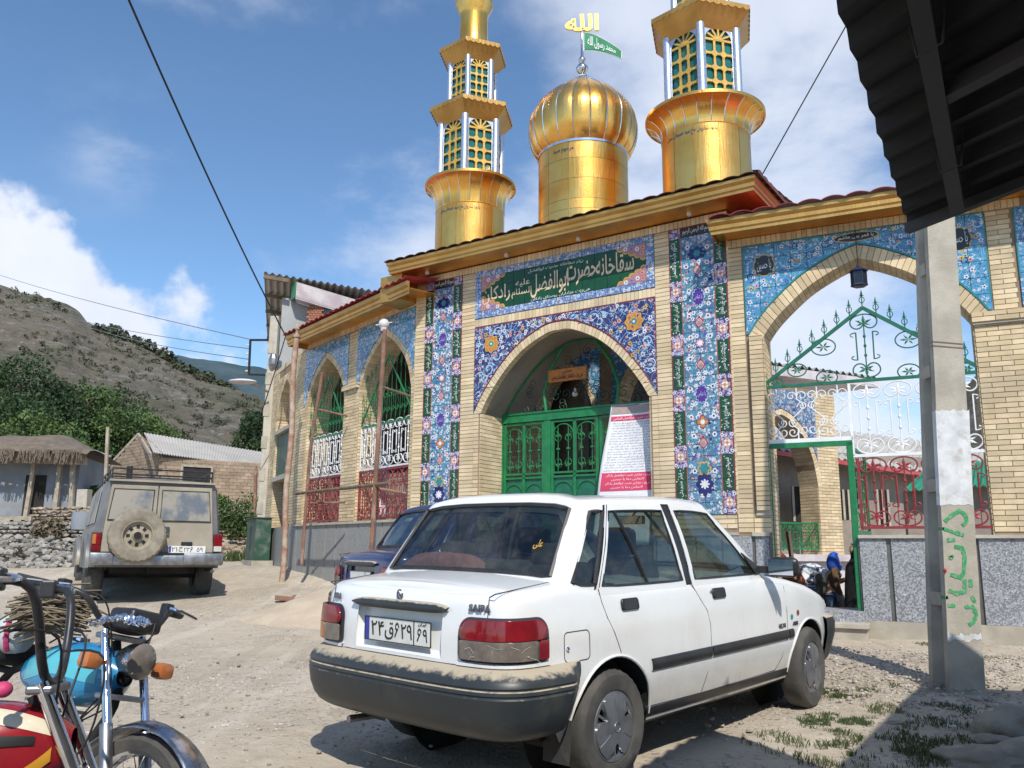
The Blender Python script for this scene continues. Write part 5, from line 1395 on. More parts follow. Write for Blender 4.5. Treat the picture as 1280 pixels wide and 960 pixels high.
def gateway_gate():
 t=thing('gate_grille','tall green, white and red iron gate screen with a spiked gable in the open archway','gate',FRr.w(0,.03,0),FRr.rz)
 P=lambda x,z:(x,0,z)
 xl,xr,xa=.36,2.78,1.57
 g=MB();g.beam(P(xl,3.17),P(xr,3.17),.035,.035);g.beam(P(xl,3.19),P(xa,4.06),.04,.035,(0,1,0));g.beam(P(xa,4.06),P(xr,3.19),.04,.035,(0,1,0))
 go=g.build('gable_frame','teal_iron',t)
 for k in range(17):
  f=k/16;x=xl+.02+(xr-xl-.04)*f;z=3.19+.87*(1-abs(x-xa)/(xa-xl))if x<=xa else 3.19+.87*(1-(x-xa)/(xr-xa))
  q=MB();spear(q,P,x,max(3.19,z)+.01,.225);q.build('spearhead','teal_iron',go)
 sc=MB();motif(sc,P,xa,3.20,3.98,.36,.009);sc.build('lyre_motif','teal_iron',go)
 for(x,z,r_)in((1.10,3.62,.14),(2.04,3.62,.14),(.78,3.36,.11),(2.36,3.36,.11),(1.12,3.24,.12),(2.02,3.24,.12),(.52,3.22,.09),(2.62,3.22,.09)):
  sc=MB();sc.tube([P(x+r_*cos(a),max(3.18,z+r_*.72*sin(a)))for a in[2*pi*i/20 for i in range(20)]],.0085,5,closed=True)
  for a in range(6):leafm(sc,P,x,z,r_*.7*cos(a*1.05),r_*.5*sin(a*1.05),.013)
  sc.build('scroll_ring','teal_iron',go)
 w=MB();zt,zb,zb2=3.145,2.49,2.28
 for x in(xl+.01,1.36,xr-.01):w.beam(P(x,(zb if x<1.3 else zb2)),P(x,zt),.034,.03)
 w.beam(P(xl,zb),P(1.37,zb),.034,.05,(0,0,1));w.beam(P(1.34,zb2),P(xr,zb2),.034,.035)
 wo=w.build('white_frame','white_iron',t);s_=MB()
 for k in range(4):scroll_bar(s_,P,.52+.235*k,zb,zt,.0085,1 if k%2==0 else-1)
 s_.build('scroll_bars','white_iron',wo)
 for k in range(4):
  q=MB();motif(q,P,1.55+.335*k,zb2+.02,zt-.01,.35,.0095);q.build('lyre_motif','white_iron',wo)
 rd=MB();z0,z1=1.42,2.25
 for x in(1.40,xr-.02):rd.beam(P(x,z0),P(x,z1),.03,.03)
 rd.beam(P(1.38,z0+.03),P(xr,z0+.03),.03,.03);ro=rd.build('red_frame','red_iron',t)
 for k in range(4):
  q=MB();motif(q,P,1.56+.325*k,z0+.05,z1,.34,.0095);q.build('lyre_motif','red_iron',ro)
 q=MB()
 for k in range(8):q.tube([P(1.46+.165*k,z0+.03),P(1.46+.165*k,z1-.12)],.005,4)
 q.build('thin_bars','red_iron',ro)
 d=MB();d.beam(P(.39,.50),P(.39,2.44),.055,.05,(0,1,0));d.beam(P(1.325,.50),P(1.325,2.44),.065,.05,(0,1,0));d.beam(P(.365,2.435),P(1.355,2.435),.05,.06)
 d.build('door_frame','green_iron',t)
 lf=thing('door_leaf','dark green iron door leaf standing open behind the gateway frame','door',FRr.w(1.30,.06,0),FRr.rz+radians(82))
 q=MB();q.box(0,.86,-.02,.02,.54,1.42);q.build('sheet','green_iron',lf,bevel=.004);q=MB()
 for z in(1.42,2.40):q.box(0,.86,-.018,.018,z-.03,z+.01)
 for x in(0,.83):q.box(x,x+.03,-.018,.018,1.42,2.4)
 q.build('leaf_frame','green_iron',lf);q=MB();P2=lambda x,z:(x,0,z)
 for k in range(2):motif(q,P2,.23+.42*k,1.45,2.36,.38)
 q.build('leaf_scrolls','green_iron',lf)
 c=FRr.w(1.56,-.02,0)
 ln=thing('lantern','small blue black metal lantern hanging on a wire from the peak of the gateway arch','lantern',(c.x,c.y,0),FRr.rz)
 z1=4.60
 q=MB();q.lathe([(.0,z1),(.012,z1-.01),(.03,z1-.04),(.10,z1-.08),(.115,z1-.10),(.09,z1-.105)],6);q.lathe([(.095,z1-.26),(.10,z1-.28),(.075,z1-.29),(.0,z1-.295)],6)
 for k in range(6):a=k*pi/3;q.beam((.088*cos(a),.088*sin(a),z1-.10),(.088*cos(a),.088*sin(a),z1-.27),.012)
 q.build('lantern_case','lantern_blue',ln);q=MB();q.lathe([(.083,z1-.10),(.083,z1-.265)],6);q.build('glass','dark_glass',ln)
 q=MB();q.tube([(0,0,z1),(0,-.03,4.86),(0,-.05,5.08)],.004,4);q.build('hanging_wire','cable_black',ln)
gateway_gate()
def entrance_gate():
 t=thing('entrance_gate','green iron double gate with scroll panels set deep in the entrance arch','gate',FP.w(0,.60,0),FP.rz)
 P=lambda x,z:(x,0,z);x0,x1=-3.955,-1.125
 f=MB();posts=((-3.93,.05,.5),(-3.10,.11,.5),(-1.40,.11,.5),(-1.15,.05,.5))
 for x,w,z in posts:f.beam(P(x,z),P(x,3.14),.06,w,(1,0,0))
 f.box(x0,x1,-.04,.04,3.11,3.235);f.box(x0,x1,-.055,.0,3.225,3.25)
 f.build('gate_frame','green_iron',t)
 for(a,b,nm)in((-3.90,-3.16,'side_panel'),(-3.04,-2.235,'gate_leaf'),(-2.215,-1.46,'gate_leaf')):
  l=MB()
  for x in(a+.02,b-.02):l.beam(P(x,.45),P(x,3.09),.04,.045,(1,0,0))
  l.beam(P((a+b)/2,.45),P((a+b)/2,3.09),.036,.045,(1,0,0))
  for z in(3.08,2.31,2.25,.48):l.beam(P(a,z),P(b,z),.036,.03)
  o=l.build(nm,'green_iron',t);s_=MB()
  sh=MB();sh.box(a+.02,b-.02,.010,.016,.48,2.25);sh.build('sheet','teal_iron',o)
  for cx_ in((a*3+b)/4,(a+3*b)/4):
   w=(b-a)/2-.05
   s_.tube([P(cx_+w/2*cos(pi*i/12),2.86+w/2*sin(pi*i/12))for i in range(13)],.010,5)
   for k in(-1,1):
    xx=cx_+k*w*.25;s_.tube([P(xx,2.33),P(xx,3.0)],.007,5)
    s_.lathe([(.0,-.02),(.03,-.012),(.03,.012),(0,.02)],8,(xx,0,2.66));
    s_.tube([P(xx+.055*cos(2*pi*i/12),2.66+.17+.055*sin(2*pi*i/12))for i in range(12)],.005,4,closed=True);palm(s_,P,xx,2.84,1,1,.8)
    s_.tube([P(xx+.055*cos(2*pi*i/12),2.66-.2+.055*sin(2*pi*i/12))for i in range(12)],.005,4,closed=True);palm(s_,P,xx,2.44,1,-1,.8)
    strokes(s_,[spiral(xx+k*.03,2.90,.05,0,1.2,k,12),spiral(xx-k*.03,2.42,.05,pi,1.2,-k,12)],P,.005,4)
   s_.tube([P(cx_+w/2*cos(pi*i/12),2.0+w/2*sin(pi*i/12))for i in range(13)],.009,5)
  s_.build('scroll_panel','green_iron',o)
 q=MB()
 for a,b,h in((-3.14,-2.98,0),(-2.08,-1.92,0)):
  sg=-1 if a<CX else 1
  q.tube([P(CX+sg*.60,3.24),P(CX+sg*.64,3.55),P(CX+sg*.52,3.90),P(CX+sg*.30,4.22)],.028,6)
 q.tube([P(x,z-.03)for x,z in PA.inn[2:-2]],.018,6);fo=q.build('fan_frame','green_iron',t);s_=MB();rnd=random.Random(5)
 for k in range(62):
  x=rnd.uniform(x0+.08,x1-.08);z=rnd.uniform(3.28,4.15)
  if z>PA.z(x,'inn')-.16:continue
  strokes(s_,[spiral(x,z,rnd.uniform(.06,.10),rnd.uniform(0,6.28),1.25,rnd.choice((-1,1)),14,.2)],P,.006,4)
 s_.build('fan_scrolls','black_iron',fo,kind='stuff')
 sg=thing('hanging_signboard','orange wooden signboard with black Persian writing hung above the entrance gate','sign',FP.w(-2.70,.50,0),FP.rz)
 q=MB();q.cbox(-.33,.33,-.02,.02,3.66,3.85,.006);q.build('board','orange_board',sg)
 text('board_lettering',fa('اهدایی'),'ink_black',sg,(0,-.022,3.80),1,fit=(.16,.05));text('board_lettering',fa('هیئت عاشقان ابوالفضل ساری'),'ink_black',sg,(0,-.022,3.72),1,fit=(.54,.08))
 q=MB();q.tube([(-.25,0,3.85),(-.2,0,4.2)],.003,4);q.tube([(.25,0,3.85),(.2,0,4.25)],.003,4);q.build('hanging_wire','cable_black',sg)
 b=FP.w(-2.72,.75,3.50);q=MB();q.sphere((0,0,0),.045,12,8);q.lathe([(.02,.04),(.02,.09)],8);o=q.build('light_bulb','ceramic',smooth=True,loc=b);tag(o,'white round bulb hanging under the orange signboard in the entrance','light bulb')
simple('black_iron',(.02,.06,.035),(.02,.04,.03),9,.5)
entrance_gate()
def banner():
 t=thing('roll_up_banner','tall white standing banner of closely printed black lines with pink bands, leaning in the entrance','banner',FP.w(-1.56,.12,0),FP.rz+radians(1))
 x0,x1,z0,z1=-.42,.42,1.25,3.16
 def f(u,v):
  x=x0+(x1-x0)*u+.26*(v-.45);z=z0+(z1-z0)*v;y=.13*(v**2)+.05*sin(pi*u)*(.3+v)-.02+.018*sin(9*v+3*u)
  return(x,y,z)
 q=MB();q.grid(f,16,24);q.build('sheet','fabric_white',t,smooth=True,solid=.004)
 def band(v0,v1,mat,nm,u0=.04,u1=.96,d=.004):
  q=MB()
  def g(u,v):p=f(u0+(u1-u0)*u,v0+(v1-v0)*v);return(p[0],p[1]-d,p[2])
  q.grid(g,14,6);q.build(nm,mat,t,smooth=True)
 band(.375,.505,'pink_print','pink_band');band(.885,.92,'pink_print','pink_band',.03,.99);band(.935,.99,'banner_head','banner_head',.02,.99)
 rnd=random.Random(1);W_=['سلام','بر حسین','و علی','ابن الحسین','و بر','اولاد','اصحاب','یا ابا','عبدالله','السلام','علیک','کربلا','حضرت','عباس','زیارت','عاشورا']
 def line(v,h,mat,u0,u1,mb,words=None):
  body=' '.join(rnd.choice(W_)for _ in range(9))if not words else words
  me=text_mesh(fa(body),1,0,res=1);xs=[p.co.x for p in me.vertices];ys=[p.co.y for p in me.vertices];w=max(xs)-min(xs);hh=max(ys)-min(ys);V=[]
  for p in me.vertices:
   a=f(u0+(u1-u0)*(p.co.x-min(xs))/w,v+h*(p.co.y-min(ys))/hh);V.append((a[0],a[1]-.0065,a[2]))
  mb.add(V,[tuple(p.vertices)for p in me.polygons]);bpy.data.meshes.remove(me)
 q=MB()
 for k in range(19):line(.515+.0192*k,.016,'ink',.06+rnd.uniform(0,.03),.92+rnd.uniform(0,.04),q)
 q.build('print_lines','ink',t,kind='stuff');q=MB()
 for k in range(4):line(.388+.029*k,.021,'w',.12 if k%2 else .22,.9 if k%2 else .78,q,'هیئت عزاداری حضرت ابوالفضل رادکان'if k%2 else 'التماس دعا یا حسین')
 line(.889,.026,'w',.08,.95,q,'متن کامل زیارت حضرت ابوالفضل العباس')
 q.build('print_lines','fabric_white',t)
 q=MB();q.tube([f(0,1),f(.5,1),f(1,1)],.012,8);q.tube([(.0,.12,.45),(.0,.16,3.05)],.012,6);q.box(-.42,.42,-.08,.10,.35,.45);q.build('stand','steel',t)
simple('banner_head',(.25,.30,.30),(.5,.3,.25),22,.6)
banner()
# ------------------------------------------------------------------ railings in the two bays of the wing
def bay_grille(u0,u1,ztop,lab):
 t=thing('window_grille',lab,'grille',FL.w(0,.06,0),FL.rz,'tricolour grilles of the railed wing')
 P=lambda x,z:(x,0,z);a,b=-u1,-u0;n=int(round((b-a)/.27));w=(b-a)/n
 f=MB()
 for z in(3.30,):f.beam(P(a,z-.02),P(b,z-.02),.02,.03)
 go=f.build('green_rail','green_iron',t);q=MB();rnd=random.Random(int(u0*10))
 for k in range(n*2+1):
  x=a+(b-a)*k/(n*2);q.tube([P(x,3.3),P(x,4.0+.35*sin(pi*k/n/2))],.004,4);spear(q,P,x,3.95+.35*sin(pi*k/n/2),.22)
  q.tube([P(x,3.35),P(x+w*.3,3.62),P(x,3.90)],.003,4)
  strokes(q,[spiral(x+.05,3.5,.06,0,1.2,1,10),spiral(x-.05,3.75,.06,pi,1.2,-1,10)],P,.006,4)
 q.beam(P(a,3.35),P((a+b)/2,ztop),.02,.02,(0,1,0));q.beam(P(b,3.35),P((a+b)/2,ztop),.02,.02,(0,1,0))
 q.build('green_scrollwork','green_iron',go)
 f=MB();f.beam(P(a,2.53),P(b,2.53),.025,.03)
 for x in(a+.01,b-.01):f.beam(P(x,2.53),P(x,3.28),.022)
 wo=f.build('white_rail','white_iron',t)
 for k in range(n):
  q=MB();motif(q,P,a+w*(k+.5),2.56,3.32,w*1.06,.009);q.build('lyre_motif','white_iron',wo)
 f=MB();f.beam(P(a,2.49),P(b,2.49),.025,.03);f.beam(P(a,1.69),P(b,1.69),.025,.03)
 for x in(a+.01,b-.01):f.beam(P(x,1.68),P(x,2.49),.022)
 ro=f.build('red_rail','red_iron',t)
 for k in range(n):
  q=MB();motif(q,P,a+w*(k+.5),1.71,2.48,w*1.06,.009);q.tube([P(a+w*k,1.7),P(a+w*k,2.48)],.006,4);q.build('lyre_motif','red_iron',ro)
bay_grille(.14,1.88,4.45,'green, white and red iron grille filling the bay beside the tall tile panel')
bay_grille(2.50,4.02,4.4,'green, white and red iron grille nearer the rusty pipe, white cloth behind it')
def wing_clutter():
 q=MB()
 def f(u,v):return(-3.95+1.4*u,.9+.06*sin(u*22)+.1*u,1.7+1.35*v)
 q.grid(f,60,6);o=FL.put(q.build('hung_sheet','fabric_white',smooth=True,solid=.004));o.parent=None;o.location=K2;tag(o,'white cloth hung inside the bay behind the red and white grille','cloth')
 q=MB()
 def f(u,v):return(-1.85+.8*u,1.5+.03*sin(u*9),3.25+.75*v)
 q.grid(f,12,6);o=q.build('banner_cloth','banner_blue',smooth=True,solid=.004,loc=K2);o.rotation_euler=(0,0,FL.rz);tag(o,'blue and white cloth banner hanging inside the bay beside the tall tile panel','banner')
 q=MB();q.box(-1.9,-.95,.62,.66,1.62,2.5);o=q.build('grey_board','concrete',loc=K2);o.rotation_euler=(0,0,FL.rz);tag(o,'grey board standing inside the bay behind the red grille','board')
 q=MB();q.box(-.9,-.15,1.2,1.25,2.45,2.9);o=q.build('pink_board','fabric_white',loc=K2);o.rotation_euler=(0,0,FL.rz);tag(o,'pale board seen through the white grille beside the tile panel','board')
 hh=lambda px,py,dep=-.62:(lambda q:tuple(FL.w(q[0],dep,q[1])))(FL.hit(px,py,dep));p=Vector(hh(353,712,-.75));z=gz(p.x,p.y);q=MB();q.tube([(p.x+.02*sin(k),p.y,z-.1+k*.35)for k in range(14)],.052,10);q.lathe([(.07,0),(.075,.05),(.03,.06),(.03,.14),(.045,.16),(.02,.26),(0,.27)],10,(p.x+.02*sin(13),p.y,z-.1+13*.35));q.build('pipe_post','rust_pole',smooth=True)
 tag(bpy.data.objects['pipe_post'],'tall rusty red and white iron pipe standing at the corner of the railed wing','pipe')
 def pole(pts,r,name,lab,mat='rust'):
  q=MB();q.tube(pts,r,8);o=q.build(name,mat,smooth=True);return tag(o,lab,'scaffold pole','scaffold poles lashed before the railed wing')
 g=lambda x,y,z:tuple(FL.w(x,y,z))
 pole([hh(463,706),hh(481,412)],.036,'scaffold_pole','thick rusty upright before the bay beside the tile panel, globe lamp on its top')
 pole([hh(377,706),hh(388,560),hh(403,465)],.030,'scaffold_pole','thinner rusty upright before the bay near the rusty pipe')
 pole([hh(370,617),hh(487,604)],.030,'scaffold_pole','long horizontal wooden pole lashed across both bays over the red bands','wood_old')
 pole([hh(388,629),hh(431,628,-.3)],.020,'scaffold_pole','short thin pole below the long one, across the red band','rust')
 pole([hh(468,610),hh(508,617,-.2)],.024,'scaffold_pole','short slanting pole from the thick upright to the pier below','rust')
 pole([hh(398,512),hh(434,520,-.1)],.020,'scaffold_pole','short slanting pole high on the bay near the rusty pipe','rust')
 pole([hh(479,484),hh(512,495,-.1)],.022,'scaffold_pole','short slanting pole high on the bay beside the tile panel','wood_old')
 q=MB();c=Vector(hh(480,405,-.62));q.sphere(c,.085,16,10);q.lathe([(.045,-.12),(.06,-.06)],12,c);q.tube([c+Vector((-.13,0,-.02)),c+Vector((.13,0,.03))],.010,5);q.build('globe_lamp','ceramic',smooth=True);tag(bpy.data.objects['globe_lamp'],'white globe lamp on top of the thick rusty scaffold upright','lamp')
 cb=FL2.w(-2.15,-.28,0);q=MB();z=gz(cb.x,cb.y);q.cbox(-.52,.52,-.16,.16,.1,.98,.012);o=q.build('cabinet_body','metal_green_box')
 t=thing('utility_cabinet','dark green metal cabinet on a stone footing at the foot of the turned end wall','cabinet',(cb.x,cb.y,z),FL2.rz);o.parent=t
 q=MB();q.box(-.58,.58,-.22,.22,-.2,.1);q.build('footing','concrete',t);q=MB();q.box(-.02,.02,-.175,-.155,.3,.8);q.build('door_seam','ink',t);q=MB();q.box(-.55,.55,-.19,.19,.98,1.0);q.build('lid','metal_green_box',t)
wing_clutter()
# ------------------------------------------------------------------ saloon cars
def interp(tab,x):
 if x<=tab[0][0]:return tab[0][1]
 for(a,b),(c,d)in zip(tab,tab[1:]):
  if x<=c:
   t=(x-a)/(c-a);return b+(d-b)*t
 return tab[-1][1]
class CarBody:
 RC=.055;ZB=.25
 def __init__(s):
  half=cat([(-.800,0),(-.798,.25),(-.790,.45),(-.772,.60),(-.735,.695),(-.66,.750),(-.50,.775),(-.2,.788),(.4,.798),(1.2,.798),(1.9,.790),(2.3,.776),(2.6,.748),(2.82,.69),(2.93,.60),(2.985,.40),(3.0,.2),(3.005,0)],10)
  s.P=resample(half,150);s.L=[0]
  for a,b in zip(s.P,s.P[1:]):s.L.append(s.L[-1]+hypot(b[0]-a[0],b[1]-a[1]))
  s.N=[]
  for i in range(151):
   a=s.P[max(0,i-1)];b=s.P[min(150,i+1)];d=hypot(b[0]-a[0],b[1]-a[1]);s.N.append((-(b[1]-a[1])/d,(b[0]-a[0])/d))
  s.H=lambda x:interp([(-.80,.965),(-.70,.975),(-.5,.992),(-.3,1.01),(-.1,.985),(.1,.965),(1.5,.955),(1.75,.945),(2.1,.90),(2.4,.845),(2.7,.765),(2.9,.70),(3.01,.66)],x)
  s.IN=lambda z:interp([(.20,.075),(.27,.052),(.33,.034),(.40,.020),(.47,.004),(.52,.0),(.60,.0),(.75,.002),(.80,.006),(.86,.014),(.93,.026),(1.0,.040)],z)
 def ps(s,q):
  q=max(0,min(s.L[-1]-1e-6,q))
  for i in range(150):
   if s.L[i+1]>=q:
    f=(q-s.L[i])/(s.L[i+1]-s.L[i]);a,b,n0,n1=s.P[i],s.P[i+1],s.N[i],s.N[i+1]
    return a[0]+(b[0]-a[0])*f,a[1]+(b[1]-a[1])*f,n0[0]+(n1[0]-n0[0])*f,n0[1]+(n1[1]-n0[1])*f
 def sx(s,x):
  """arc position of the side at station x"""
  for i in range(30,150):
   if s.P[i+1][0]>=x>s.P[i][0]:return s.L[i]+(s.L[i+1]-s.L[i])*(x-s.P[i][0])/(s.P[i+1][0]-s.P[i][0])
  return s.L[-1]
 def S(s,q,z,off=0,side=-1):
  x,y,nx,ny=s.ps(abs(q));o=off-s.IN(z);return(x+nx*o,side*(y+ny*o),z)
 def X(s,x,z,off=0,side=-1):return s.S(s.sx(x),z,off,side)
 def top(s,x,y,off=0):
  w=.70;h=s.H(x)-.002;return(x,y,h+.035*(1-min(1,abs(y)/w)**2)+off)
BODY=CarBody()
def rounded_rows(q0,q1,z0,z1,rad,n=16,m_=14,skew=0.0):
 """grid of (q, z) filling a rounded rectangle"""
 rows=[]
 for j in range(m_+1):
  z=z0+(z1-z0)*(1-cos(pi*j/m_))/2;d=0
  if z>z1-rad:t=(z-(z1-rad))/rad;d=rad*(1-sqrt(max(0,1-t*t)))
  if z<z0+rad*.5:t=((z0+rad*.5)-z)/(rad*.5);d=rad*.5*(1-sqrt(max(0,1-t*t)))
  rows.append([(q0+d+(q1-q0-2*d)*i/n,z)for i in range(n+1)])
 return rows
def surf_patch(mb,rows,fn):
 n=len(rows[0]);vs=[fn(q,z)for r in rows for q,z in r]
 mb.add(vs,[(j*n+i,j*n+i+1,(j+1)*n+i+1,(j+1)*n+i)for j in range(len(rows)-1)for i in range(n-1)])
def six(parent,th,x,y,z,w,h):
 """the plate numeral six, seen from -x"""
 P_=[(.95,.70),(.80,.93),(.50,1.0),(.22,.84),(.20,.64),(.42,.54),(.78,.58),(.55,.50),(.30,.28),(.02,.0)];q=MB();vs=[]
 for i,(a,b)in enumerate(P_):
  a2,b2=P_[max(0,i-1)],P_[min(len(P_)-1,i+1)];d=hypot(b2[0]-a2[0],b2[1]-a2[1])or 1;k=.13;nx,nz=-(b2[1]-a2[1])/d*k,(b2[0]-a2[0])/d*k
  for s_ in(1,-1):vs.append((x,y-(a+s_*nx-.5)*w,z+(b+s_*nz*.6-.5)*h))
 q.add(vs,[(2*i,2*i+1,2*i+3,2*i+2)for i in range(len(P_)-1)]);return q.build('plate_figures','ink_black',parent)
def make_car(paint,full=True):
 B=BODY;N=151
 def shell():
  mb=MB();zs=[B.ZB,.28,.32,.36,.40,.44,.48,.52,.555,.59,.62,.655,.69,.72,.75,.78,.81,.84,.87,.905]
  def ring(side):
   R=[]
   for i in range(N):
    x,y=B.P[i];H=B.H(x);col=[];h0=.965
    for z0 in zs:
     z=B.ZB+(z0-B.ZB)*((H-B.RC-B.ZB)/(h0-B.RC-B.ZB));z=max(z,.25+.15*sm(-x,.36,.5)+.1*sm(x,2.68,2.8));col.append(B.S(B.L[i],z,0,side))
    for k in range(1,5):
     a=pi/2*k/4;zz=H-B.RC+B.RC*sin(a);col.append(B.S(B.L[i],zz,-B.RC*(1-cos(a)),side))
    R.append(col)
   return R
  arches=((0,.288,.333),(2.345,.288,.325))
  for side in(-1,1):
   R=ring(side);M_=len(R[0]);idx=lambda i,j:i*M_+j
   vs=[list(v)for col in R for v in col];ins=[False]*len(vs)
   for k,v in enumerate(vs):
    if abs(v[1])<.5:continue
    for(cx_,cz,r)in arches:
     if hypot(v[0]-cx_,v[2]-cz)<r:ins[k]=(cx_,cz,r)
   fs=[]
   for i in range(N-1):
    for j in range(M_-1):
     f=(idx(i,j),idx(i+1,j),idx(i+1,j+1),idx(i,j+1))
     if all(ins[a]for a in f):continue
     if side and i<40 and B.L[i+1]<=.362 and .655-.01<=zs[min(j,19)]and j<19 and zs[j+1]<=.906 and .655<=zs[j]+.001:continue
     fs.append(f if side<0 else f[::-1])
   for k,q in enumerate(ins):
    if q:
     v=vs[k];d=hypot(v[0]-q[0],v[2]-q[1])or 1e-6;v[0]=q[0]+(v[0]-q[0])*q[2]/d;v[2]=max(B.ZB-.0,q[1]+(v[2]-q[1])*q[2]/d)
   mb.add(vs,fs)
  rows=[];m_=16
  for i in range(N):
   H=B.H(B.P[i][0]);a=B.S(B.L[i],H,-B.RC,-1);b=B.S(B.L[i],H,-B.RC,1);row=[]
   for k in range(m_+1):
    t=k/m_;y=a[1]+(b[1]-a[1])*t;w=max(abs(a[1]),1e-6);cr=.035*(1-(abs(y)/w)**2.2)*min(1,w/.5)
    row.append((a[0],y,a[2]+cr))
   rows.append(row)
  vs=[v for r in rows for v in r]
  mb.add(vs,[(i*(m_+1)+k,i*(m_+1)+k+1,(i+1)*(m_+1)+k+1,(i+1)*(m_+1)+k)for i in range(N-1)for k in range(m_)if not(-.30<B.P[i][0]<1.86 and False)])
  return mb
 car=bpy.data.objects.new('white_saloon_car',None);COL.objects.link(car)
 body=shell().build('body',paint,car,smooth=True,angle=38,fix=True)
 q=MB();l=MB()
 for cx_,cz,r in((0,.288,.333),(2.345,.288,.325)):
  for side in(-1,1):
   A=[pi*(k/24)for k in range(-2,27)]
   pts=[(cx_+(r+.004)*cos(a),0,cz+(r+.004)*sin(a))for a in A if cz+r*sin(a)>.25]
   q.tube([B.X(x,z,.000,side)for x,_,z in pts],.008,6);q.build('arch_lip',paint,car,smooth=True);q=MB()
   n=18;vs=[]
   for k in range(n+1):
    a=-.25+(pi+.5)*k/n;x=cx_+(r+.002)*cos(a);z=cz+(r+.002)*sin(a);y=abs(B.X(x,max(z,.2),-.004,1)[1]);vs+=[(x,side*y,z),(x,side*.45,z)]
   l.add(vs,[(2*k,2*k+1,2*k+3,2*k+2)for k in range(n)])
   l.add([(cx_+(r+.01)*cos(2*pi*k/24),side*.45,cz+(r+.01)*sin(2*pi*k/24))for k in range(24)],[tuple(range(24))])
 l.box(-.40,2.9,-.62,.62,.25,.27);l.build('arch_liner','black_matte',car)
 K=[('rg',(-.365,0,1.03),(-.040,0,1.432)),('rg',(-.362,.30,1.03),(-.042,.27,1.430)),('rg',(-.352,.50,1.025),(-.050,.45,1.420)),('p',(-.335,.635,1.015),(-.066,.565,1.400)),('p',(-.33,.675,1.01),(-.060,.590,1.393)),('p',(-.315,.715,1.00),(-.035,.603,1.390)),('qg',(-.285,.738,.985),(.045,.612,1.392)),('k',(-.115,.752,.972),(.150,.616,1.398)),('p',(-.095,.754,.972),(.168,.617,1.398)),('dg',(-.055,.756,.968),(.200,.618,1.400)),('dg',(.33,.760,.962),(.42,.620,1.406)),('p',(.712,.762,.960),(.690,.622,1.408)),('k',(.742,.762,.960),(.712,.622,1.408)),('p',(.808,.762,.960),(.795,.622,1.408)),('fg',(.850,.762,.960),(.832,.622,1.408)),('fg',(1.20,.760,.958),(1.02,.617,1.404)),('fg',(1.45,.756,.956),(1.13,.612,1.396)),('p',(1.63,.750,.954),(1.205,.607,1.388)),('p',(1.70,.742,.954),(1.245,.603,1.388)),('p',(1.78,.722,.95),(1.275,.590,1.392)),('wg',(1.84,.680,.95),(1.300,.560,1.400)),('wg',(1.95,.48,.96),(1.345,.43,1.418)),('wg',(2.00,.25,.968),(1.37,.22,1.43)),('e',(2.015,0,.97),(1.378,0,1.434))]
 VR={'rg':(.045,.935),'qg':(.035,.915),'dg':(.015,.915),'fg':(.015,.915),'wg':(.06,.945)}
 def gp_(b,r,v,side,off=0):
  x=b[0]+(r[0]-b[0])*v;y=b[1]+(r[1]-b[1])*v;z=b[2]+(r[2]-b[2])*v;y+=.016*sin(pi*v)*min(1,y/.5)+off*min(1,y/.4)
  if abs(b[0]-r[0])>.2 and b[1]<.66:x+=(-1 if b[0]<.5 else 1)*(.012*sin(pi*v)+off)
  return(x,side*y,z)
 def sub(i,f):
  a,b=K[i],K[i+1];L=lambda p,q:tuple(p[k]+(q[k]-p[k])*f for k in range(3));return L(a[1],b[1]),L(a[2],b[2])
 gh=MB();gl={(k,s_):MB()for k in('rg','qg','dg','fg','wg')for s_ in(-1,1)};gl[('rg',1)]=gl[('rg',-1)];gl[('wg',1)]=gl[('wg',-1)];blks={-1:MB(),1:MB()};NS=3
 vfull=[-.08,0,.2,.4,.6,.8,.93,1.0]
 for side in(-1,1):
  for i in range(len(K)-1):
   kind=K[i][0]
   for s_ in range(NS):
    (b0,r0),(b1,r1)=sub(i,s_/NS),sub(i,(s_+1)/NS)
    if kind in VR:
     v0,v1=VR[kind]
     for va,vb in((-.08,v0),(v1,1.0)):
      gh.add([gp_(b0,r0,va,side),gp_(b1,r1,va,side),gp_(b1,r1,vb,side),gp_(b0,r0,vb,side)],[(0,1,2,3)])
     for k in range(6):
      va,vb=v0+(v1-v0)*k/6,v0+(v1-v0)*(k+1)/6
      gl[(kind,side)].add([gp_(b0,r0,va,side,-.008),gp_(b1,r1,va,side,-.008),gp_(b1,r1,vb,side,-.008),gp_(b0,r0,vb,side,-.008)],[(0,1,2,3)])
    else:
     t_=blks[side]if kind=='k'else gh;o=-.006 if kind=='k'else 0
     for va,vb in zip(vfull,vfull[1:]):t_.add([gp_(b0,r0,va,side,o),gp_(b1,r1,va,side,o),gp_(b1,r1,vb,side,o),gp_(b0,r0,vb,side,o)],[(0,1,2,3)])
 loop=[]
 for side,rng in((-1,range(len(K)-1)),(1,range(len(K)-2,-1,-1))):
  for i in rng:
   for s_ in(range(NS)if side<0 else range(NS,0,-1)):
    if side<0:loop.append(gp_(*sub(i,s_/NS),1.0,-1))
    else:loop.append(gp_(*sub(i,s_/NS),1.0,1))
 n=len(loop);rings=[loop];cxr=.65
 for f,dz in((.985,.016),(.96,.028),(.90,.040),(.75,.052),(.5,.062),(.25,.067),(.02,.069)):
  rings.append([(cxr+(x-cxr)*f,y*f,1.40+(z-1.40)*f+dz*(1-.0))for x,y,z in loop])
 gh.add([v for r in rings for v in r],[(j*n+k,j*n+(k+1)%n,(j+1)*n+(k+1)%n,(j+1)*n+k)for j in range(len(rings)-1)for k in range(n)])
 gh.build('cabin',paint,car,smooth=True,angle=42,fix=True)
 for s_ in(-1,1):blks[s_].build('pillar_trim','black_plastic',car,smooth=True)
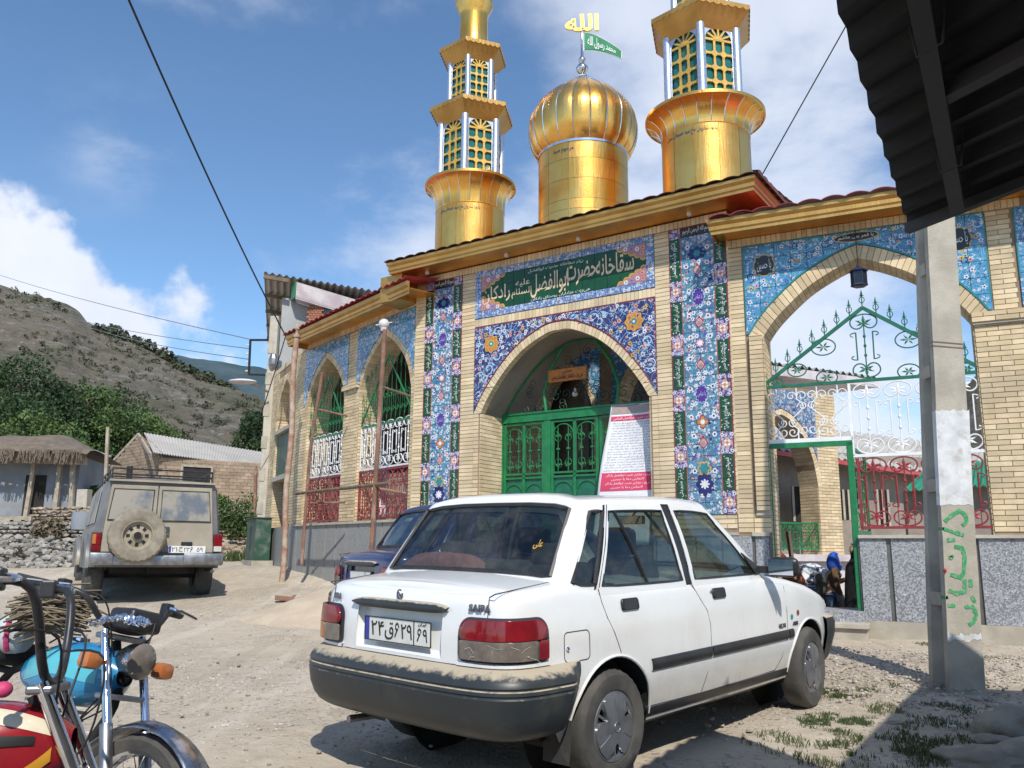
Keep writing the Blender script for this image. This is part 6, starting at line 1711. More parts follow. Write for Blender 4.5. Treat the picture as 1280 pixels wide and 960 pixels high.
 for kd,nm in(('rg','rear_window'),('qg','quarter_window'),('dg','rear_door_window'),('fg','front_door_window'),('wg','windscreen')):[gl[(kd,s_)].build(nm,'auto_glass_rear'if kd=='rg'else 'auto_glass',car,smooth=True)for s_ in((-1,1)if kd[0]in 'qdf'else(-1,))]
 sl=MB()
 def seal(i0,i1,kind,side,r=.010,both=False):
  v0,v1=VR[kind];bot=[];top_=[]
  for i in range(i0,i1):
   for s_ in range(NS+(1 if i==i1-1 else 0)):bot.append((sub(i,s_/NS),v0));top_.append((sub(i,s_/NS),v1))
  if both:
   b=[gp_(*q[0],v0,-1,.001)for q in bot];b2=[gp_(*q[0],v0,1,.001)for q in bot];t1=[gp_(*q[0],v1,-1,.001)for q in bot];t2=[gp_(*q[0],v1,1,.001)for q in bot]
   sl.tube(b2[::-1]+b[1:]+t1[::-1]+t2[1:],r,5,closed=True)
  else:sl.tube([gp_(*q[0],v0,side,.0)for q in bot]+[gp_(*q[0],v1,side,.0)for q in top_[::-1]],r,5,closed=True)
 seal(0,3,'rg',1,.013,True);seal(20,23,'wg',1,.012,True)
 for side in(-1,1):seal(6,7,'qg',side,.013);seal(9,11,'dg',side,.007);seal(14,17,'fg',side,.007)
 sl.build('window_seal','black_plastic',car)
 for side in(-1,1):dv_=MB();dv_.tube([gp_((.36,.761,.962),(.215,.618,1.401),v,side,-.002)for v in(.02,.3,.6,.91)],.010,5);dv_.build('quarter_bar','black_plastic',car)
 g=MB()
 def seam(pts,r=.0032):g.tube(pts,r,4)
 for side in(-1,1):
  X=lambda x,z,o=-.0005:B.X(x,z,o,side)
  seam([gp_((-.080,.755,.970),(.183,.6175,1.399),v,side,.001)for v in(.0,.5,1)])
  seam([X(-.09,.965),X(-.08,.90),X(-.05,.82),X(0,.74),X(.03,.68),X(.05,.635)])
  seam([X(.78,.955),X(.80,.93),X(.86,.85),(X(.92,.78)),X(.945,.70),X(.945,.55),X(.91,.42),X(.87,.325)])
  seam([X(1.97,.86),X(1.975,.70),X(1.965,.52),X(1.90,.40),X(1.82,.325)])
  seam([X(.30,.325),X(.9,.318),X(1.82,.325)],.003)
  seam([B.S(.62,z,0,side)for z in(.955,.93,.90,.86)])
  seam([B.top(x,side*.655,.0)for x in(-.745,-.6,-.45,-.36)])
  seam([(B.S(.62,.955,0,side)),B.top(-.745,side*.655,0)])
  seam([B.S(.455,z,0,side)for z in(.62,.60)]);seam([B.S(q_,.638,.0,side)for q_ in(0,.2,.42,.6,.8,.95)],.004)
  seam([B.top(x,side*.66,.0)for x in(1.95,2.2,2.5,2.8)],.003)
 q0,q1=B.sx(-.395),B.sx(-.205);r_=.025;outl=[]
 for cx_,cz,a0 in((-.205-r_,.775-r_,0),(-.395+r_,.775-r_,pi/2),(-.395+r_,.635+r_,pi),(-.205-r_,.635+r_,1.5*pi)):
  for k in range(5):a=a0+pi/2*k/4;outl.append(B.X(cx_+r_*cos(a),cz+r_*sin(a),0,-1))
 g.tube(outl,.003,4,closed=True);g.build('panel_gap','ink',car)
 q=MB();p=B.X(-.375,.70,.004,-1);q.sphere(p,.011,8,6);q.build('fuel_lock','chrome',car)
 for side in(-1,1):
  for x in(.150,1.075):
   q=MB();rows=rounded_rows(B.sx(x-.075),B.sx(x+.075),.845,.905,.02,6,6);surf_patch(q,rows,lambda a,z:B.S(a,z,.010,side));q.build('door_handle','black_plastic',car,smooth=True,solid=.010)
  q=MB();p=B.X(.985,.885,.003,side);q.sphere(p,.009,8,6);q.build('door_lock','chrome',car)
  for a,b in((.315,.935),(.950,1.965),(1.98,2.05)):
   q=MB();prof=((0,.575),(.010,.571),(.014,.560),(.014,.530),(.010,.518),(0,.512));n_=14
   q.add([B.X(a+(b-a)*k/n_,z,o,side)for k in range(n_+1)for o,z in prof],[(k*6+j,k*6+j+1,(k+1)*6+j+1,(k+1)*6+j)for k in range(n_)for j in range(5)]);q.build('side_moulding','black_plastic',car,smooth=True,angle=50)
  q=MB();n_=20;prof=((-.004,.322),(.004,.315),(.006,.275),(-.03,.225),(-.10,.215))
  q.add([B.X(.31+1.72*k/n_,z,o,side)for k in range(n_+1)for o,z in prof],[(k*5+j,k*5+j+1,(k+1)*5+j+1,(k+1)*5+j)for k in range(n_)for j in range(4)]);q.build('sill','black_plastic',car,smooth=True)
  q=MB();m0=B.X(1.72,.99,.0,side);sy=side
  def shellm(u,v):
   a=2*pi*u;rr=sin(pi*v)**.5;return(1.72+.055*(1-v)*0+.045*(1-2*v),sy*(.905+.105*rr*abs(cos(a))**.5*(1 if cos(a)>0 else-1)),1.005+.066*rr*abs(sin(a))**.5*(1 if sin(a)>0 else-1))
  q.grid(shellm,24,10);q.beam((1.70,sy*.74,.985),(1.74,sy*.86,.985),.05,.045);q.add([(1.60,sy*.757,.965),(1.78,sy*.735,.965),(1.50,sy*.715,1.10),(1.60,sy*.765,.965),(1.78,sy*.745,.965),(1.50,sy*.725,1.10)],[(0,1,2),(3,5,4),(0,2,5,3),(1,4,5,2)])
  mo=q.build('door_mirror','black_plastic',car,smooth=True,angle=50);q=MB();q.add([(1.672,sy*(.905+.085*cx_),1.005+.050*cz)for cx_,cz in((-1,-1),(1,-1),(1,1),(-1,1))],[(0,1,2,3)]);q.build('mirror_glass','mirror_glass',mo)
  q=MB();q.add([(-.335,side*.60,.36),(-.335,side*.775,.36),(-.395,side*.80,.17),(-.37,side*.62,.16)],[(0,1,2,3)]);q.build('mud_flap','black_rubber',car,solid=.008)
 for end,prof in(('rear',((-.01,.640),(.020,.634),(.050,.618),(.074,.598),(.086,.580),(.090,.566),(.084,.561),(.085,.554),(.092,.549),(.094,.534),(.088,.529),(.089,.522),(.094,.516),(.094,.44),(.086,.385),(.064,.345),(.034,.322),(-.03,.314))),('front',((-.01,.60),(.02,.60),(.05,.59),(.066,.56),(.066,.48),(.060,.40),(.05,.30),(.02,.24),(-.03,.23)))):
  q=MB();m_=len(prof)
  for side in(-1,1):
   if end=='rear':qs=[B.sx(-.285)*k/44 for k in range(45)]
   else:qs=[B.sx(2.665)+(B.L[-1]-B.sx(2.665))*k/36 for k in range(37)]
   vs=[]
   for k,s_ in enumerate(qs):
    x=B.ps(s_)[0]
    for j,(o,z)in enumerate(prof):
     f=1.0
     if end=='rear':
      e=sm(x,-.42,-.27);o2=o*(1-.75*e);sh_=(.64-z)*.32*sm(x,-.6,-.28)
      vs.append(B.S(max(0,s_-sh_),z,o2,side))
     else:
      e=1-sm(x,2.66,2.80);vs.append(B.S(s_+(.60-z)*.20*(1-sm(x,2.7,2.95)),z,o*(1-.6*e),side))
   q.add(vs,[(k*m_+j,k*m_+j+1,(k+1)*m_+j+1,(k+1)*m_+j)for k in range(len(qs)-1)for j in range(m_-1)])
  q.build(end+'_bumper','bumper',car,smooth=True,angle=28,fix=True)
 q=MB();ym,za,zb=.362,.655,.905;d=.040
 def RP(y,z,o):return B.S(abs(y),z,o,-1 if y<0 else 1)
 yo=[-ym,-ym*.5,0,ym*.5,ym]
 inn=[(-ym+.03,za+.03),(ym-.03,za+.03),(ym-.03,zb),(-ym+.03,zb)]
 q.add([RP(-ym,za,0),RP(ym,za,0),RP(ym,zb,0),RP(-ym,zb,0)]+[RP(y,z,-d)for y,z in inn],[(0,1,5,4),(1,2,6,5),(2,3,7,6),(3,0,4,7),(4,5,6,7)])
 q.build('plate_recess',paint,car)
 q=MB();n_=24;prof=((-.03,.917),(.012,.915),(.026,.900),(.026,.880),(.014,.866),(-.03,.862));vs=[]
 for k in range(n_+1):
  y=-.375+.75*k/n_;t_=1-(abs(y)/.375)**8;zc=.889
  for o,z in prof:vs.append(RP(y,zc+(z-zc)*(.35+.65*t_),o))
 q.add(vs,[(k*6+j,k*6+j+1,(k+1)*6+j+1,(k+1)*6+j)for k in range(n_)for j in range(5)]);q.build('lid_garnish','bumper',car,smooth=True,angle=50,fix=True)
 for side in(-1,1):
  rim=MB();surf_patch(rim,rounded_rows(.452,.960,.660,.864,.072,22,16),lambda a,z:B.S(a,z,.004,side));lo=rim.build('tail_lamp','ink',car,smooth=True)
  def lens(q0,q1,z0,z1,mat,nm,rad=.03,off=.016,bul=.012):
   q=MB();surf_patch(q,rounded_rows(q0,q1,z0,z1,rad,16,10),lambda a,z:B.S(a,z,off+bul*(1-((a-.70)/.27)**2),side));q.build(nm,mat,lo,smooth=True,solid=.010)
  if side<0:
   lens(.465,.945,.762,.854,'lamp_red','red_lens',.064);lens(.470,.880,.672,.759,'lamp_grey','cracked_lens',.015);lens(.883,.945,.672,.759,'lamp_red','side_lens',.012)
   q=MB();rnd=random.Random(9)
   for k in range(5):
    a,z=rnd.uniform(.48,.85),rnd.uniform(.69,.80);pts=[]
    for j in range(5):pts.append(B.S(a,z,.030,side));a+=rnd.uniform(-.01,.05);z+=rnd.uniform(-.02,.02);a=min(a,.92)
    q.tube(pts,.0007,3)
   q.build('crack','lamp_white',lo)
  else:
   lens(.465,.945,.762,.854,'lamp_red','red_lens',.064);lens(.62,.945,.672,.759,'lamp_amber','amber_lens',.015);lens(.47,.615,.672,.759,'lamp_grey','reverse_lens',.012)
  q=MB();prof=((.0,.658),(.014,.656),(.014,.642),(.0,.640));n_=20
  q.add([B.S(.455+.50*k/n_,z,o,side)for k in range(n_+1)for o,z in prof],[(k*4+j,k*4+j+1,(k+1)*4+j+1,(k+1)*4+j)for k in range(n_)for j in range(3)]);q.build('lamp_sill',paint,car,smooth=True)
 for side in(-1,1):
  q=MB();surf_patch(q,rounded_rows(B.L[-1]-.62,B.L[-1]-.28,.60,.70,.02,10,6),lambda a,z:B.S(a,z,.006,side));q.build('headlight','lamp_white',car,smooth=True,solid=.01)
 pl=MB();pl.box(-.0035,0,-.262,.262,.700,.818);po=pl.build('number_plate','plate_white',car,loc=(-.800+.010,0,0));rz_=(pi/2,0,-pi/2)
 q=MB();q.box(-.0045,-.0035,.226,.260,.702,.816);q.build('plate_band','plate_blue',po)
 fr_=MB()
 for a,b in(((-.262,.70),(.262,.70)),((-.262,.818),(.262,.818)),((-.262,.70),(-.262,.818)),((.262,.70),(.262,.818)),((-.135,.70),(-.135,.818))):fr_.beam((-.004,a[0],a[1]),(-.004,b[0],b[1]),.005,.004)
 fr_.build('plate_rim','ink_black',po)
 def wrap_text(t_,y,z,w,h,mat,nm,off=.010):
  me=text_mesh(t_,1,.05,offset=.03);xs=[v.co.x for v in me.vertices];ys=[v.co.y for v in me.vertices];W2,H2=max(xs)-min(xs),max(ys)-min(ys);sd_=-1 if y<0 else 1
  for v in me.vertices:
   u=((v.co.x-min(xs))/W2-.5)*w;q_=abs(y)+u if sd_<0 else abs(y)-u;v.co=B.S(q_,z+((v.co.y-min(ys))/H2-.5)*h,off+(v.co.z)*.05,sd_)
  me.materials.clear();me.materials.append(M[mat]);inst(nm,me,car)
 if full:
  six(po,.004,-.0052,-.002,.762,.034,.070);six(po,.004,-.0052,-.176,.752,.032,.060)
  for body_,y,w,h,z in(('۲۴',.155,.105,.072,.762),(fa('ق'),.060,.070,.085,.755),('۲۹',-.078,.085,.072,.760),('۹',-.220,.032,.062,.752)):
   text('plate_figures',body_,'ink_black',po,(-.005,y,z),1,rz_,.001,fit=(w,h))
  text('plate_figures',fa('ایران'),'ink_black',po,(-.005,-.198,.804),1,rz_,.001,fit=(.06,.018))
  for t_,y,z,w,h in(('SAIPA',-.575,.906,.13,.034),('SBA',.55,.905,.085,.032)):
   wrap_text(t_,y,z,w,h,'badge_grey','badge')
  q=MB();c=RP(0,.940,.003);q.tube([(c[0]-.002,c[1]+.021*cos(a),c[2]+.024*sin(a))for a in[2*pi*k/16 for k in range(16)]],.004,5,closed=True);q.beam((c[0]-.003,c[1]-.012,c[2]-.012),(c[0]-.003,c[1]+.012,c[2]+.012),.008,.004);q.build('maker_badge','badge_grey',car)
  for t_,x,z,w,h,mt in(('GLXi',1.885,.608,.105,.028,'badge_grey'),('ABS',2.095,.606,.085,.026,'ink')):
   wrap_text(t_,-B.sx(x),z,w,h,mt,'side_badge',.003)
  for x,z,r_,mt in((2.045,.652,.019,'glaze_teal'),(2.15,.672,.020,'lamp_red')):
   q=MB();c=B.X(x,z,.003,-1);q.add([(c[0]+r_*cos(a),c[1],c[2]+r_*sin(a))for a in[2*pi*k/14 for k in range(14)]],[tuple(range(14))]);q.build('sticker',mt,car)
  b,r_=(-.358,.40,1.028),(-.046,.36,1.426)
  q=MB();P_=lambda y,v:gp_((-.362,abs(y)*1.05,1.03),(-.043,abs(y)*.94,1.43),v,-1 if y<0 else 1,.002)
  me=text_mesh(fa('علی'),1,0,offset=.03);xs=[v.co.x for v in me.vertices];ys=[v.co.y for v in me.vertices];w=max(xs)-min(xs);h=max(ys)-min(ys)
  for v in me.vertices:v.co=P_(-.44-(v.co.x-min(xs))/w*.06+.0,.34+.12*(v.co.y-min(ys))/h)
  me.materials.clear();me.materials.append(M['glaze_yellow']);inst('window_decal',me,car)
 def wheel():
  r=.278;w=.083;pts=[(.168,-.060),(.178,-.075),(.215,-.083),(.252,-.078),(.270,-.064),(r,-.045),(r,.045),(.270,.064),(.25,.075),(.168,.07)]
  q=MB();n_=72;vs=[]
  for k in range(n_):
   a=2*pi*k/n_
   for i,(rr,y)in enumerate(pts):
    g_=.004 if(i in(4,5,6,7)and k%2)else 0;vs.append(((rr-g_)*cos(a),y,(rr-g_)*sin(a)))
  m_=len(pts);q.add(vs,[(k*m_+i,k*m_+i+1,((k+1)%n_)*m_+i+1,((k+1)%n_)*m_+i)for k in range(n_)for i in range(m_-1)])
  d=MB();d.T=Matrix.Rotation(pi/2,4,'X');d.lathe([(.168,.058),(.162,.05),(.150,.03),(.05,.02),(0,.02)],40)
  h=MB();h.T=d.T;h.lathe([(.170,.060),(.174,.068),(.168,.073),(.150,.072),(.143,.060)],48)
  n_=96;rr=[]
  for k in range(n_):
   a=2*pi*k/n_;t_=abs(((a+pi/6-pi/2-pi/3)%(2*pi/3))/(2*pi/3)-.5)*2
   t_=1-abs((((a-pi/2+pi/3)%(2*pi/3))/(2*pi/3))-.5)*2
   rr.append(.160-.080*sm(1-t_,.50,.98))
  vs=[(0,0,.088)]+[(.045*cos(2*pi*k/n_),.045*sin(2*pi*k/n_),.087)for k in range(n_)]+[(rr[k]*cos(2*pi*k/n_),rr[k]*sin(2*pi*k/n_),.086-.10*max(0,rr[k]-.10))for k in range(n_)]+[(rr[k]*1.01*cos(2*pi*k/n_),rr[k]*1.01*sin(2*pi*k/n_),.055)for k in range(n_)]
  fs=[(0,1+k,1+(k+1)%n_)for k in range(n_)]+[(1+k,1+n_+k,1+n_+(k+1)%n_,1+(k+1)%n_)for k in range(n_)]+[(1+n_+k,1+2*n_+k,1+2*n_+(k+1)%n_,1+n_+(k+1)%n_)for k in range(n_)]
  h.add(vs,fs)
  for j in range(3):
   for o in(-.30,.0,.30):
    a=pi/2+pi/3+j*2*pi/3+o;h.beam((.07*cos(a),.07*sin(a),.066),(.15*cos(a),.15*sin(a),.064),.013,.012)
  b=MB();b.T=d.T;b.tube([(.024*cos(2*pi*k/16),.024*sin(2*pi*k/16),.089)for k in range(16)],.003,4,closed=True)
  for j in range(3):
   a=pi/2+j*2*pi/3
   for o in(-.0,):b.tube([(.06*cos(a),.06*sin(a),.0865),(.12*cos(a+o*.6),.12*sin(a+o*.6),.0845),(.153*cos(a+o*2.2),.153*sin(a+o*2.2),.080)],.0022,4)
  return q,d,h,b
 q,d,h,b=wheel();first=None
 for x,side,steer in((0,-1,0),(0,1,0),(2.345,-1,.10),(2.345,1,.10)):
  if first is None:
   q.build('wheel','tyre',car,smooth=True,angle=30);w=bpy.context.scene.objects[-1]if False else car.children[-1]
   w=[c for c in car.children if c.name.startswith('wheel')][0]
   d.build('rim','rim_dark',w,smooth=True);h.build('hubcap','hubcap',w,smooth=True,angle=35);b.build('hub_badge','hubcap',w);first=w
  else:w=copy_tree(first,car)
  w.location=(x,side*.705,.278 if True else 0);w.rotation_euler=(0,.12*x,(0 if side<0 else pi)+steer)
 q=MB();q.box(-.30,1.85,-.70,.70,.30,.34);q.box(-.42,.16,-.68,.68,.92,.975);q.build('floor','black_matte',car)
 def seat(x,y,w,nm,back=.98):
  q=MB();q.cbox(x,x+.50,y-w/2,y+w/2,.42,.60,.05);q.T=Matrix.Translation((x+.02,y,.55))@Matrix.Rotation(-.25,4,'Y');q.cbox(-.09,.05,-w/2,w/2,0,.56,.05);q.T=None;so_=q.build(nm,'seat_cloth',car,smooth=True,angle=50)
  return so_
 for y in(-.34,.34):
  s_=seat(.82,y,.48,'front_seat');q=MB();q.cbox(.60,.70,y-.13,y+.13,1.10,1.27,.04);q.build('headrest','seat_cloth',s_,smooth=True)
 s_=seat(.12,0,1.28,'rear_seat')
 for y in(-.38,.38):q=MB();q.cbox(-.06,.04,y-.13,y+.13,1.05,1.19,.04);q.build('headrest','seat_cloth',s_,smooth=True)
 q=MB();q.cbox(1.50,1.88,-.68,.68,.60,.945,.05);q.build('dashboard','dash',car,smooth=True)
 q=MB();c=Vector((1.34,.36,.86));T=Matrix.Translation(c)@Matrix.Rotation(-1.15,4,'Y');q.T=T;q.tube([(.18*cos(2*pi*k/24),.18*sin(2*pi*k/24),0)for k in range(24)],.014,6,closed=True);q.beam((-.17,0,0),(.17,0,0),.03,.015);q.beam((0,0,0),(0,0,-.2),.05,.05);q.T=None;q.build('steering_wheel','black_plastic',car)
 q=MB();q.cbox(1.28,1.31,-.11,.11,1.285,1.345,.010);q.beam((1.31,0,1.34),(1.37,0,1.39),.015,.01);mo=q.build('inner_mirror','black_plastic',car);q=MB();q.box(1.276,1.279,-.10,.10,1.29,1.34);q.build('mirror_glass','mirror_glass',mo)
 if full:
  q=MB()
  def cu(u,v):
   a,b_=u*2-1,v*2-1;h_=(max(0,1-a**4)*max(0,1-b_**4))**.4;return(-.17+.12*b_+.015*sin(5*a),.34+.27*a,1.0+.12*h_+.012*sin(9*a+4*b_))
  q.grid(cu,26,14);q.build('shelf_cushion','cushion_pink',car,smooth=True);q=MB();q.box(-.38,.10,-.66,.66,.975,.990);q.build('parcel_shelf','seat_cloth',car)
  q=MB();q.beam((-.20,-.55,.99),(-.10,-.20,.99),.05,.05);q.cbox(-.26,-.12,.02,.16,.99,1.02,.01);q.build('shelf_oddments','fabric_grey',car)
 q=MB();q.tube([(-.45,.35,.27),(-.80,.38,.275)],.020,8);q.build('exhaust','steel_dull',car)
 return car
simple('mirror_glass',(.65,.68,.72),None,5,.03,metal=1);simple('badge_grey',(.16,.16,.17),None,5,.3,metal=.6)
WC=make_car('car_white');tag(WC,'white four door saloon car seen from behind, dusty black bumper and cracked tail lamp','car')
yaw=.8169;X_=Vector((cos(yaw),sin(yaw),.036)).normalized();Y_=Vector((-sin(yaw),cos(yaw),.0155));Y_=(Y_-X_*Y_.dot(X_)).normalized();Z_=X_.cross(Y_)
mw=Matrix((X_,Y_,Z_)).transposed().to_4x4();mw.translation=Vector((-.0254,5.1147,0));WC.matrix_world=mw
BC=make_car('car_blue',False);BC.name='blue_saloon_car';tag(BC,'dark blue saloon car parked behind the white car, only its tail and rear window showing','car')
BC.matrix_world=Matrix.Translation((-.78,8.9,gz(-.78,8.9)+.02))@Matrix.Rotation(radians(33),4,'Z')@Matrix.Rotation(-.03,4,'Y')
for t_,y,z in(('SX',.05,.93),):
 pass
 # ------------------------------------------------------------------ parked off-roader
def rot_thing(t,loc,rz):t.location=loc;t.rotation_euler=(0,0,rz);return t
def suv():
 x0,y0=-5.33,13.1;t=thing('off_road_vehicle','dusty silver four wheel drive with spare wheel on its back door and a roof rack','off-road vehicle',(x0,y0,gz(x0,y0)+.02),radians(119))
 SEC=[(0,.88,.90),(.35,.90,.90),(1.5,.91,.90),(2.9,.91,.90),(3.4,.90,.86),(4.5,.82,.80)]
 def sec(x,w):return[(x,-w,.52),(x,-w*1.01,.75),(x,-w,1.02),(x,-w*.985,1.10),(x,-w*.90,1.72),(x,-w*.84,1.80),(x,0,1.84),(x,w*.84,1.80),(x,w*.90,1.72),(x,w*.985,1.10),(x,w,1.02),(x,w*1.01,.75),(x,w,.52)]
 q=MB();L=[sec(x,w)for x,w in((.03,.86),(.10,.90),(1.0,.91),(2.0,.91),(2.6,.90))];L[0]=[(a+.0,b*.985,c)for a,b,c in L[0]]
 low=[(x,y,min(z,1.10))for x,y,z in sec(2.65,.9)];nose=[(4.55,y*.92,min(z,1.0))for x,y,z in sec(0,.9)]
 L+=[[(3.05,y,1.10+(z-1.10)*.35 if z>1.1 else z)for x,y,z in sec(0,.9)],[(3.4,y,min(z,1.10))for x,y,z in sec(0,.9)],nose];m_=13
 q.add([v for s_ in L for v in s_],[(i*m_+k,i*m_+k+1,(i+1)*m_+k+1,(i+1)*m_+k)for i in range(len(L)-1)for k in range(m_-1)]+[tuple(range(m_))])
 q.build('body','suv_silver',t,smooth=True,angle=32,bevel=.02)
 for side in(-1,1):
  for cx_ in(.95,3.75):q=MB();q.tube([(cx_+.47*cos(pi*k/12),side*.93,.50+.47*sin(pi*k/12))for k in range(13)],.05,6);q.build('wheel_flare','suv_silver',t,smooth=True)
  q=MB();q.add([(.25,side*.893,1.16),(1.15,side*.905,1.16),(1.15,side*.835,1.66),(.32,side*.83,1.66)],[(0,1,2,3)]);q.add([(1.25,side*.905,1.16),(2.55,side*.90,1.16),(2.3,side*.835,1.66),(1.25,side*.835,1.66)],[(0,1,2,3)]);q.build('side_window','suv_glass',t,solid=.01)
 def yz(y,z):return y*(1-.10*max(0,z-1.10)/.62)
 def dface(y0_,y1_,z0_,z1_,x,mb):mb.add([(x+.012,yz(y0_,z0_),z0_),(x+.012,yz(y1_,z0_),z0_),(x+.012+.0,yz(y1_,z1_),z1_),(x+.012,yz(y0_,z1_),z1_)],[(0,1,2,3)])
 for a,b in((-.80,.06),(.075,.80)):
  q=MB();q.add([(-.005+xx,yz(y,z),z)for xx in(0,.05)for y,z in((a,.74),(b,.74),(b,1.74),(a,1.74))],[(0,1,2,3),(0,4,5,1),(1,5,6,2),(2,6,7,3),(3,7,4,0)]);do=q.build('back_door','suv_dust',t,bevel=.012,fix=True)
  q=MB();q.add([(-.012,yz(y,z),z)for y,z in((a+.07,1.22),(b-.06,1.22),(b-.06,1.66),(a+.07,1.66))],[(0,1,2,3)]);q.build('window','suv_glass',do,solid=.008)
  q=MB();q.tube([(-.014,yz(y,z),z)for y,z in((a+.06,1.21),(b-.05,1.21),(b-.05,1.67),(a+.06,1.67))],.010,5,closed=True);q.build('window_seal','black_rubber',do)
 q=MB();q.cbox(-.05,-.01,-.02-.11,.06-.11,1.00,1.13,.008);q.build('door_handle','chrome',t);q=MB();q.box(-.03,0,-.48,-.32,.835,.90);q.build('plate_lamp','black_plastic',t)
 def wheel(rm,w,mt,mr,cone):
  q=MB();r=.40;pts=[(.20,-w*.8),(.23,-w),(.30,-w*1.08),(.37,-w),(r,-w*.75),(r+.004,0),(r,w*.75),(.37,w),(.30,w*1.08),(.20,w*.9)];n_=56;vs=[]
  for k in range(n_):
   a=2*pi*k/n_
   for i,(rr,y)in enumerate(pts):g_=.014 if(3<=i<=7 and(k+(i%2))%2)else 0;vs.append((y,(rr-g_)*cos(a),(rr-g_)*sin(a)))
  m2=len(pts);q.add(vs,[(k*m2+i,k*m2+i+1,((k+1)%n_)*m2+i+1,((k+1)%n_)*m2+i)for k in range(n_)for i in range(m2-1)])
  d=MB();d.T=Matrix.Rotation(-pi/2,4,'Y');d.lathe([(.22,w*1.0),(.205,w*.98),(.19,w*.5),(.17,w*.42),(.075,w*.62),(.06,w*.9),(0,w*.92)],40)
  h=MB();h.T=d.T
  for k in range(8):a=2*pi*k/8;h.add([(.105*cos(a-.20),.105*sin(a-.20),w*.60),(.105*cos(a+.20),.105*sin(a+.20),w*.60),(.155*cos(a+.16),.155*sin(a+.16),w*.52),(.155*cos(a-.16),.155*sin(a-.16),w*.52)],[(0,1,2,3)])
  c=MB();c.T=d.T;c.lathe([(.055,w*.93),(.05,w*1.05),(0,w*1.05)],16);return q,d,h,c
 q,d,h,c=wheel(.2,.125,0,0,0)
 sp=q.build('spare_wheel','tyre_dusty',t,smooth=True,angle=35,loc=(-.17,.33,.98));d.build('rim','wheel_tan',sp,smooth=True);h.build('rim_slots','black_matte',sp);c.build('hub','black_matte',sp)
 for x,y in((.95,-.80),(.95,.80),(3.75,-.80),(3.75,.80)):
  o=inst('wheel',sp.data.copy(),t,(x,y,.40),(0,0,pi/2*(1 if y>0 else-1)));o.data.materials[0]=M['tyre']
 q=MB();q.box(.35,4.3,-.6,.6,.42,.60);q.box(.90,1.0,-.75,.75,.34,.46);q.box(.2,.5,-.5,.1,.42,.60);q.build('chassis','black_matte',t)
 q=MB();q.cbox(-.16,.02,-.93,.93,.55,.70,.02);q.cbox(-.185,-.10,-.93,-.35,.57,.73,.012);q.cbox(-.185,-.10,.62,.93,.57,.73,.012);q.build('rear_bumper','steel_dull',t,smooth=True,angle=40)
 for s_ in(-1,1):
  q=MB();q.cbox(-.03,.10,*(sorted((s_*.79,s_*.925))),.74,1.03,.012);lo=q.build('tail_lamp','black_plastic',t)
  for z0_,z1_,mt,nm in((.85,1.01,'lamp_red','red_lens'),(.76,.84,'lamp_white'if s_<0 else 'lamp_red','lower_lens')):q=MB();q.box(-.038,-.028,*sorted((s_*.80,s_*.915)),z0_,z1_);q.build(nm,mt,lo)
  if s_>0:q=MB();q.box(-.040,-.028,.865,.915,.86,1.0);q.build('amber_lens','lamp_amber',lo)
 pl=MB();pl.box(-.03,-.02,-.68,-.14,.735,.84);po=pl.build('number_plate','plate_white',t);q=MB();q.box(-.0315,-.03,-.18,-.145,.74,.835);q.build('plate_band','plate_blue',po)
 for b_,y,w,h_ in(('۲۱',-.23,.08,.065),(fa('ج'),-.32,.06,.075),('۲۳',-.405,.08,.065),('۵۹',-.595,.09,.06)):text('plate_figures',b_,'ink_black',po,(-.0325,y,.787),1,(pi/2,0,-pi/2),.001,fit=(w,h_))
 six(po,0,-.033,-.475,.787,.035,.065)
 q=MB()
 for z in(1.90,1.985):
  q.tube([(.1,-.72,z),(2.2,-.72,z),(2.2,.72,z),(.1,.72,z)],.014,5,closed=True)
 for x in(.1,.6,1.1,1.65,2.2):
  q.tube([(x,-.72,1.90),(x,.72,1.90)],.011,5)
  for s_ in(-1,1):q.tube([(x,s_*.72,1.80),(x,s_*.72,1.985)],.011,5)
 q.build('roof_rack','black_plastic',t);q=MB();q.beam((0,-.76,1.80),(0,.76,1.80),.10,.03);q.build('rain_gutter','suv_dust',t)
 q=MB();q.tube([(-.05,-.80,.46),(.5,-.8,.46)],.03,8);q.build('exhaust','steel_dull',t)
suv()
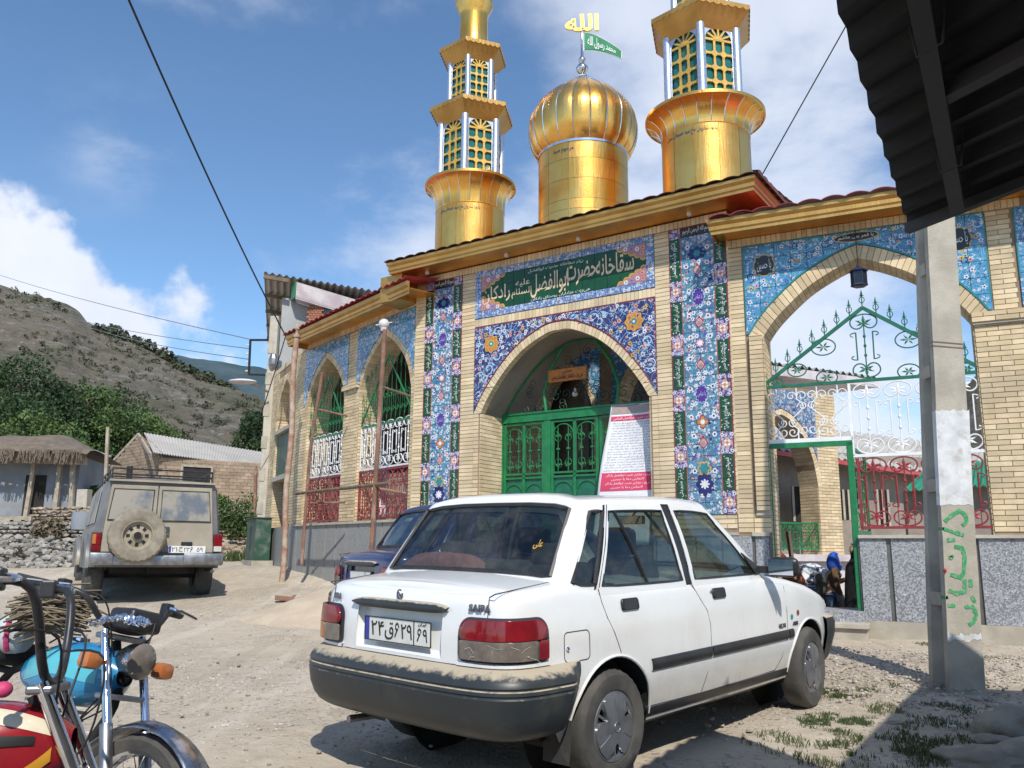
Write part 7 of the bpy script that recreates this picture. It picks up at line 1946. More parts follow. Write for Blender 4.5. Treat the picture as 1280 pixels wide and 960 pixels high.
# ------------------------------------------------------------------ concrete pole with spray paint
def conc_pole():
 yf,H=6.85,6.6;xl0,xr0=3.377,3.654;z0=gz(3.5,6.85)-.15
 t=thing('concrete_pole','tapering concrete utility pole with a recessed side, white painted band and green sprayed letters','utility pole',(0,0,0))
 def q_(f):
  xl=xl0+.268*f;xr=xr0+.205*f;z=z0+H*f;w=xr-xl;d=.34-.19*f;m1,m2=.07-.02*f,.05
  cx_=(xl+xr)/2;r_=w*.30
  return[(xl,yf,z),(xr,yf,z),(xr,yf+m1,z),(xr-r_,yf+m1+.05,z),(xr-r_,yf+d-m1-.05,z),(xr,yf+d-m1,z),(xr,yf+d,z),(xl,yf+d,z),(xl,yf+d-m1,z),(xl+r_,yf+d-m1-.05,z),(xl+r_,yf+m1+.05,z),(xl,yf+m1,z)]
 q=MB();n=26;vs=[];rnd=random.Random(3)
 for k in range(n+1):vs+=[(x+rnd.uniform(-.003,.003),y,z)for x,y,z in q_(k/n)]
 q.add(vs,[(k*12+i,k*12+(i+1)%12,(k+1)*12+(i+1)%12,(k+1)*12+i)for k in range(n)for i in range(12)]+[tuple(range(n*12,n*12+12))]);q.build('shaft','concrete',t,bevel=.008)
 for z in(.75,1.65,2.6,3.5):q=MB();f=(z-z0)/H;s_=q_(f);q.box(s_[0][0]+.004,s_[3][0],yf+.08,yf+.26-.1*f,z,z+.10);q.build('web','concrete',t)
 def sheet(name,mat,pl,y=yf-.0025):
  m2=MB()
  for pts in pl:m2.add([tuple(at(px,py,y))for px,py in pts],[tuple(range(len(pts)))])
  return m2.build(name,mat,t)
 def edge(px0,px1,py,amp,n_=16,s_=0):r3=random.Random(s_);return[(px0+(px1-px0)*i/n_,py+r3.uniform(-amp,amp))for i in range(n_+1)]
 sheet('white_band','white_paint',[edge(1169.5,1211.5,513,1.5,s_=1)+edge(1216.5,1175,631,1.0,s_=2)])
 sheet('lower_white_band','white_paint',[edge(1184.5,1226.5,783,0,s_=3)[:1]+edge(1186,1226,793,2.4,s_=5)+edge(1227.5,1185,801,2.4,s_=4)])
 m2=MB();a0=q_((at(1172,513,yf).z-z0)/H);b0=q_((at(1176,631,yf).z-z0)/H);m2.add([(b0[0][0]-.003,yf,b0[0][2]),(b0[0][0]-.003,yf+.065,b0[0][2]),(a0[0][0]-.003,yf+.065,a0[0][2]),(a0[0][0]-.003,yf,a0[0][2])],[(0,1,2,3)]);m2.build('white_band','white_paint',t)
 st=[[(1181,652),(1190,644),(1200,638),(1207,644),(1209,652),(1203,657)],[(1180,661),(1192,665),(1205,669)],[(1189,694),(1190,697),(1186,697)],[(1193,683),(1203,685),(1206,695),(1205,715),(1201,722),(1188,718)],[(1186,738),(1196,742),(1206,739),(1206,724)],[(1213,724),(1214,734)],[(1215,745),(1219,753)],[(1185,757),(1194,757)],[(1206,759),(1216,758),(1221,768),(1217,778),(1211,781)],[(1184,675),(1194,675)]]
 m2=MB();R_=random.Random(2)
 for pts in st:
  P3=[at(px,py,yf-.004)for px,py in pts];P4=[]
  for a,b in zip(P3,P3[1:]):P4+=[a.lerp(b,k/5)for k in range(5)]
  P4.append(P3[-1]);vs=[]
  for i,p in enumerate(P4):
   d=(P4[min(i+1,len(P4)-1)]-P4[max(i-1,0)]).normalized();nx=Vector((d.z,0,-d.x))*.015*R_.uniform(.75,1.25);vs+=[p+nx,p-nx]
  m2.add(vs,[(2*i,2*i+1,2*i+3,2*i+2)for i in range(len(P4)-1)])
 m2.build('sprayed_letters','spray_green',t)
 m2=MB()
 for py in(661,747):s_=q_((at(1176,py,yf).z-z0)/H);m2.box(s_[0][0]-.002,s_[0][0]+.02,yf,yf+.07,s_[0][2]-.012,s_[0][2]+.012)
 m2.build('sprayed_marks','spray_green',t);c=at(1181,713,yf-.01);m2=MB();m2.sphere(c,.016,6,5);m2.build('red_mark','spray_red',t)
 m2=MB();z=at(1175,432,yf).z
 for dz in(0,.035):s_=q_((z-z0)/H);m2.tube([(s_[0][0]-.006,yf+.08,z+dz),(s_[0][0]-.006,yf-.006,z+dz),(s_[1][0]+.004,yf-.006,z+dz-.02)],.003,4)
 m2.build('tie_wire','rust',t)
conc_pole()
# ------------------------------------------------------------------ dark awning overhead, and the house it belongs to
def awning():
 A=Vector((1.67,3.40,2.49));e1=Vector((-.83,-1.40,.07)).normalized();e2=Vector((.24,-.50,0)).normalized();nn=e1.cross(e2).normalized()
 if nn.z<0:nn=-nn
 t=thing('awning','dark corrugated sheet awning on steel rafters overhead, its wavy edge against the sky','awning',(0,0,0))
 q=MB();L1,L2,p=5.2,6.5,.175;n1=int(L1/p)*8
 def f(u,v,o=0):
  a=L1*u;w=(a/p)%1.0;h=.048*(min(1,w/.12)if w<.12 else max(0,1-(w-.12)/.88));return A+e1*a+e2*(L2*v)+nn*(h+o)
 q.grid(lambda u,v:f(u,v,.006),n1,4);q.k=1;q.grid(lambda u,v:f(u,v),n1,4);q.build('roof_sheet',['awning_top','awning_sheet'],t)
 for a in(.42,2.4,4.4):q=MB();q.beam(A+e1*-.0+e2*(.24+(a-.42)*1.0)-nn*.035+e1*.10,A+e1*5.0+e2*(.24+(a-.42)*1.0)-nn*.035,.05,.06,nn);q.build('rafter','awning_steel',t)
 for a in(.95,2.3,3.7):q=MB();q.beam(A+e1*a+e2*.24-nn*.035,A+e1*a+e2*6.3-nn*.035,.045,.05,nn);q.build('purlin','awning_steel',t)
 q=MB();q.beam(A+e1*.02+e2*.0-nn*.01,A+e1*.02+e2*6.4-nn*.01,.03,.04,nn);q.build('edge_angle','awning_steel',t)
 for a in(.55,1.3,2.0,2.7):q=MB();c=A+e1*a+e2*.24;q.tube([c+e2*-.05+nn*.02,c-nn*.09+e2*-.03,c-nn*.09+e2*.05,c+e2*.06+nn*.02],.004,4);q.build('hook_bolt','awning_steel',t)
 h=thing('neighbouring_house','rendered house wall and roof beside the awning, just out of the view','house',(0,0,0));e=Vector((.54,.84,0));s_=Vector((.84,-.54,0));P0=Vector((1.9,1.45,0))
 def quad(a,b,c,d,z0_,z1_,mb):
  pts=[P0+e*a+s_*c,P0+e*b+s_*c,P0+e*b+s_*d,P0+e*a+s_*d];mb.add([(p_.x,p_.y,z)for z in(z0_,z1_)for p_ in pts],[(0,3,2,1),(4,5,6,7),(0,1,5,4),(1,2,6,5),(2,3,7,6),(3,0,4,7)])
 q=MB();quad(-6,3.55,0,5,2.95,3.08,q);q.build('roof','awning_steel',h);q=MB();quad(-6,3.2,.7,4.5,-.6,2.95,q);q.build('wall','house_plaster',h)
awning()
# ------------------------------------------------------------------ cables
def cable(pts,r,name,lab,mat='cable_black',sag=0):
 P_=[Vector(p)for p in pts];out=[]
 for a,b in zip(P_,P_[1:]):out+=[a.lerp(b,k/12)-Vector((0,0,sag*4*(k/12)*(1-k/12)))for k in range(12)]
 out.append(P_[-1]);q=MB();q.tube(out,r,5);return tag(q.build(name,mat),lab,'cable')
cable([at(150,-25,9),at(357,420,18)],.015,'power_cable','thick black cable slanting down from the sky to the corner of the railed wing',sag=.12)
cable([at(357,420,18),at(322,530,18.6)],.012,'power_cable','short black cable dropping from the wing corner to the concrete pole',sag=.05)
cable([at(1070,10,11),at(945,232,12.5)],.010,'power_cable','thin black cable rising from the portal roof corner towards the awning')
for a,b,c,lb in(((-60,322),(316,425),0,'uppermost'),((40,382),(312,436),0,'middle'),((90,400),(310,449),0,'lowest')):cable([at(*a,60),at(*b,24)],.014,'distant_wire',lb+' of the three thin grey wires before the hillside','steel_dull',.3)
# ------------------------------------------------------------------ grey building behind the wing
def grey_building():
 Y=20.5;P_=lambda px,py,y=Y:at(px,py,y)
 t=thing('grey_building','tall grey rendered building with overhanging corrugated roof behind the railed wing','building',(0,0,0))
 zt=P_(345,372).z;xl=P_(345,500).x;xr=P_(440,400,Y+.6).x;side=Vector((-sin(radians(15)),cos(radians(15)),0))
 q=MB();a=Vector((xl,Y,0));b=Vector((xr+3.5,Y+1.5,0));c=b+side*12;d=a+side*12
 q.add([(p.x,p.y,z)for z in(.2,zt)for p in(a,b,c,d)],[(0,1,5,4),(1,2,6,5),(2,3,7,6),(3,0,4,7),(4,5,6,7)]);q.build('wall','plaster_grey',t)
 f0=P_(330,341,20.0);f1=P_(484,367,20.6);q=MB();n=90;bk=side*12.5
 def rf(u,v,o=0):w=.030*sin(2*pi*u*18);p=f0.lerp(f1,u)+bk*v;return(p.x,p.y,p.z+w+o)
 q.grid(lambda u,v:rf(u,v,.012),n*2,2);q.grid(lambda u,v:rf(u,v),n*2,2);q.build('roof_sheet','roof_white',t,smooth=True,angle=60)
 for k in range(9):q=MB();p=f0+bk*(k/8)-Vector((0,0,.10));q.beam(p,p+(f1-f0)*.2,.07,.09);q.build('roof_joist','wood_old',t)
 a=P_(372,357);b=P_(462,384,21.0);q=MB();dz=Vector((0,0,-.40));o=Vector((.05,-.30,0))
 for k in range(5):
  s0,s1=k/5,(k+.94)/5;q.add([a+o+dz*s0,b+o+dz*s0,b+o+dz*s1+Vector((0,.02,0)),a+o+dz*s1+Vector((0,.02,0))],[(0,1,2,3)])
 q.add([a+o+dz,b+o+dz,b+dz*1.02,a+dz*1.02],[(0,1,2,3)]);q.build('gutter_board','panel_white',t,solid=.03);q=MB();q.add([a+o,a+o+dz,a+dz+Vector((-.12,0,0)),a+Vector((-.12,0,0))],[(0,1,2,3)]);q.build('gutter_end','panel_green',t,solid=.03)
 a,b=P_(384,383,Y-.05),P_(402,405,Y-.05);q=MB();rnd=random.Random(3)
 for j in range(10):
  for k in range(4):x=a.x+(b.x-a.x)*(k+(.5 if j%2 else 0))/4;z=a.z-.062*j;q.box(x,x+(b.x-a.x)/4-.01,Y-.06,Y+.1,z-.052,z)
 q.build('brick','red_brick',t,kind='stuff');q=MB();a,b=P_(404,385,Y-.02),P_(422,400,Y-.02);q.box(a.x,b.x,Y-.04,Y+.05,b.z-.3,a.z);q.build('window','dark_glass',t)
 Yp=19.6;p=at(324,708,Yp);tp=at(340,396,Yp);u=thing('concrete_pole','slender far concrete pole at the grey building corner, street lamp and switch frame on it','utility pole',(0,0,0))
 q=MB();q.beam((p.x,Yp,.3),(p.x,Yp,tp.z),.20,.20);q.build('shaft','concrete_pale',u,bevel=.02)
 for k in range(7):q=MB();z=1.2+.75*k;q.box(p.x-.11,p.x+.02,Yp-.115,Yp-.095,z,z+.28);q.build('shaft_recess','concrete',u)
 l0,l1=at(335,490,Yp-.3),at(303,477,Yp-.8);q=MB();q.tube([l0,l0.lerp(l1,.5)+Vector((0,0,.05)),l1],.028,6);q.build('lamp_arm','steel_dull',u);q=MB();q.sphere(l1,.22,12,6,1.5,.8,.28);q.build('lamp_head','panel_white',u,smooth=True)
 c=[at(px,py,Yp)for px,py in((313,425),(340,425),(340,469),(311,468))];q=MB()
 q.beam(c[0],c[1],.045);q.beam(c[0],c[3],.045);q.beam(c[3],c[2],.04);q.build('switch_frame','black_matte',u)
 for k in range(4):q=MB();pp=c[0].lerp(c[3],.15+.25*k);q.tube([pp,pp-Vector((.08,0,0))],.02,6);q.build('insulator','ceramic',u)
 q=MB();pp=at(341,452,Yp-.1);q.sphere(pp,.18,8,5,.6,.6,1.2);q.build('cable_box','steel_dull',u)
grey_building()
# ------------------------------------------------------------------ old houses, stone walls, rubble
def courses(mb,a,b,z0_,z1_,ch,bl,th,rnd,rough=.25):
 """laid stones between plan points a and b"""
 d=(b-a);L=d.length;d.normalize();n_=Vector((-d.y,d.x,0));z=z0_;k=0
 while z<z1_:
  h=ch*rnd.uniform(.7,1.25);s_=-bl*.5 if k%2 else 0
  while s_<L:
   l=bl*rnd.uniform(.6,1.5);p=a+d*(s_+l/2)+n_*rnd.uniform(-.04,.04);V,Fc=BL[rnd.randrange(9)]
   mb.add([(p.x+d.x*v[0]*l*.52+n_.x*v[1]*th,p.y+d.y*v[0]*l*.52+n_.y*v[1]*th,z+h/2+v[2]*h*.85)for v in V],Fc);s_+=l
  z+=h*.92;k+=1
def houses():
 rnd=random.Random(21)
 Y=40;t=thing('mud_house','mud brick house with a pale corrugated roof, below the hillside','house',(0,0,0),group=None)
 g0=at(176,600,Y);e0=at(200,566,Y);e1=at(336,585,Y+3.5);zb=1.7;apex=at(180,541,Y+4.2);ap2=at(345,568,Y+8);zt=e0.z-.15
 l0=at(136,600,Y+5.5)
 A_,B_,C_=Vector((at(202,600,Y+.6).x,Y+.6,0)),Vector((e1.x+2,Y+4.2,0)),Vector((l0.x,l0.y,0))
 q=MB();q.add([(p.x,p.y,z)for z in(zb,zt)for p in(A_,B_,B_+Vector((-2,8,0)),C_)],[(0,1,5,4),(3,0,4,7),(4,5,6,7),(2,3,7,6)]);m0=(A_+C_)/2
 q.add([(A_.x,A_.y,zt),(C_.x,C_.y,zt),(m0.x+.2,m0.y,apex.z-.3)],[(0,1,2)]);w=q.build('wall','mud',t)
 bq=MB();d=(B_-A_);L=d.length;d.normalize();z=zb+.2;k=0
 while z<zt-.05:
  s_=-.17 if k%2 else 0
  while s_<L:p=A_+d*s_;p2=A_+d*(s_+.32);bq.beam((p.x,p.y+.0,z),(p2.x,p2.y+.0,z),.06,.152);s_+=.35
  z+=.165;k+=1
 d2_=(C_-A_);L2=d2_.length;d2_.normalize();z=zb+.2;k=0
 while z<zt+1.4:
  s_=-.17 if k%2 else 0;fr=max(0,(z-zt)/max(.1,apex.z-.3-zt));lo,hi=L2/2*fr,L2-L2/2*fr
  while s_<L2:
   if lo<s_+.1<hi-.2:p=A_+d2_*s_;p2=A_+d2_*(s_+.32);bq.beam((p.x,p.y,z),(p2.x,p2.y,z),.06,.152)
   s_+=.35
  z+=.165;k+=1
 bq.build('brick','mud_brick',w,kind='stuff')
 q=MB();n=64
 def rf(u,v,o=0):a=e0.lerp(e1,u);b=apex.lerp(ap2,u);p=a.lerp(b,v);return(p.x-.3+.3*v,p.y,p.z+.022*sin(2*pi*u*44)+o)
 q.grid(lambda u,v:rf(u,v,.01),n*4,2);q.grid(lambda u,v:rf(u,v,-.02),n*4,2);bk=C_+Vector((-.4,.4,zt-.1));q.add([apex,ap2,ap2+Vector((-6,4,-2)),tuple(bk)],[(0,1,2,3)]);q.build('roof_sheet','roof_white',t)
 q=MB();q.beam(apex+Vector((-.2,-.2,-.12)),e0+Vector((-.35,-.2,-.12)),.10,.16);q.beam(apex+Vector((-.2,-.2,-.12)),bk,.10,.16);q.build('barge_board','timber_pale',t)
 def opening(a,b,z0_,z1_,nm,fm='timber_pale'):
  p,p2=A_+d*a,A_+d*b;o=Vector((.05,-.14,0));q=MB();q.add([(v.x+o.x,v.y+o.y,z)for z in(z0_,z1_)for v in(p,p2)],[(0,1,3,2)]);wo=q.build(nm,'dark_void',t,solid=.03)
  q=MB();
  for s_ in(p,p2):q.beam((s_.x+.05,s_.y-.17,z0_),(s_.x+.05,s_.y-.17,z1_),.14,.10)
  q.beam((p.x,p.y-.17,z1_),(p2.x,p2.y-.17,z1_),.12,.10);q.build('frame',fm,wo)
 opening(.9,2.3,zt-2.0,zt-.35,'doorway');opening(4.6,6.0,zt-1.7,zt-.35,'window')
 p=A_+d2_*(L2*.52);q=MB();q.box(p.x-.3,p.x-.05,p.y-.12,p.y+.1,zt-1.2,zt-.2);q.build('window','dark_void',t)
 Y=29;t=thing('mud_hut','low old hut with whitewashed wall and sagging mud roof, left of the off-roader','hut',(0,0,0));P_=lambda px,py,y=Y:at(px,py,y)
 zt=P_(60,577).z;zb=P_(60,645).z-1.2;xa,xb=P_(-40,600).x,P_(98,600).x
 q=MB();q.add([(x,y,z)for z in(zb,zt+.2)for x,y in((xa,Y),(xb,Y),(xb-.6,Y+3.5),(xa,Y+3.5))],[(0,1,5,4),(1,2,6,5),(2,3,7,6),(3,0,4,7)]);q.build('wall','whitewash',t)
 rf_=MB();R_=random.Random(4)
 def hr(u,v):x=xa-.4+(xb-xa+1.1)*u-1.3*v*u;q1=noise.noise(Vector((x*.9,v*3,0)));return(x,Y-1.0+5.5*v,zt+.32+(.75*sin(pi*min(.98,v+.02))*min(1,2.4*(1-u)+.15))+.13*q1-.1*(v<.02))
 rf_.grid(hr,60,14);rf_.add([hr(0,0),hr(1,0),tuple(Vector(hr(1,0))-Vector((0,-.1,.35))),tuple(Vector(hr(0,0))-Vector((0,-.1,.35)))],[(0,1,2,3)]);rf_.build('roof','thatch',t,smooth=True,angle=50)
 q=MB();R_=random.Random(6)
 for k in range(150):x=xa+(xb-xa+.6)*R_.random();q.beam((x,Y-1.05,zt+.30),(x+R_.uniform(-.1,.1),Y-1.12,zt+.30-R_.uniform(.12,.5)),.025)
 q.build('eave_straw','thatch',t,kind='stuff');q=MB()
 for k in range(14):x=xa+(xb-xa)*(k+.5)/14;q.beam((x,Y-.95,zt+.16),(x,Y+.3,zt+.20),.12)
 q.build('roof_joists','wood_old',t);q=MB();a,b=P_(33,600),P_(52,652);q.box(a.x,b.x,Y-.05,Y,zb,P_(33,594).z);q.build('doorway','dark_void',t)
 q=MB()
 for px,lean in((30,.15),(68,0),(92,-.25)):a=P_(px,648,Y-.3);q.beam((a.x,Y-.3,zb),(a.x+lean,Y-.3,zt+.2),.13)
 q.build('prop','timber_pale',t)
 Y=36;t=thing('mud_house','mud house with a shallow gable behind the whitewashed hut','house',(0,0,0));P2=lambda px,py,y=Y:at(px,py,y);q=MB()
 q.add([P2(32,575),P2(125,600),P2(118,575),P2(70,551)],[(0,1,2,3)]);q.build('gable_wall','mud_brick',t,solid=.3);q=MB();q.add([P2(68,549),P2(130,572),P2(140,570,Y+5),P2(80,548,Y+5)],[(0,1,2,3)]);q.add([P2(28,562),P2(70,549),P2(82,547,Y+5),P2(40,560,Y+5)],[(0,1,2,3)]);q.build('roof','roof_grey',t,solid=.08)
 q=MB();a,b=P2(128,590),P2(170,660);
 q.add([P2(108,660,33),P2(176,665,36),P2(150,612,38),P2(120,615,37)],[(0,1,2,3)]);o=q.build('earth_bank','mud',solid=.3,kind='structure')
 for px,py0,py1,Y,lb,mt in((133,534,612,26,'tall pale wooden post standing before the mud house','timber_pale'),(125,580,604,40,'short pale post by the gable of the mud house','timber_pale'),(104,612,648,26,'squat stone gate post by the stone wall','concrete_pale'),(318,582,662,30,'thin rusty post before the mud house, near the grey building','rust')):
  a,b=at(px,py1,Y),at(px+2,py0,Y);q=MB();q.beam(a-Vector((0,0,.6)),b,.09 if px!=104 else .32);o=q.build('post',mt,bevel=.01);tag(o,lb,'post')
 def seg(px0,py0,px1,py1,Ya,Yb,hpx,seed,lab,nm='stone_wall',ch=.13,bl=.26,mat='rubble_stone'):
  r3=random.Random(seed);a,b=at(px0,py0,Ya),at(px1,py1,Yb);h=hpx/F_PX*(Ya+Yb)/2;q=MB();z=min(a.z,b.z)-.4
  courses(q,Vector((a.x,a.y,0)),Vector((b.x,b.y,0)),z,max(a.z,b.z)-.0+h,ch,bl,.16,r3)
  t_=thing(nm,lab,'wall',(0,0,0));q.build('stone',mat,t_,kind='stuff');q=MB();q.add([(a.x,a.y+.12,z),(b.x,b.y+.12,z),(b.x,b.y+.12,b.z+h-.1),(a.x,a.y+.12,a.z+h-.1)],[(0,1,2,3)]);q.build('wall_core','mud',t_,solid=.1)
 seg(40,662,118,660,25,24,22,1,'ragged dry stone wall left of the off-roader',mat='rubble_tan');seg(-40,672,112,668,23,22.4,14,2,'lower dry stone wall in front, beside the rubble heap')
 seg(268,674,330,678,31,30,34,3,'stone retaining wall under the mud house, right of the off-roader',mat='rubble_tan')
 q=MB();r3=random.Random(9)
 for k in range(900):
  u,v=r3.random(),r3.random();x=-13.6+4.2*u+.2*r3.gauss(0,1);y=17.6+4.2*v;h=.62*(1-abs(2*v-1)**2)*min(1,3.2*(1-u))*r3.random()**.4
  put_stone(q,x,y,gz(x,y)+h,r3.uniform(.05,.15),r3)
 tag(q.build('rubble_heap','rubble_stone',kind='stuff'),'long heap of loose grey stones beside the road, left of the off-roader')
 q=MB()
 for k in range(220):x=-7.4+r3.gauss(0,.5)-1.5;y=27+r3.gauss(0,1.5);put_stone(q,x,y,gz(x,y)+.2*r3.random(),r3.uniform(.08,.2),r3)
 q.build('rubble_stones','rubble_tan',kind='stuff')
 q=MB();a,b=at(-10,650,24),at(40,648,24);q.beam(a,b,.10,.14);
 for px in(-4,16,30):c=at(px,650,24);q.beam(c,c-Vector((0,0,.5)),.10)
 tag(q.build('timber_rail','timber_pale'),'low pale timber rail by the whitewashed hut','rail')
 c=at(103,652,21.5);q=MB();q.lathe([(.0,-.22),(.24,-.20),(.26,.1),(.24,.24),(0,.26)],14,c);tag(q.build('barrel','whitewash',smooth=True),'small blue grey barrel standing by the stone wall','barrel')
 for px,py,Y,r,h,lb in((288,640,28,1.0,1.5,'green bush growing on the stone wall right of the off-roader'),(312,628,33,1.4,2.0,'taller green bush near the thin rusty post'),(268,618,34,.8,1.0,'small bush under the mud house wall'),(62,655,22.5,.5,.9,'dry brown weed tuft on the rubble'),(120,612,30,.5,.5,'small green bush on the earth bank')):
  p=at(px,py,Y);bush(p.x,Y,r,h,lb,px,'stick'if px==62 else 'leaf_mid',1500,.06,z0=p.z-h*.8)
 p=gpx(357,752);q=MB();q.T=Matrix.Translation(p+Vector((0,0,.03)))@Matrix.Rotation(.3,4,'Z')@Matrix.Rotation(.1,4,'Y');q.cbox(-.16,.12,-.06,.06,-.02,.05,.01);q.add([(.1,0,.0),(.16,.02,.10),(.08,.05,.06)],[(0,1,2)]);q.T=None;tag(q.build('broken_board','rust'),'small dark broken piece of board lying on the road by the sand heap','debris')
simple('rubble_tan',(.36,.29,.21),(.27,.21,.155),3,.95,island=.28)
houses()
# ------------------------------------------------------------------ what is seen through the open gateway
def courtyard():
 o=at(1035,700,16.0);FC=FR((o.x,o.y,0),radians(118));h=FC.hit;t=thing('inner_arcade','brick arcade with blue tile and an arch across the courtyard, seen through the gateway','arcade',FC.w(0,0,0),FC.rz)
 x0,x1=h(1022,600)[0],h(1049,600)[0];zt=h(1000,486)[1];za=h(985,512)[1];w=.95;A=Arch(x0-w+.1,[(0,za),(.3,za-.12),(.62,za-.42),(.84,za-.85),(w,za-1.4)],.10)
 core=MB();br=MB();core.box(x0,x1,0,.45,-.1,zt);core.box(x0-2*w-.4,x0-2*w+.1,0,.45,-.1,zt);core_over(core,A,A.x0(),A.x1(),zt,.45);core.build('wall_core','mortar',t)
 strip(br,x0,x1,.1,zt-.05,bond=.2);jamb(br,x0+.003,0,.45,.1,za-1.4,-1);voussoirs(br,A,0,.45,.075);br.build('brick','brick_front',t,kind='stuff')
 q=tile_panel(FC,'tile_panel',lin(A.c-w-.1,x0+.02,7),lin(za-1.35,zt-.06,6),-.004,lambda i,j:'tile_blue_dark',A,False);q.parent=t;q.location=(0,0,0);q.rotation_euler=(0,0,0)
 zl=h(1015,693)[1];q=MB();q.box(x0-2.2,x1+.15,-.25,.5,zl-.12,zl);q.box(x0-2.2,x1+.1,-.1,.45,-.2,zl-.12);q.build('ledge','panel_white',t)
 TI=(Matrix.Translation(t.location)@Matrix.Rotation(FC.rz,4,'Z')).inverted()
 a,b=at(952,452,15.2),at(1098,472,18.2);q=MB();q.T=TI;bk=Vector((-1.2,3,.25));n=150
 f=lambda u,v,o_=0:tuple(a.lerp(b,u)+bk*v+Vector((0,0,.035*sin(2*pi*17*u)+o_)));q.grid(lambda u,v:f(u,v),n,1);q.grid(lambda u,v:f(u,v,-.015),n,1);q.build('roof_sheet','roof_grey',t)
 q=MB();q.T=TI;dz=Vector((0,0,-.22));q.add([a+dz*.2,b+dz*.2,b+dz,a+dz],[(0,1,2,3)]);q.add([a+dz,b+dz,b+dz+bk*.5,a+dz+bk*.5],[(0,1,2,3)]);q.build('eave_board','panel_white',t)
 r_=thing('balustrade','short green iron balustrade between the brick pillars across the courtyard','balustrade',FC.w(0,.05,0),FC.rz);xa,xb=h(972,660)[0],h(1031,660)[0];z1,z0=h(1031,655)[1],h(1031,686)[1];P=lambda x,z:(x,0,z);q=MB()
 for z in(z0,z1):q.beam(P(xa,z),P(xb,z),.03)
 q.beam(P(xb,z0),P(xb,z1),.03);q.build('rail','green_iron',r_);n=5;w_=(xb-xa)/n
 for k in range(n):q=MB();motif(q,P,xa+w_*(k+.5),z0,z1,w_,.009);q.build('lyre_motif','green_iron',r_)
 b_=thing('rear_building','shaded grey building with a wide corrugated roof behind the courtyard','building',(0,0,0));Y=21
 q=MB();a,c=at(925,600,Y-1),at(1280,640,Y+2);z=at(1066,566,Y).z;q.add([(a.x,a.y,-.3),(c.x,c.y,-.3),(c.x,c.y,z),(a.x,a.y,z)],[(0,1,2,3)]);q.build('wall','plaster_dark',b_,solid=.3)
 for p0,p1,mt,nm in(((990,608),(1016,652),'dark_void','window'),((1018,604),(1040,660),'dark_glass','doorway'),((1046,612),(1062,650),'dark_void','window'),((1095,612),(1112,660),'dark_void','window')):
  a,c=at(*p0,Y-1.2),at(*p1,Y-1.2);q=MB();q.box(a.x,c.x,Y-1.2,Y-1.1,c.z,a.z);wo=q.build(nm,mt,b_);q=MB()
  for x in(a.x,(a.x+c.x)/2,c.x):q.beam((x,Y-1.23,c.z),(x,Y-1.23,a.z),.05)
  q.build('frame','concrete',wo)
 e0,e1,r0,r1=at(905,552,Y-2),at(1250,604,Y+1),at(950,524,Y+5),at(1262,566,Y+8);q=MB();n=260
 g=lambda u,v,o_=0:tuple(e0.lerp(e1,u).lerp(r0.lerp(r1,u),v)+Vector((0,0,.03*sin(2*pi*40*u)+o_)));q.grid(lambda u,v:g(u,v),n,2);q.grid(lambda u,v:g(u,v,-.02),n,2);q.build('roof_sheet','roof_white',b_)
 q=MB();q.beam(e0+Vector((0,.02,-.07)),e1+Vector((0,.02,-.07)),.04,.10);q.build('eave_board','roof_red',b_)
 b2=thing('green_roofed_shed','small shed with a bright green corrugated roof behind the red grille','shed',(0,0,0));Y=15;a,c,d,e=at(1130,612,Y),at(1258,606,Y),at(1250,574,Y+2),at(1160,584,Y+2);q=MB()
 g2=lambda u,v:tuple(a.lerp(c,u).lerp(e.lerp(d,u),v)+Vector((0,0,.03*sin(2*pi*12*u))));q.grid(g2,120,1);q.build('roof_sheet','roof_green',b2,solid=.01);q=MB();q.add([(a.x+.2,Y+.4,-.2),(c.x-.1,Y+.4,-.2),(c.x-.1,Y+.4,c.z),(a.x+.2,Y+.4,a.z)],[(0,1,2,3)]);q.build('wall','plaster_dark',b2,solid=.1)
 a,c=at(993,724,10.9),at(985,664,10.9);q=MB();q.beam(a,c,.10,.03);tag(q.build('leaning_plank','wood_old'),'weathered plank leaning on the gateway jamb, left of the people','plank')
 q=MB();c=at(1014,728,12.4)
 def cl(u,v):a_=2*pi*u;rr=.30*sin(pi*v)**.6*(1+.25*noise.noise(Vector((cos(a_)*2,sin(a_)*2,v*5))));return(c.x+rr*cos(a_)*1.15,c.y+rr*sin(a_),c.z-.28+.56*v)
 q.grid(cl,40,26);tag(q.build('goods_heap','clothes_pile',smooth=True),'heap of pale bundles and dark cloths just inside the gateway, beside the child','bundle')
courtyard()
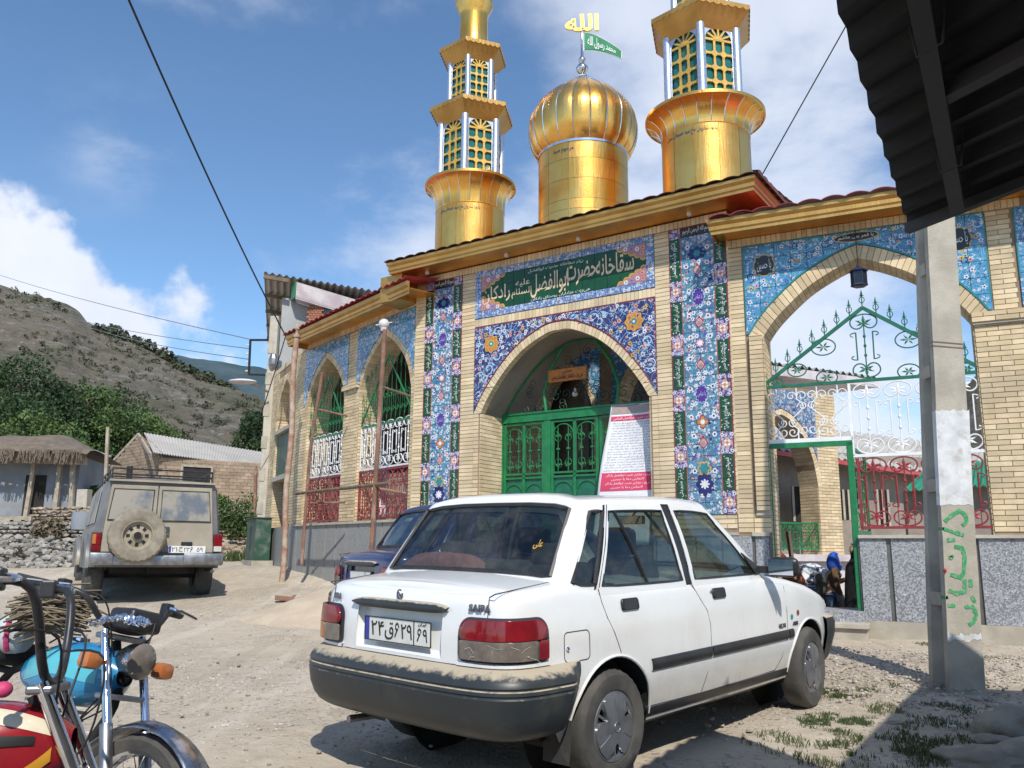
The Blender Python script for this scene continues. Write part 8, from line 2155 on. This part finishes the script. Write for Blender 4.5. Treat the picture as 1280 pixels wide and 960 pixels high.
# ------------------------------------------------------------------ people
def skinned(name,J,E_,mat,parent,sub=2,root=0):
 """one continuous surface grown round joints: J = [(x, y, z, r[, ry])]"""
 me=bpy.data.meshes.new(name);me.from_pydata([j[:3]for j in J],E_,[]);o=bpy.data.objects.new(name,me);COL.objects.link(o);o.parent=parent
 md=o.modifiers.new('skin','SKIN');sv=me.skin_vertices[0].data
 for i,j in enumerate(J):sv[i].radius=(j[3],j[4]if len(j)>4 else j[3]);sv[i].use_root=i==root
 md.use_smooth_shade=True;s_=o.modifiers.new('sub','SUBSURF');s_.levels=s_.render_levels=sub;me.materials.append(M[mat]);return o
def person(label,loc,rz,h,outfit,lean=0.0,stride=.0,look=0.0):
 """x is forward; h the standing height"""
 t=thing('person',label,'person',loc,rz,None);k=h/1.7;L=lambda x,y,z:(x*k+lean*max(0,z-.9)*k,y*k,z*k)
 def J(x,y,z,r,ry=None):a=L(x,y,z);return(*a,r*k)+((ry*k,)if ry else())
 hd=(.06+.10*lean,0,1.52)
 B=[J(0,0,.92,.13,.10),J(0,0,1.12,.13,.10),J(.01,0,1.32,.155,.10),J(.02,0,1.44,.06),J(.05,0,1.54,.075),J(.06,0,1.63,.085),J(.03,.17,1.37,.055),J(.10,.21,1.14,.042),J(.30,.10,1.24,.030),J(.36,.07,1.29,.026),J(.03,-.17,1.37,.055),J(.02,-.22,1.10,.042),J(.12,-.20,.90,.030),J(.16,-.19,.83,.026),J(stride*.5,.09,.86,.085),J(stride*.6+.03,.09,.48,.06),J(stride,.09,.09,.042),J(stride+.14,.09,.04,.036),J(-stride*.4,-.09,.86,.085),J(-stride*.3,-.09,.48,.06),J(-stride,-.09,.12,.042),J(-stride+.13,-.09,.05,.036)]
 E_=[(0,1),(1,2),(2,3),(3,4),(4,5),(2,6),(6,7),(7,8),(8,9),(2,10),(10,11),(11,12),(12,13),(0,14),(14,15),(15,16),(16,17),(0,18),(18,19),(19,20),(20,21)]
 b=skinned('body',B,E_,'skin',t)
 q=MB();c=Vector(L(.13,0,1.575));q.sphere(c,.020*k,8,6,1.1,.8,1.5)
 for s_ in(-1,1):q.sphere(L(.10,s_*.085,1.57),.02*k,6,4)
 q.build('face','skin',t,smooth=True);q=MB()
 for s_ in(-1,1):q.sphere(L(.125,s_*.032,1.605),.009*k,6,4)
 q.build('eyes','hair',t);q=MB();q.sphere(L(.125,0,1.525),.013*k,6,4,.6,1.6,.5);q.build('mouth','lamp_red',t)
 for side,i in((1,9),(-1,13)):
  w=Vector(B[i][:3]);d=(w-Vector(B[i-1][:3])).normalized();s_=Vector((0,1,0))
  for f in range(5):
   a=w+s_*(.016*(f-1.5)*k)+d*.015*k if f<4 else w-s_*.02*k*side;l=(.055,.065,.06,.048,.04)[f]*k;d2_=d if f<4 else(d-s_*.8*side).normalized()
   skinned('finger',[(*a,.008*k),(*(a+d2_*l*.55),.0075*k),(*(a+d2_*l+Vector((0,0,-.012*k))),.006*k)],[(0,1),(1,2)],'skin',b,1)
 tr=outfit['legs'];skinned('trousers',[J(0,0,.90,.15,.12)]+[(*v[:3],v[3]*1.28)for v in B[14:17]]+[(*v[:3],v[3]*1.28)for v in B[18:21]],[(0,1),(1,2),(2,3),(0,4),(4,5),(5,6)],tr,t)
 for i in(17,21):v=B[i];q=MB();q.sphere((v[0]-.03*k,v[1],v[2]),.06*k,10,6,1.9,.8,.7);q.build('shoe','shoe',t,smooth=True)
 ct=outfit['coat'];zl=outfit.get('hem',.62)
 skinned('coat',[J(0,0,zl,.20,.17),J(0,0,.95,.165,.13),J(.01,0,1.18,.165,.125),J(.015,0,1.36,.175,.11),J(.02,0,1.45,.07),J(.03,.185,1.37,.075),J(.10,.225,1.14,.06),J(.27,.12,1.22,.045),J(.03,-.185,1.37,.075),J(.02,-.235,1.10,.06),J(.11,-.205,.92,.048)],[(0,1),(1,2),(2,3),(3,4),(3,5),(5,6),(6,7),(3,8),(8,9),(9,10)],ct,t,root=1)
 if outfit.get('scarf'):
  q=MB()
  def sc(u,v):
   a=2*pi*u;z=1.34+.40*v;rr=(.125*sin(pi*min(1,v*.98+.02))**.45+.03*(1-v));x=.045+rr*cos(a)*1.05;
   if cos(a)>.62 and .38<v<.88:x=.045+rr*.62*cos(a)
   return L(x,rr*.92*sin(a),z)
  q.grid(sc,32,18);q.build('headscarf',outfit['scarf'],t,smooth=True)
 else:q=MB();q.sphere(L(.035,0,1.645),.105*k,14,8,1.05,.95,.9);q.build('hair','hair',t,smooth=True)
 if outfit.get('bag'):
  q=MB();q.T=Matrix.Translation(L(-.20,0,1.12));q.cbox(-.11*k,.06*k,-.15*k,.15*k,-.20*k,.20*k,.05*k);q.T=None;bo=q.build('backpack','bag_grey',t,smooth=True,angle=60);q=MB()
  for s_ in(-1,1):q.tube([L(-.12,s_*.09,1.30),L(.05,s_*.12,1.44),L(.14,s_*.12,1.30),L(.02,s_*.14,1.02)],.014*k,5)
  q.cbox(*[v for p in((-.33,-.26),(-.1,.1),(.95,1.12))for v in(p[0]*k,p[1]*k)],.02*k);q.build('straps','bag_grey',bo)
 return t
def yardz(x,y):return gz(x,y)
p=at(1041,720,12.0);person('child in a bright blue headscarf and brown coat walking with a grey backpack',(p.x,12,yardz(p.x,12)),radians(-12),at(1041,692,12).z-yardz(p.x,12),dict(legs='jeans',coat='coat_brown',scarf='scarf_blue',bag=1,hem=.55),0,.22)
p=at(1016,700,11.6);person('person in a rust brown jacket bending forward, cut off by the gateway jamb',(p.x-.10,11.7,yardz(p.x,11.7)),radians(188),1.46,dict(legs='jeans',coat='jacket_rust',hem=.75),.95,.05)
p=at(1064,700,11.5);t=thing('person','figure wrapped in a long black chador just behind the gateway post','person',(p.x+.10,11.5,yardz(p.x,11.5)),radians(170));hh_=at(1064,676,11.5).z-yardz(p.x,11.5);q=MB()
def chd(u,v):
 a=2*pi*u;z=v;prof=[(0,.27),(.3,.22),(.6,.19),(.76,.17),(.83,.10),(.9,.095),(.97,.07),(1,.0)];r_=interp(prof,v)*(1+.06*sin(5*a+3*v)*(1-v));return(r_*cos(a),r_*.95*sin(a),z*hh_)
q.grid(chd,40,30);q.build('chador','chador',t,smooth=True);q=MB();q.sphere((.055,0,hh_*.915),.055,12,8,1,.9,1.25);q.sphere((.115,0,hh_*.91),.012,6,4);q.build('face','skin',t,smooth=True)
# ------------------------------------------------------------------ motorcycles
def lw(mb,pts,r,n=10):mb.tube(c3(pts),r,n)
def c3(P,n=5):
 if len(P)<3:return P
 P=[Vector(p)for p in P];out=[]
 for i in range(len(P)-1):
  a,b,c,d=P[max(0,i-1)],P[i],P[i+1],P[min(len(P)-1,i+2)]
  out+=[.5*((2*b)+(c-a)*t+(2*a-5*b+4*c-d)*t*t+(3*b-a-3*c+d)*t**3)for t in[k/n for k in range(n)]]
 return out+[P[-1]]
def moto(label,loc,rz,tank,full):
 """x forward, y left, z up; origin under the front axle"""
 t=thing('motorcycle',label,'motorcycle',loc,rz,'motorcycles parked in the corner');t.rotation_euler=(radians(-5 if full else-13),0,rz);hz=.10 if full else 0
 def whl(x,nm):
  q=MB();R=.29;pts=[(R-.045,-.03),(R-.01,-.042),(R+.012,-.02),(R+.015,.0),(R+.012,.02),(R-.01,.042),(R-.045,.03)];n_=56;vs=[]
  for k in range(n_):
   a=2*pi*k/n_;vs+=[((rr-(.006 if 2<=i<=4 and k%2 else 0))*cos(a),y,(rr-(.006 if 2<=i<=4 and k%2 else 0))*sin(a))for i,(rr,y)in enumerate(pts)]
  q.add(vs,[(k*7+i,k*7+i+1,((k+1)%n_)*7+i+1,((k+1)%n_)*7+i)for k in range(n_)for i in range(6)]);w=q.build(nm,'tyre',t,smooth=True,angle=30,loc=(x,0,.305))
  q=MB();q.T=Matrix.Rotation(pi/2,4,'X');q.lathe([(R-.045,-.03),(R-.055,-.026),(R-.062,0),(R-.055,.026),(R-.045,.03)],48);q.build('rim','chrome',w,smooth=True);q=MB();q.T=Matrix.Rotation(pi/2,4,'X');q.lathe([(0,-.05),(.05,-.05),(.085,-.03),(.085,.03),(.05,.05),(0,.05)],24);q.build('hub','steel_dull',w,smooth=True);q=MB()
  for k in range(28):a=2*pi*k/28;q.tube([(.07*cos(a+(.5 if k%2 else-.5)),.03*(1 if k%4<2 else-1),.07*sin(a+(.5 if k%2 else-.5))),((R-.06)*cos(a),0,(R-.06)*sin(a))],.002,3)
  q.build('spoke','chrome',w,kind='stuff')
 whl(0,'front_wheel');whl(-1.22,'rear_wheel')
 for s_ in(-1,1):q=MB();lw(q,[(0,s_*.085,.305),(-.13,s_*.085,.62)],.022);o=q.build('fork_leg','steel_dull',t,smooth=True);q=MB();lw(q,[(-.115,s_*.085,.60),(-.27,s_*.085,.93)],.016);q.build('fork_tube','chrome',o,smooth=True)
 q=MB();q.cbox(-.30,-.24,-.10,.10,.905,.925,.006);q.build('fork_clamp','steel_dull',t);q=MB();q.cbox(-.215,-.155,-.10,.10,.70,.72,.006);q.build('fork_clamp','steel_dull',t)
 q=MB();vs=[];n=20
 for k in range(n+1):
  a=radians(10+140*k/n);vs+=[(.345*cos(a),y,.305+(.345-.9*y*y*8)*sin(a))for y in(-.06,-.045,0,.045,.06)]
 q.add(vs,[(k*5+i,k*5+i+1,(k+1)*5+i+1,(k+1)*5+i)for k in range(n)for i in range(4)])
 mg=q.build('mudguard','chrome_worn',t,smooth=True,solid=.003);q=MB()
 for s_ in(-1,1):lw(q,[(.30,s_*.06,.40),(.02,s_*.075,.33)],.006,5)
 q.build('mudguard_stay','chrome_worn',mg)
 q=MB();H=[(-.42,.36,1.06+hz),(-.38,.28,1.055+hz),(-.29,.20,1.04+hz),(-.265,.09,.95),(-.265,-.09,.95),(-.29,-.20,1.04+hz),(-.38,-.28,1.055+hz),(-.42,-.36,1.06+hz)];lw(q,H,.011);hb=q.build('handlebar','bar_dark',t,smooth=True)
 for s_ in(-1,1):
  q=MB();lw(q,[(-.37,s_*.27,1.055+hz),(-.425,s_*.385,1.06+hz)],.017);q.build('grip','black_rubber',hb,smooth=True);q=MB();lw(q,[(-.35,s_*.24,1.07+hz),(-.30,s_*.27,1.06+hz),(-.345,s_*.40,1.05+hz)],.007,6);q.build('lever','chrome',hb,smooth=True);q=MB();q.cbox(-.375,-.335,*sorted((s_*.225,s_*.265)),1.035+hz,1.085+hz,.006);q.build('switch_block','black_plastic',hb)
  if full:continue
  q=MB();q.cbox(-.235,-.17,*sorted((s_*.13,s_*.20)),.79,.85,.018);lw(q,[(-.21,s_*.09,.82),(-.21,s_*.14,.82)],.009,6);q.build('turn_signal','lamp_amber',t,smooth=True)
 if not full:
  q=MB();q.T=Matrix.Translation((-.17,0,.84))@Matrix.Rotation(radians(92),4,'Y');q.lathe([(.0,-.075),(.04,-.065),(.060,-.02),(.064,.035)],24);q.T=q.T;hl=q.build('headlight','chrome_worn',t,smooth=True);q=MB();q.T=Matrix.Translation((-.17,0,.84))@Matrix.Rotation(radians(92),4,'Y');q.lathe([(.064,.035),(.056,.044),(.035,.054),(0,.058)],24);q.build('lens','lamp_grey',hl,smooth=True)
  q=MB();q.cbox(-.29,-.16,-.075,.075,.94,1.02,.015);q.build('instrument_box','black_plastic',t,smooth=True,angle=50)
 q=MB()
 def tk(u,v,o=0):
  a=2*pi*u;x=-.20-.56*v;e=sin(pi*min(.985,max(.015,v)))**.42;w=(.135*e)*(1-.30*v)+o;hh2=(.135*e)*(1-.35*v)+o;return(x,w*abs(cos(a))**.75*(1 if cos(a)>0 else-1),.765+.02*(1-v)+hh2*abs(sin(a))**.8*(1 if sin(a)>0 else-1))
 q.grid(tk,40,24);tn=q.build('fuel_tank',tank,t,smooth=True,angle=70)
 def side_band(f0,f1,v0,v1,mt,nm,o,bend=0.0):
  for s_ in(0,1):
   q=MB()
   def g(i,j):vv=v0+(v1-v0)*i;uu=f0+(f1-f0)*j+bend*sin(pi*i);uu=uu if s_==0 else .5-uu;return tk(uu%1.0,vv,o)
   q.grid(g,24,8);q.build(nm,mt,tn,smooth=True)
 if full:side_band(.05,.125,.05,.86,'tank_cream','cream_stripe',.0015,.05);side_band(-.10,-.005,.30,.88,'tank_grey','grey_flash',.0015);side_band(-.05,.005,.06,.40,'tank_yellow','yellow_stripe',.003,-.07);side_band(.015,.045,.12,.55,'ink_black','badge',.004)
 else:side_band(-.06,.06,.1,.8,'tank_pale','pale_flash',.0015,.05)
 q=MB();lw(q,[(-.50,0,.88),(-.50,0,.905)],.035,14);q.build('fuel_cap','chrome',tn)
 q=MB();q.cbox(-1.45,-.78,-.13,.13,.78,.87,.035);q.build('seat','black_matte',t,smooth=True,angle=60)
 q=MB();lw(q,[(-.30,0,.90),(-.22,0,.68),(-.42,0,.42),(-.75,0,.30),(-.95,0,.42),(-1.22,0,.32)],.018);lw(q,[(-.28,0,.86),(-.85,0,.76),(-.95,0,.42)],.016);lw(q,[(-.85,0,.76),(-1.5,0,.80)],.014);q.build('frame','black_matte',t,smooth=True)
 q=MB();q.cbox(-.85,-.50,-.12,.12,.30,.50,.04);en=q.build('engine','steel_dull',t,smooth=True,angle=40);q=MB()
 for k in range(7):z=.50+.027*k;q.box(-.66+.01*k,-.50+.01*k,-.085,.085,z,z+.012)
 q.build('cylinder_fins','steel_dull',en,kind='stuff');q=MB();lw(q,[(-.50,-.05,.60),(-.40,-.10,.50),(-.50,-.14,.28),(-1.0,-.15,.27),(-1.5,-.16,.36)],.024);q.build('exhaust','chrome_worn',t,smooth=True)
 q=MB()
 for a in((-.33,.22,1.05),(-.33,-.22,1.05),(-.26,.05,1.0)):A_=Vector(a);lw(q,[A_,A_+Vector((.10,-a[1]*.3,-.02)),A_+Vector((.09,-a[1]*.8,-.2)),(-.24,-a[1]*.2,.72),(-.40,0,.60)],.003,6)
 q.build('control_cable','cable_black',t)
 return t
simple('tank_pale',(.10,.46,.55),None,5,.3)
moto('red and cream motorcycle with chromed fork, nearest in the corner, worn chrome mudguard',(-.84,2.17,gz(-.84,2.17)),radians(15),'tank_red',True)
mp2=(-1.31,3.02);moto('blue tanked motorcycle standing behind the red one, sticks and a sack tied on it',(mp2[0],mp2[1],gz(*mp2)),radians(-27),'tank_blue',False)
def bundle():
 c=at(66,768,3.45);rnd=random.Random(14);q=MB()
 for k in range(230):
  a=rnd.uniform(-.35,.35);b_=rnd.uniform(-.3,.3);y0_,z0_=rnd.gauss(0,.06),rnd.gauss(0,.038);l=rnd.uniform(.07,.125);d=Vector((cos(a),sin(a),b_)).normalized();p_=c+Vector((rnd.uniform(-.06,.06),y0_,z0_));m_=p_+Vector((0,0,.025));q.tube([p_-d*l,m_,p_+d*l],.0038,4)
 tag(q.build('stick_bundle','stick',kind=None),'bundle of dry brown sticks tied on the seat of the blue motorcycle','bundle')
 c=at(18,792,3.5);q=MB()
 def sk_(u,v):a=2*pi*u;rr=sin(pi*v)**.35*(1+.08*sin(7*a));return(c.x+.075*rr*cos(a),c.y+.08*rr*sin(a),c.z-.08+.16*v)
 q.grid(sk_,30,16);t=tag(q.build('sack','sack',smooth=True),'pale woven sack with a pink edge behind the sticks','sack');q=MB();q.tube([sk_(.78,v/8)for v in range(1,8)],.010,6);q.build('pink_edging','plastic_pink',t)
 c=at(2,795,3.7);q=MB();q.cbox(c.x-.07,c.x+.05,c.y-.05,c.y+.05,c.z-.08,c.z+.06,.015);tag(q.build('yellow_packet','plastic_yellow',smooth=True),'red and yellow packet at the picture edge beside the sack','packet')
 c=at(4,862,2.0);q=MB();q.sphere(c,.020,10,8,1,1,.9);tag(q.build('pink_cloth','plastic_pink',smooth=True),'small bright pink cloth knob on the red motorcycle','cloth')
def foil():
 c=at(150,780,2.98);rnd=random.Random(3);q=MB()
 def fl(u,v):x,y=u*2-1,v*2-1;return(c.x+.085*x,c.y+.06*y,c.z+.022*(1-x*x)+.018*noise.noise(Vector((x*4,y*4,2)))+.012*noise.noise(Vector((x*11,y*11,5))))
 q.grid(fl,30,22);tag(q.build('crumpled_foil','chrome',solid=.002),'crumpled silver wrapping laid over the instruments of the blue motorcycle','wrapping')
foil();bundle()
def rocks():
 for k,(px,py,r,fl,lb)in enumerate(((1268,915,.20,1.3,'large dark slab of rock in the shade beside the big pole'),(1228,952,.22,.55,'flat slab of stone at the bottom edge in the shade'),(1290,950,.2,.9,'dark rock at the corner of the picture'),(1240,925,.10,.5,'small stone between the slabs'),(1120,905,.06,.5,'small pale stone on the shaded grass'))):
  p=gpx(px,py);V,Fc=blob(1,50+k,4,1);q=MB();q.add([(p.x+v[0]*r*1.2,p.y+v[1]*r*.8,gz(p.x,p.y)+v[2]*r*fl*.6)for v in[tuple(Vector(w).normalized()*(1+.28*noise.noise(Vector(w).normalized()*1.6+Vector((k*3,0,0)))+.07*noise.noise(Vector(w).normalized()*6)))for w in V]],Fc);tag(q.build('rock','rock',smooth=True,angle=60),lb,'rock','rocks beside the concrete pole')
rocks()
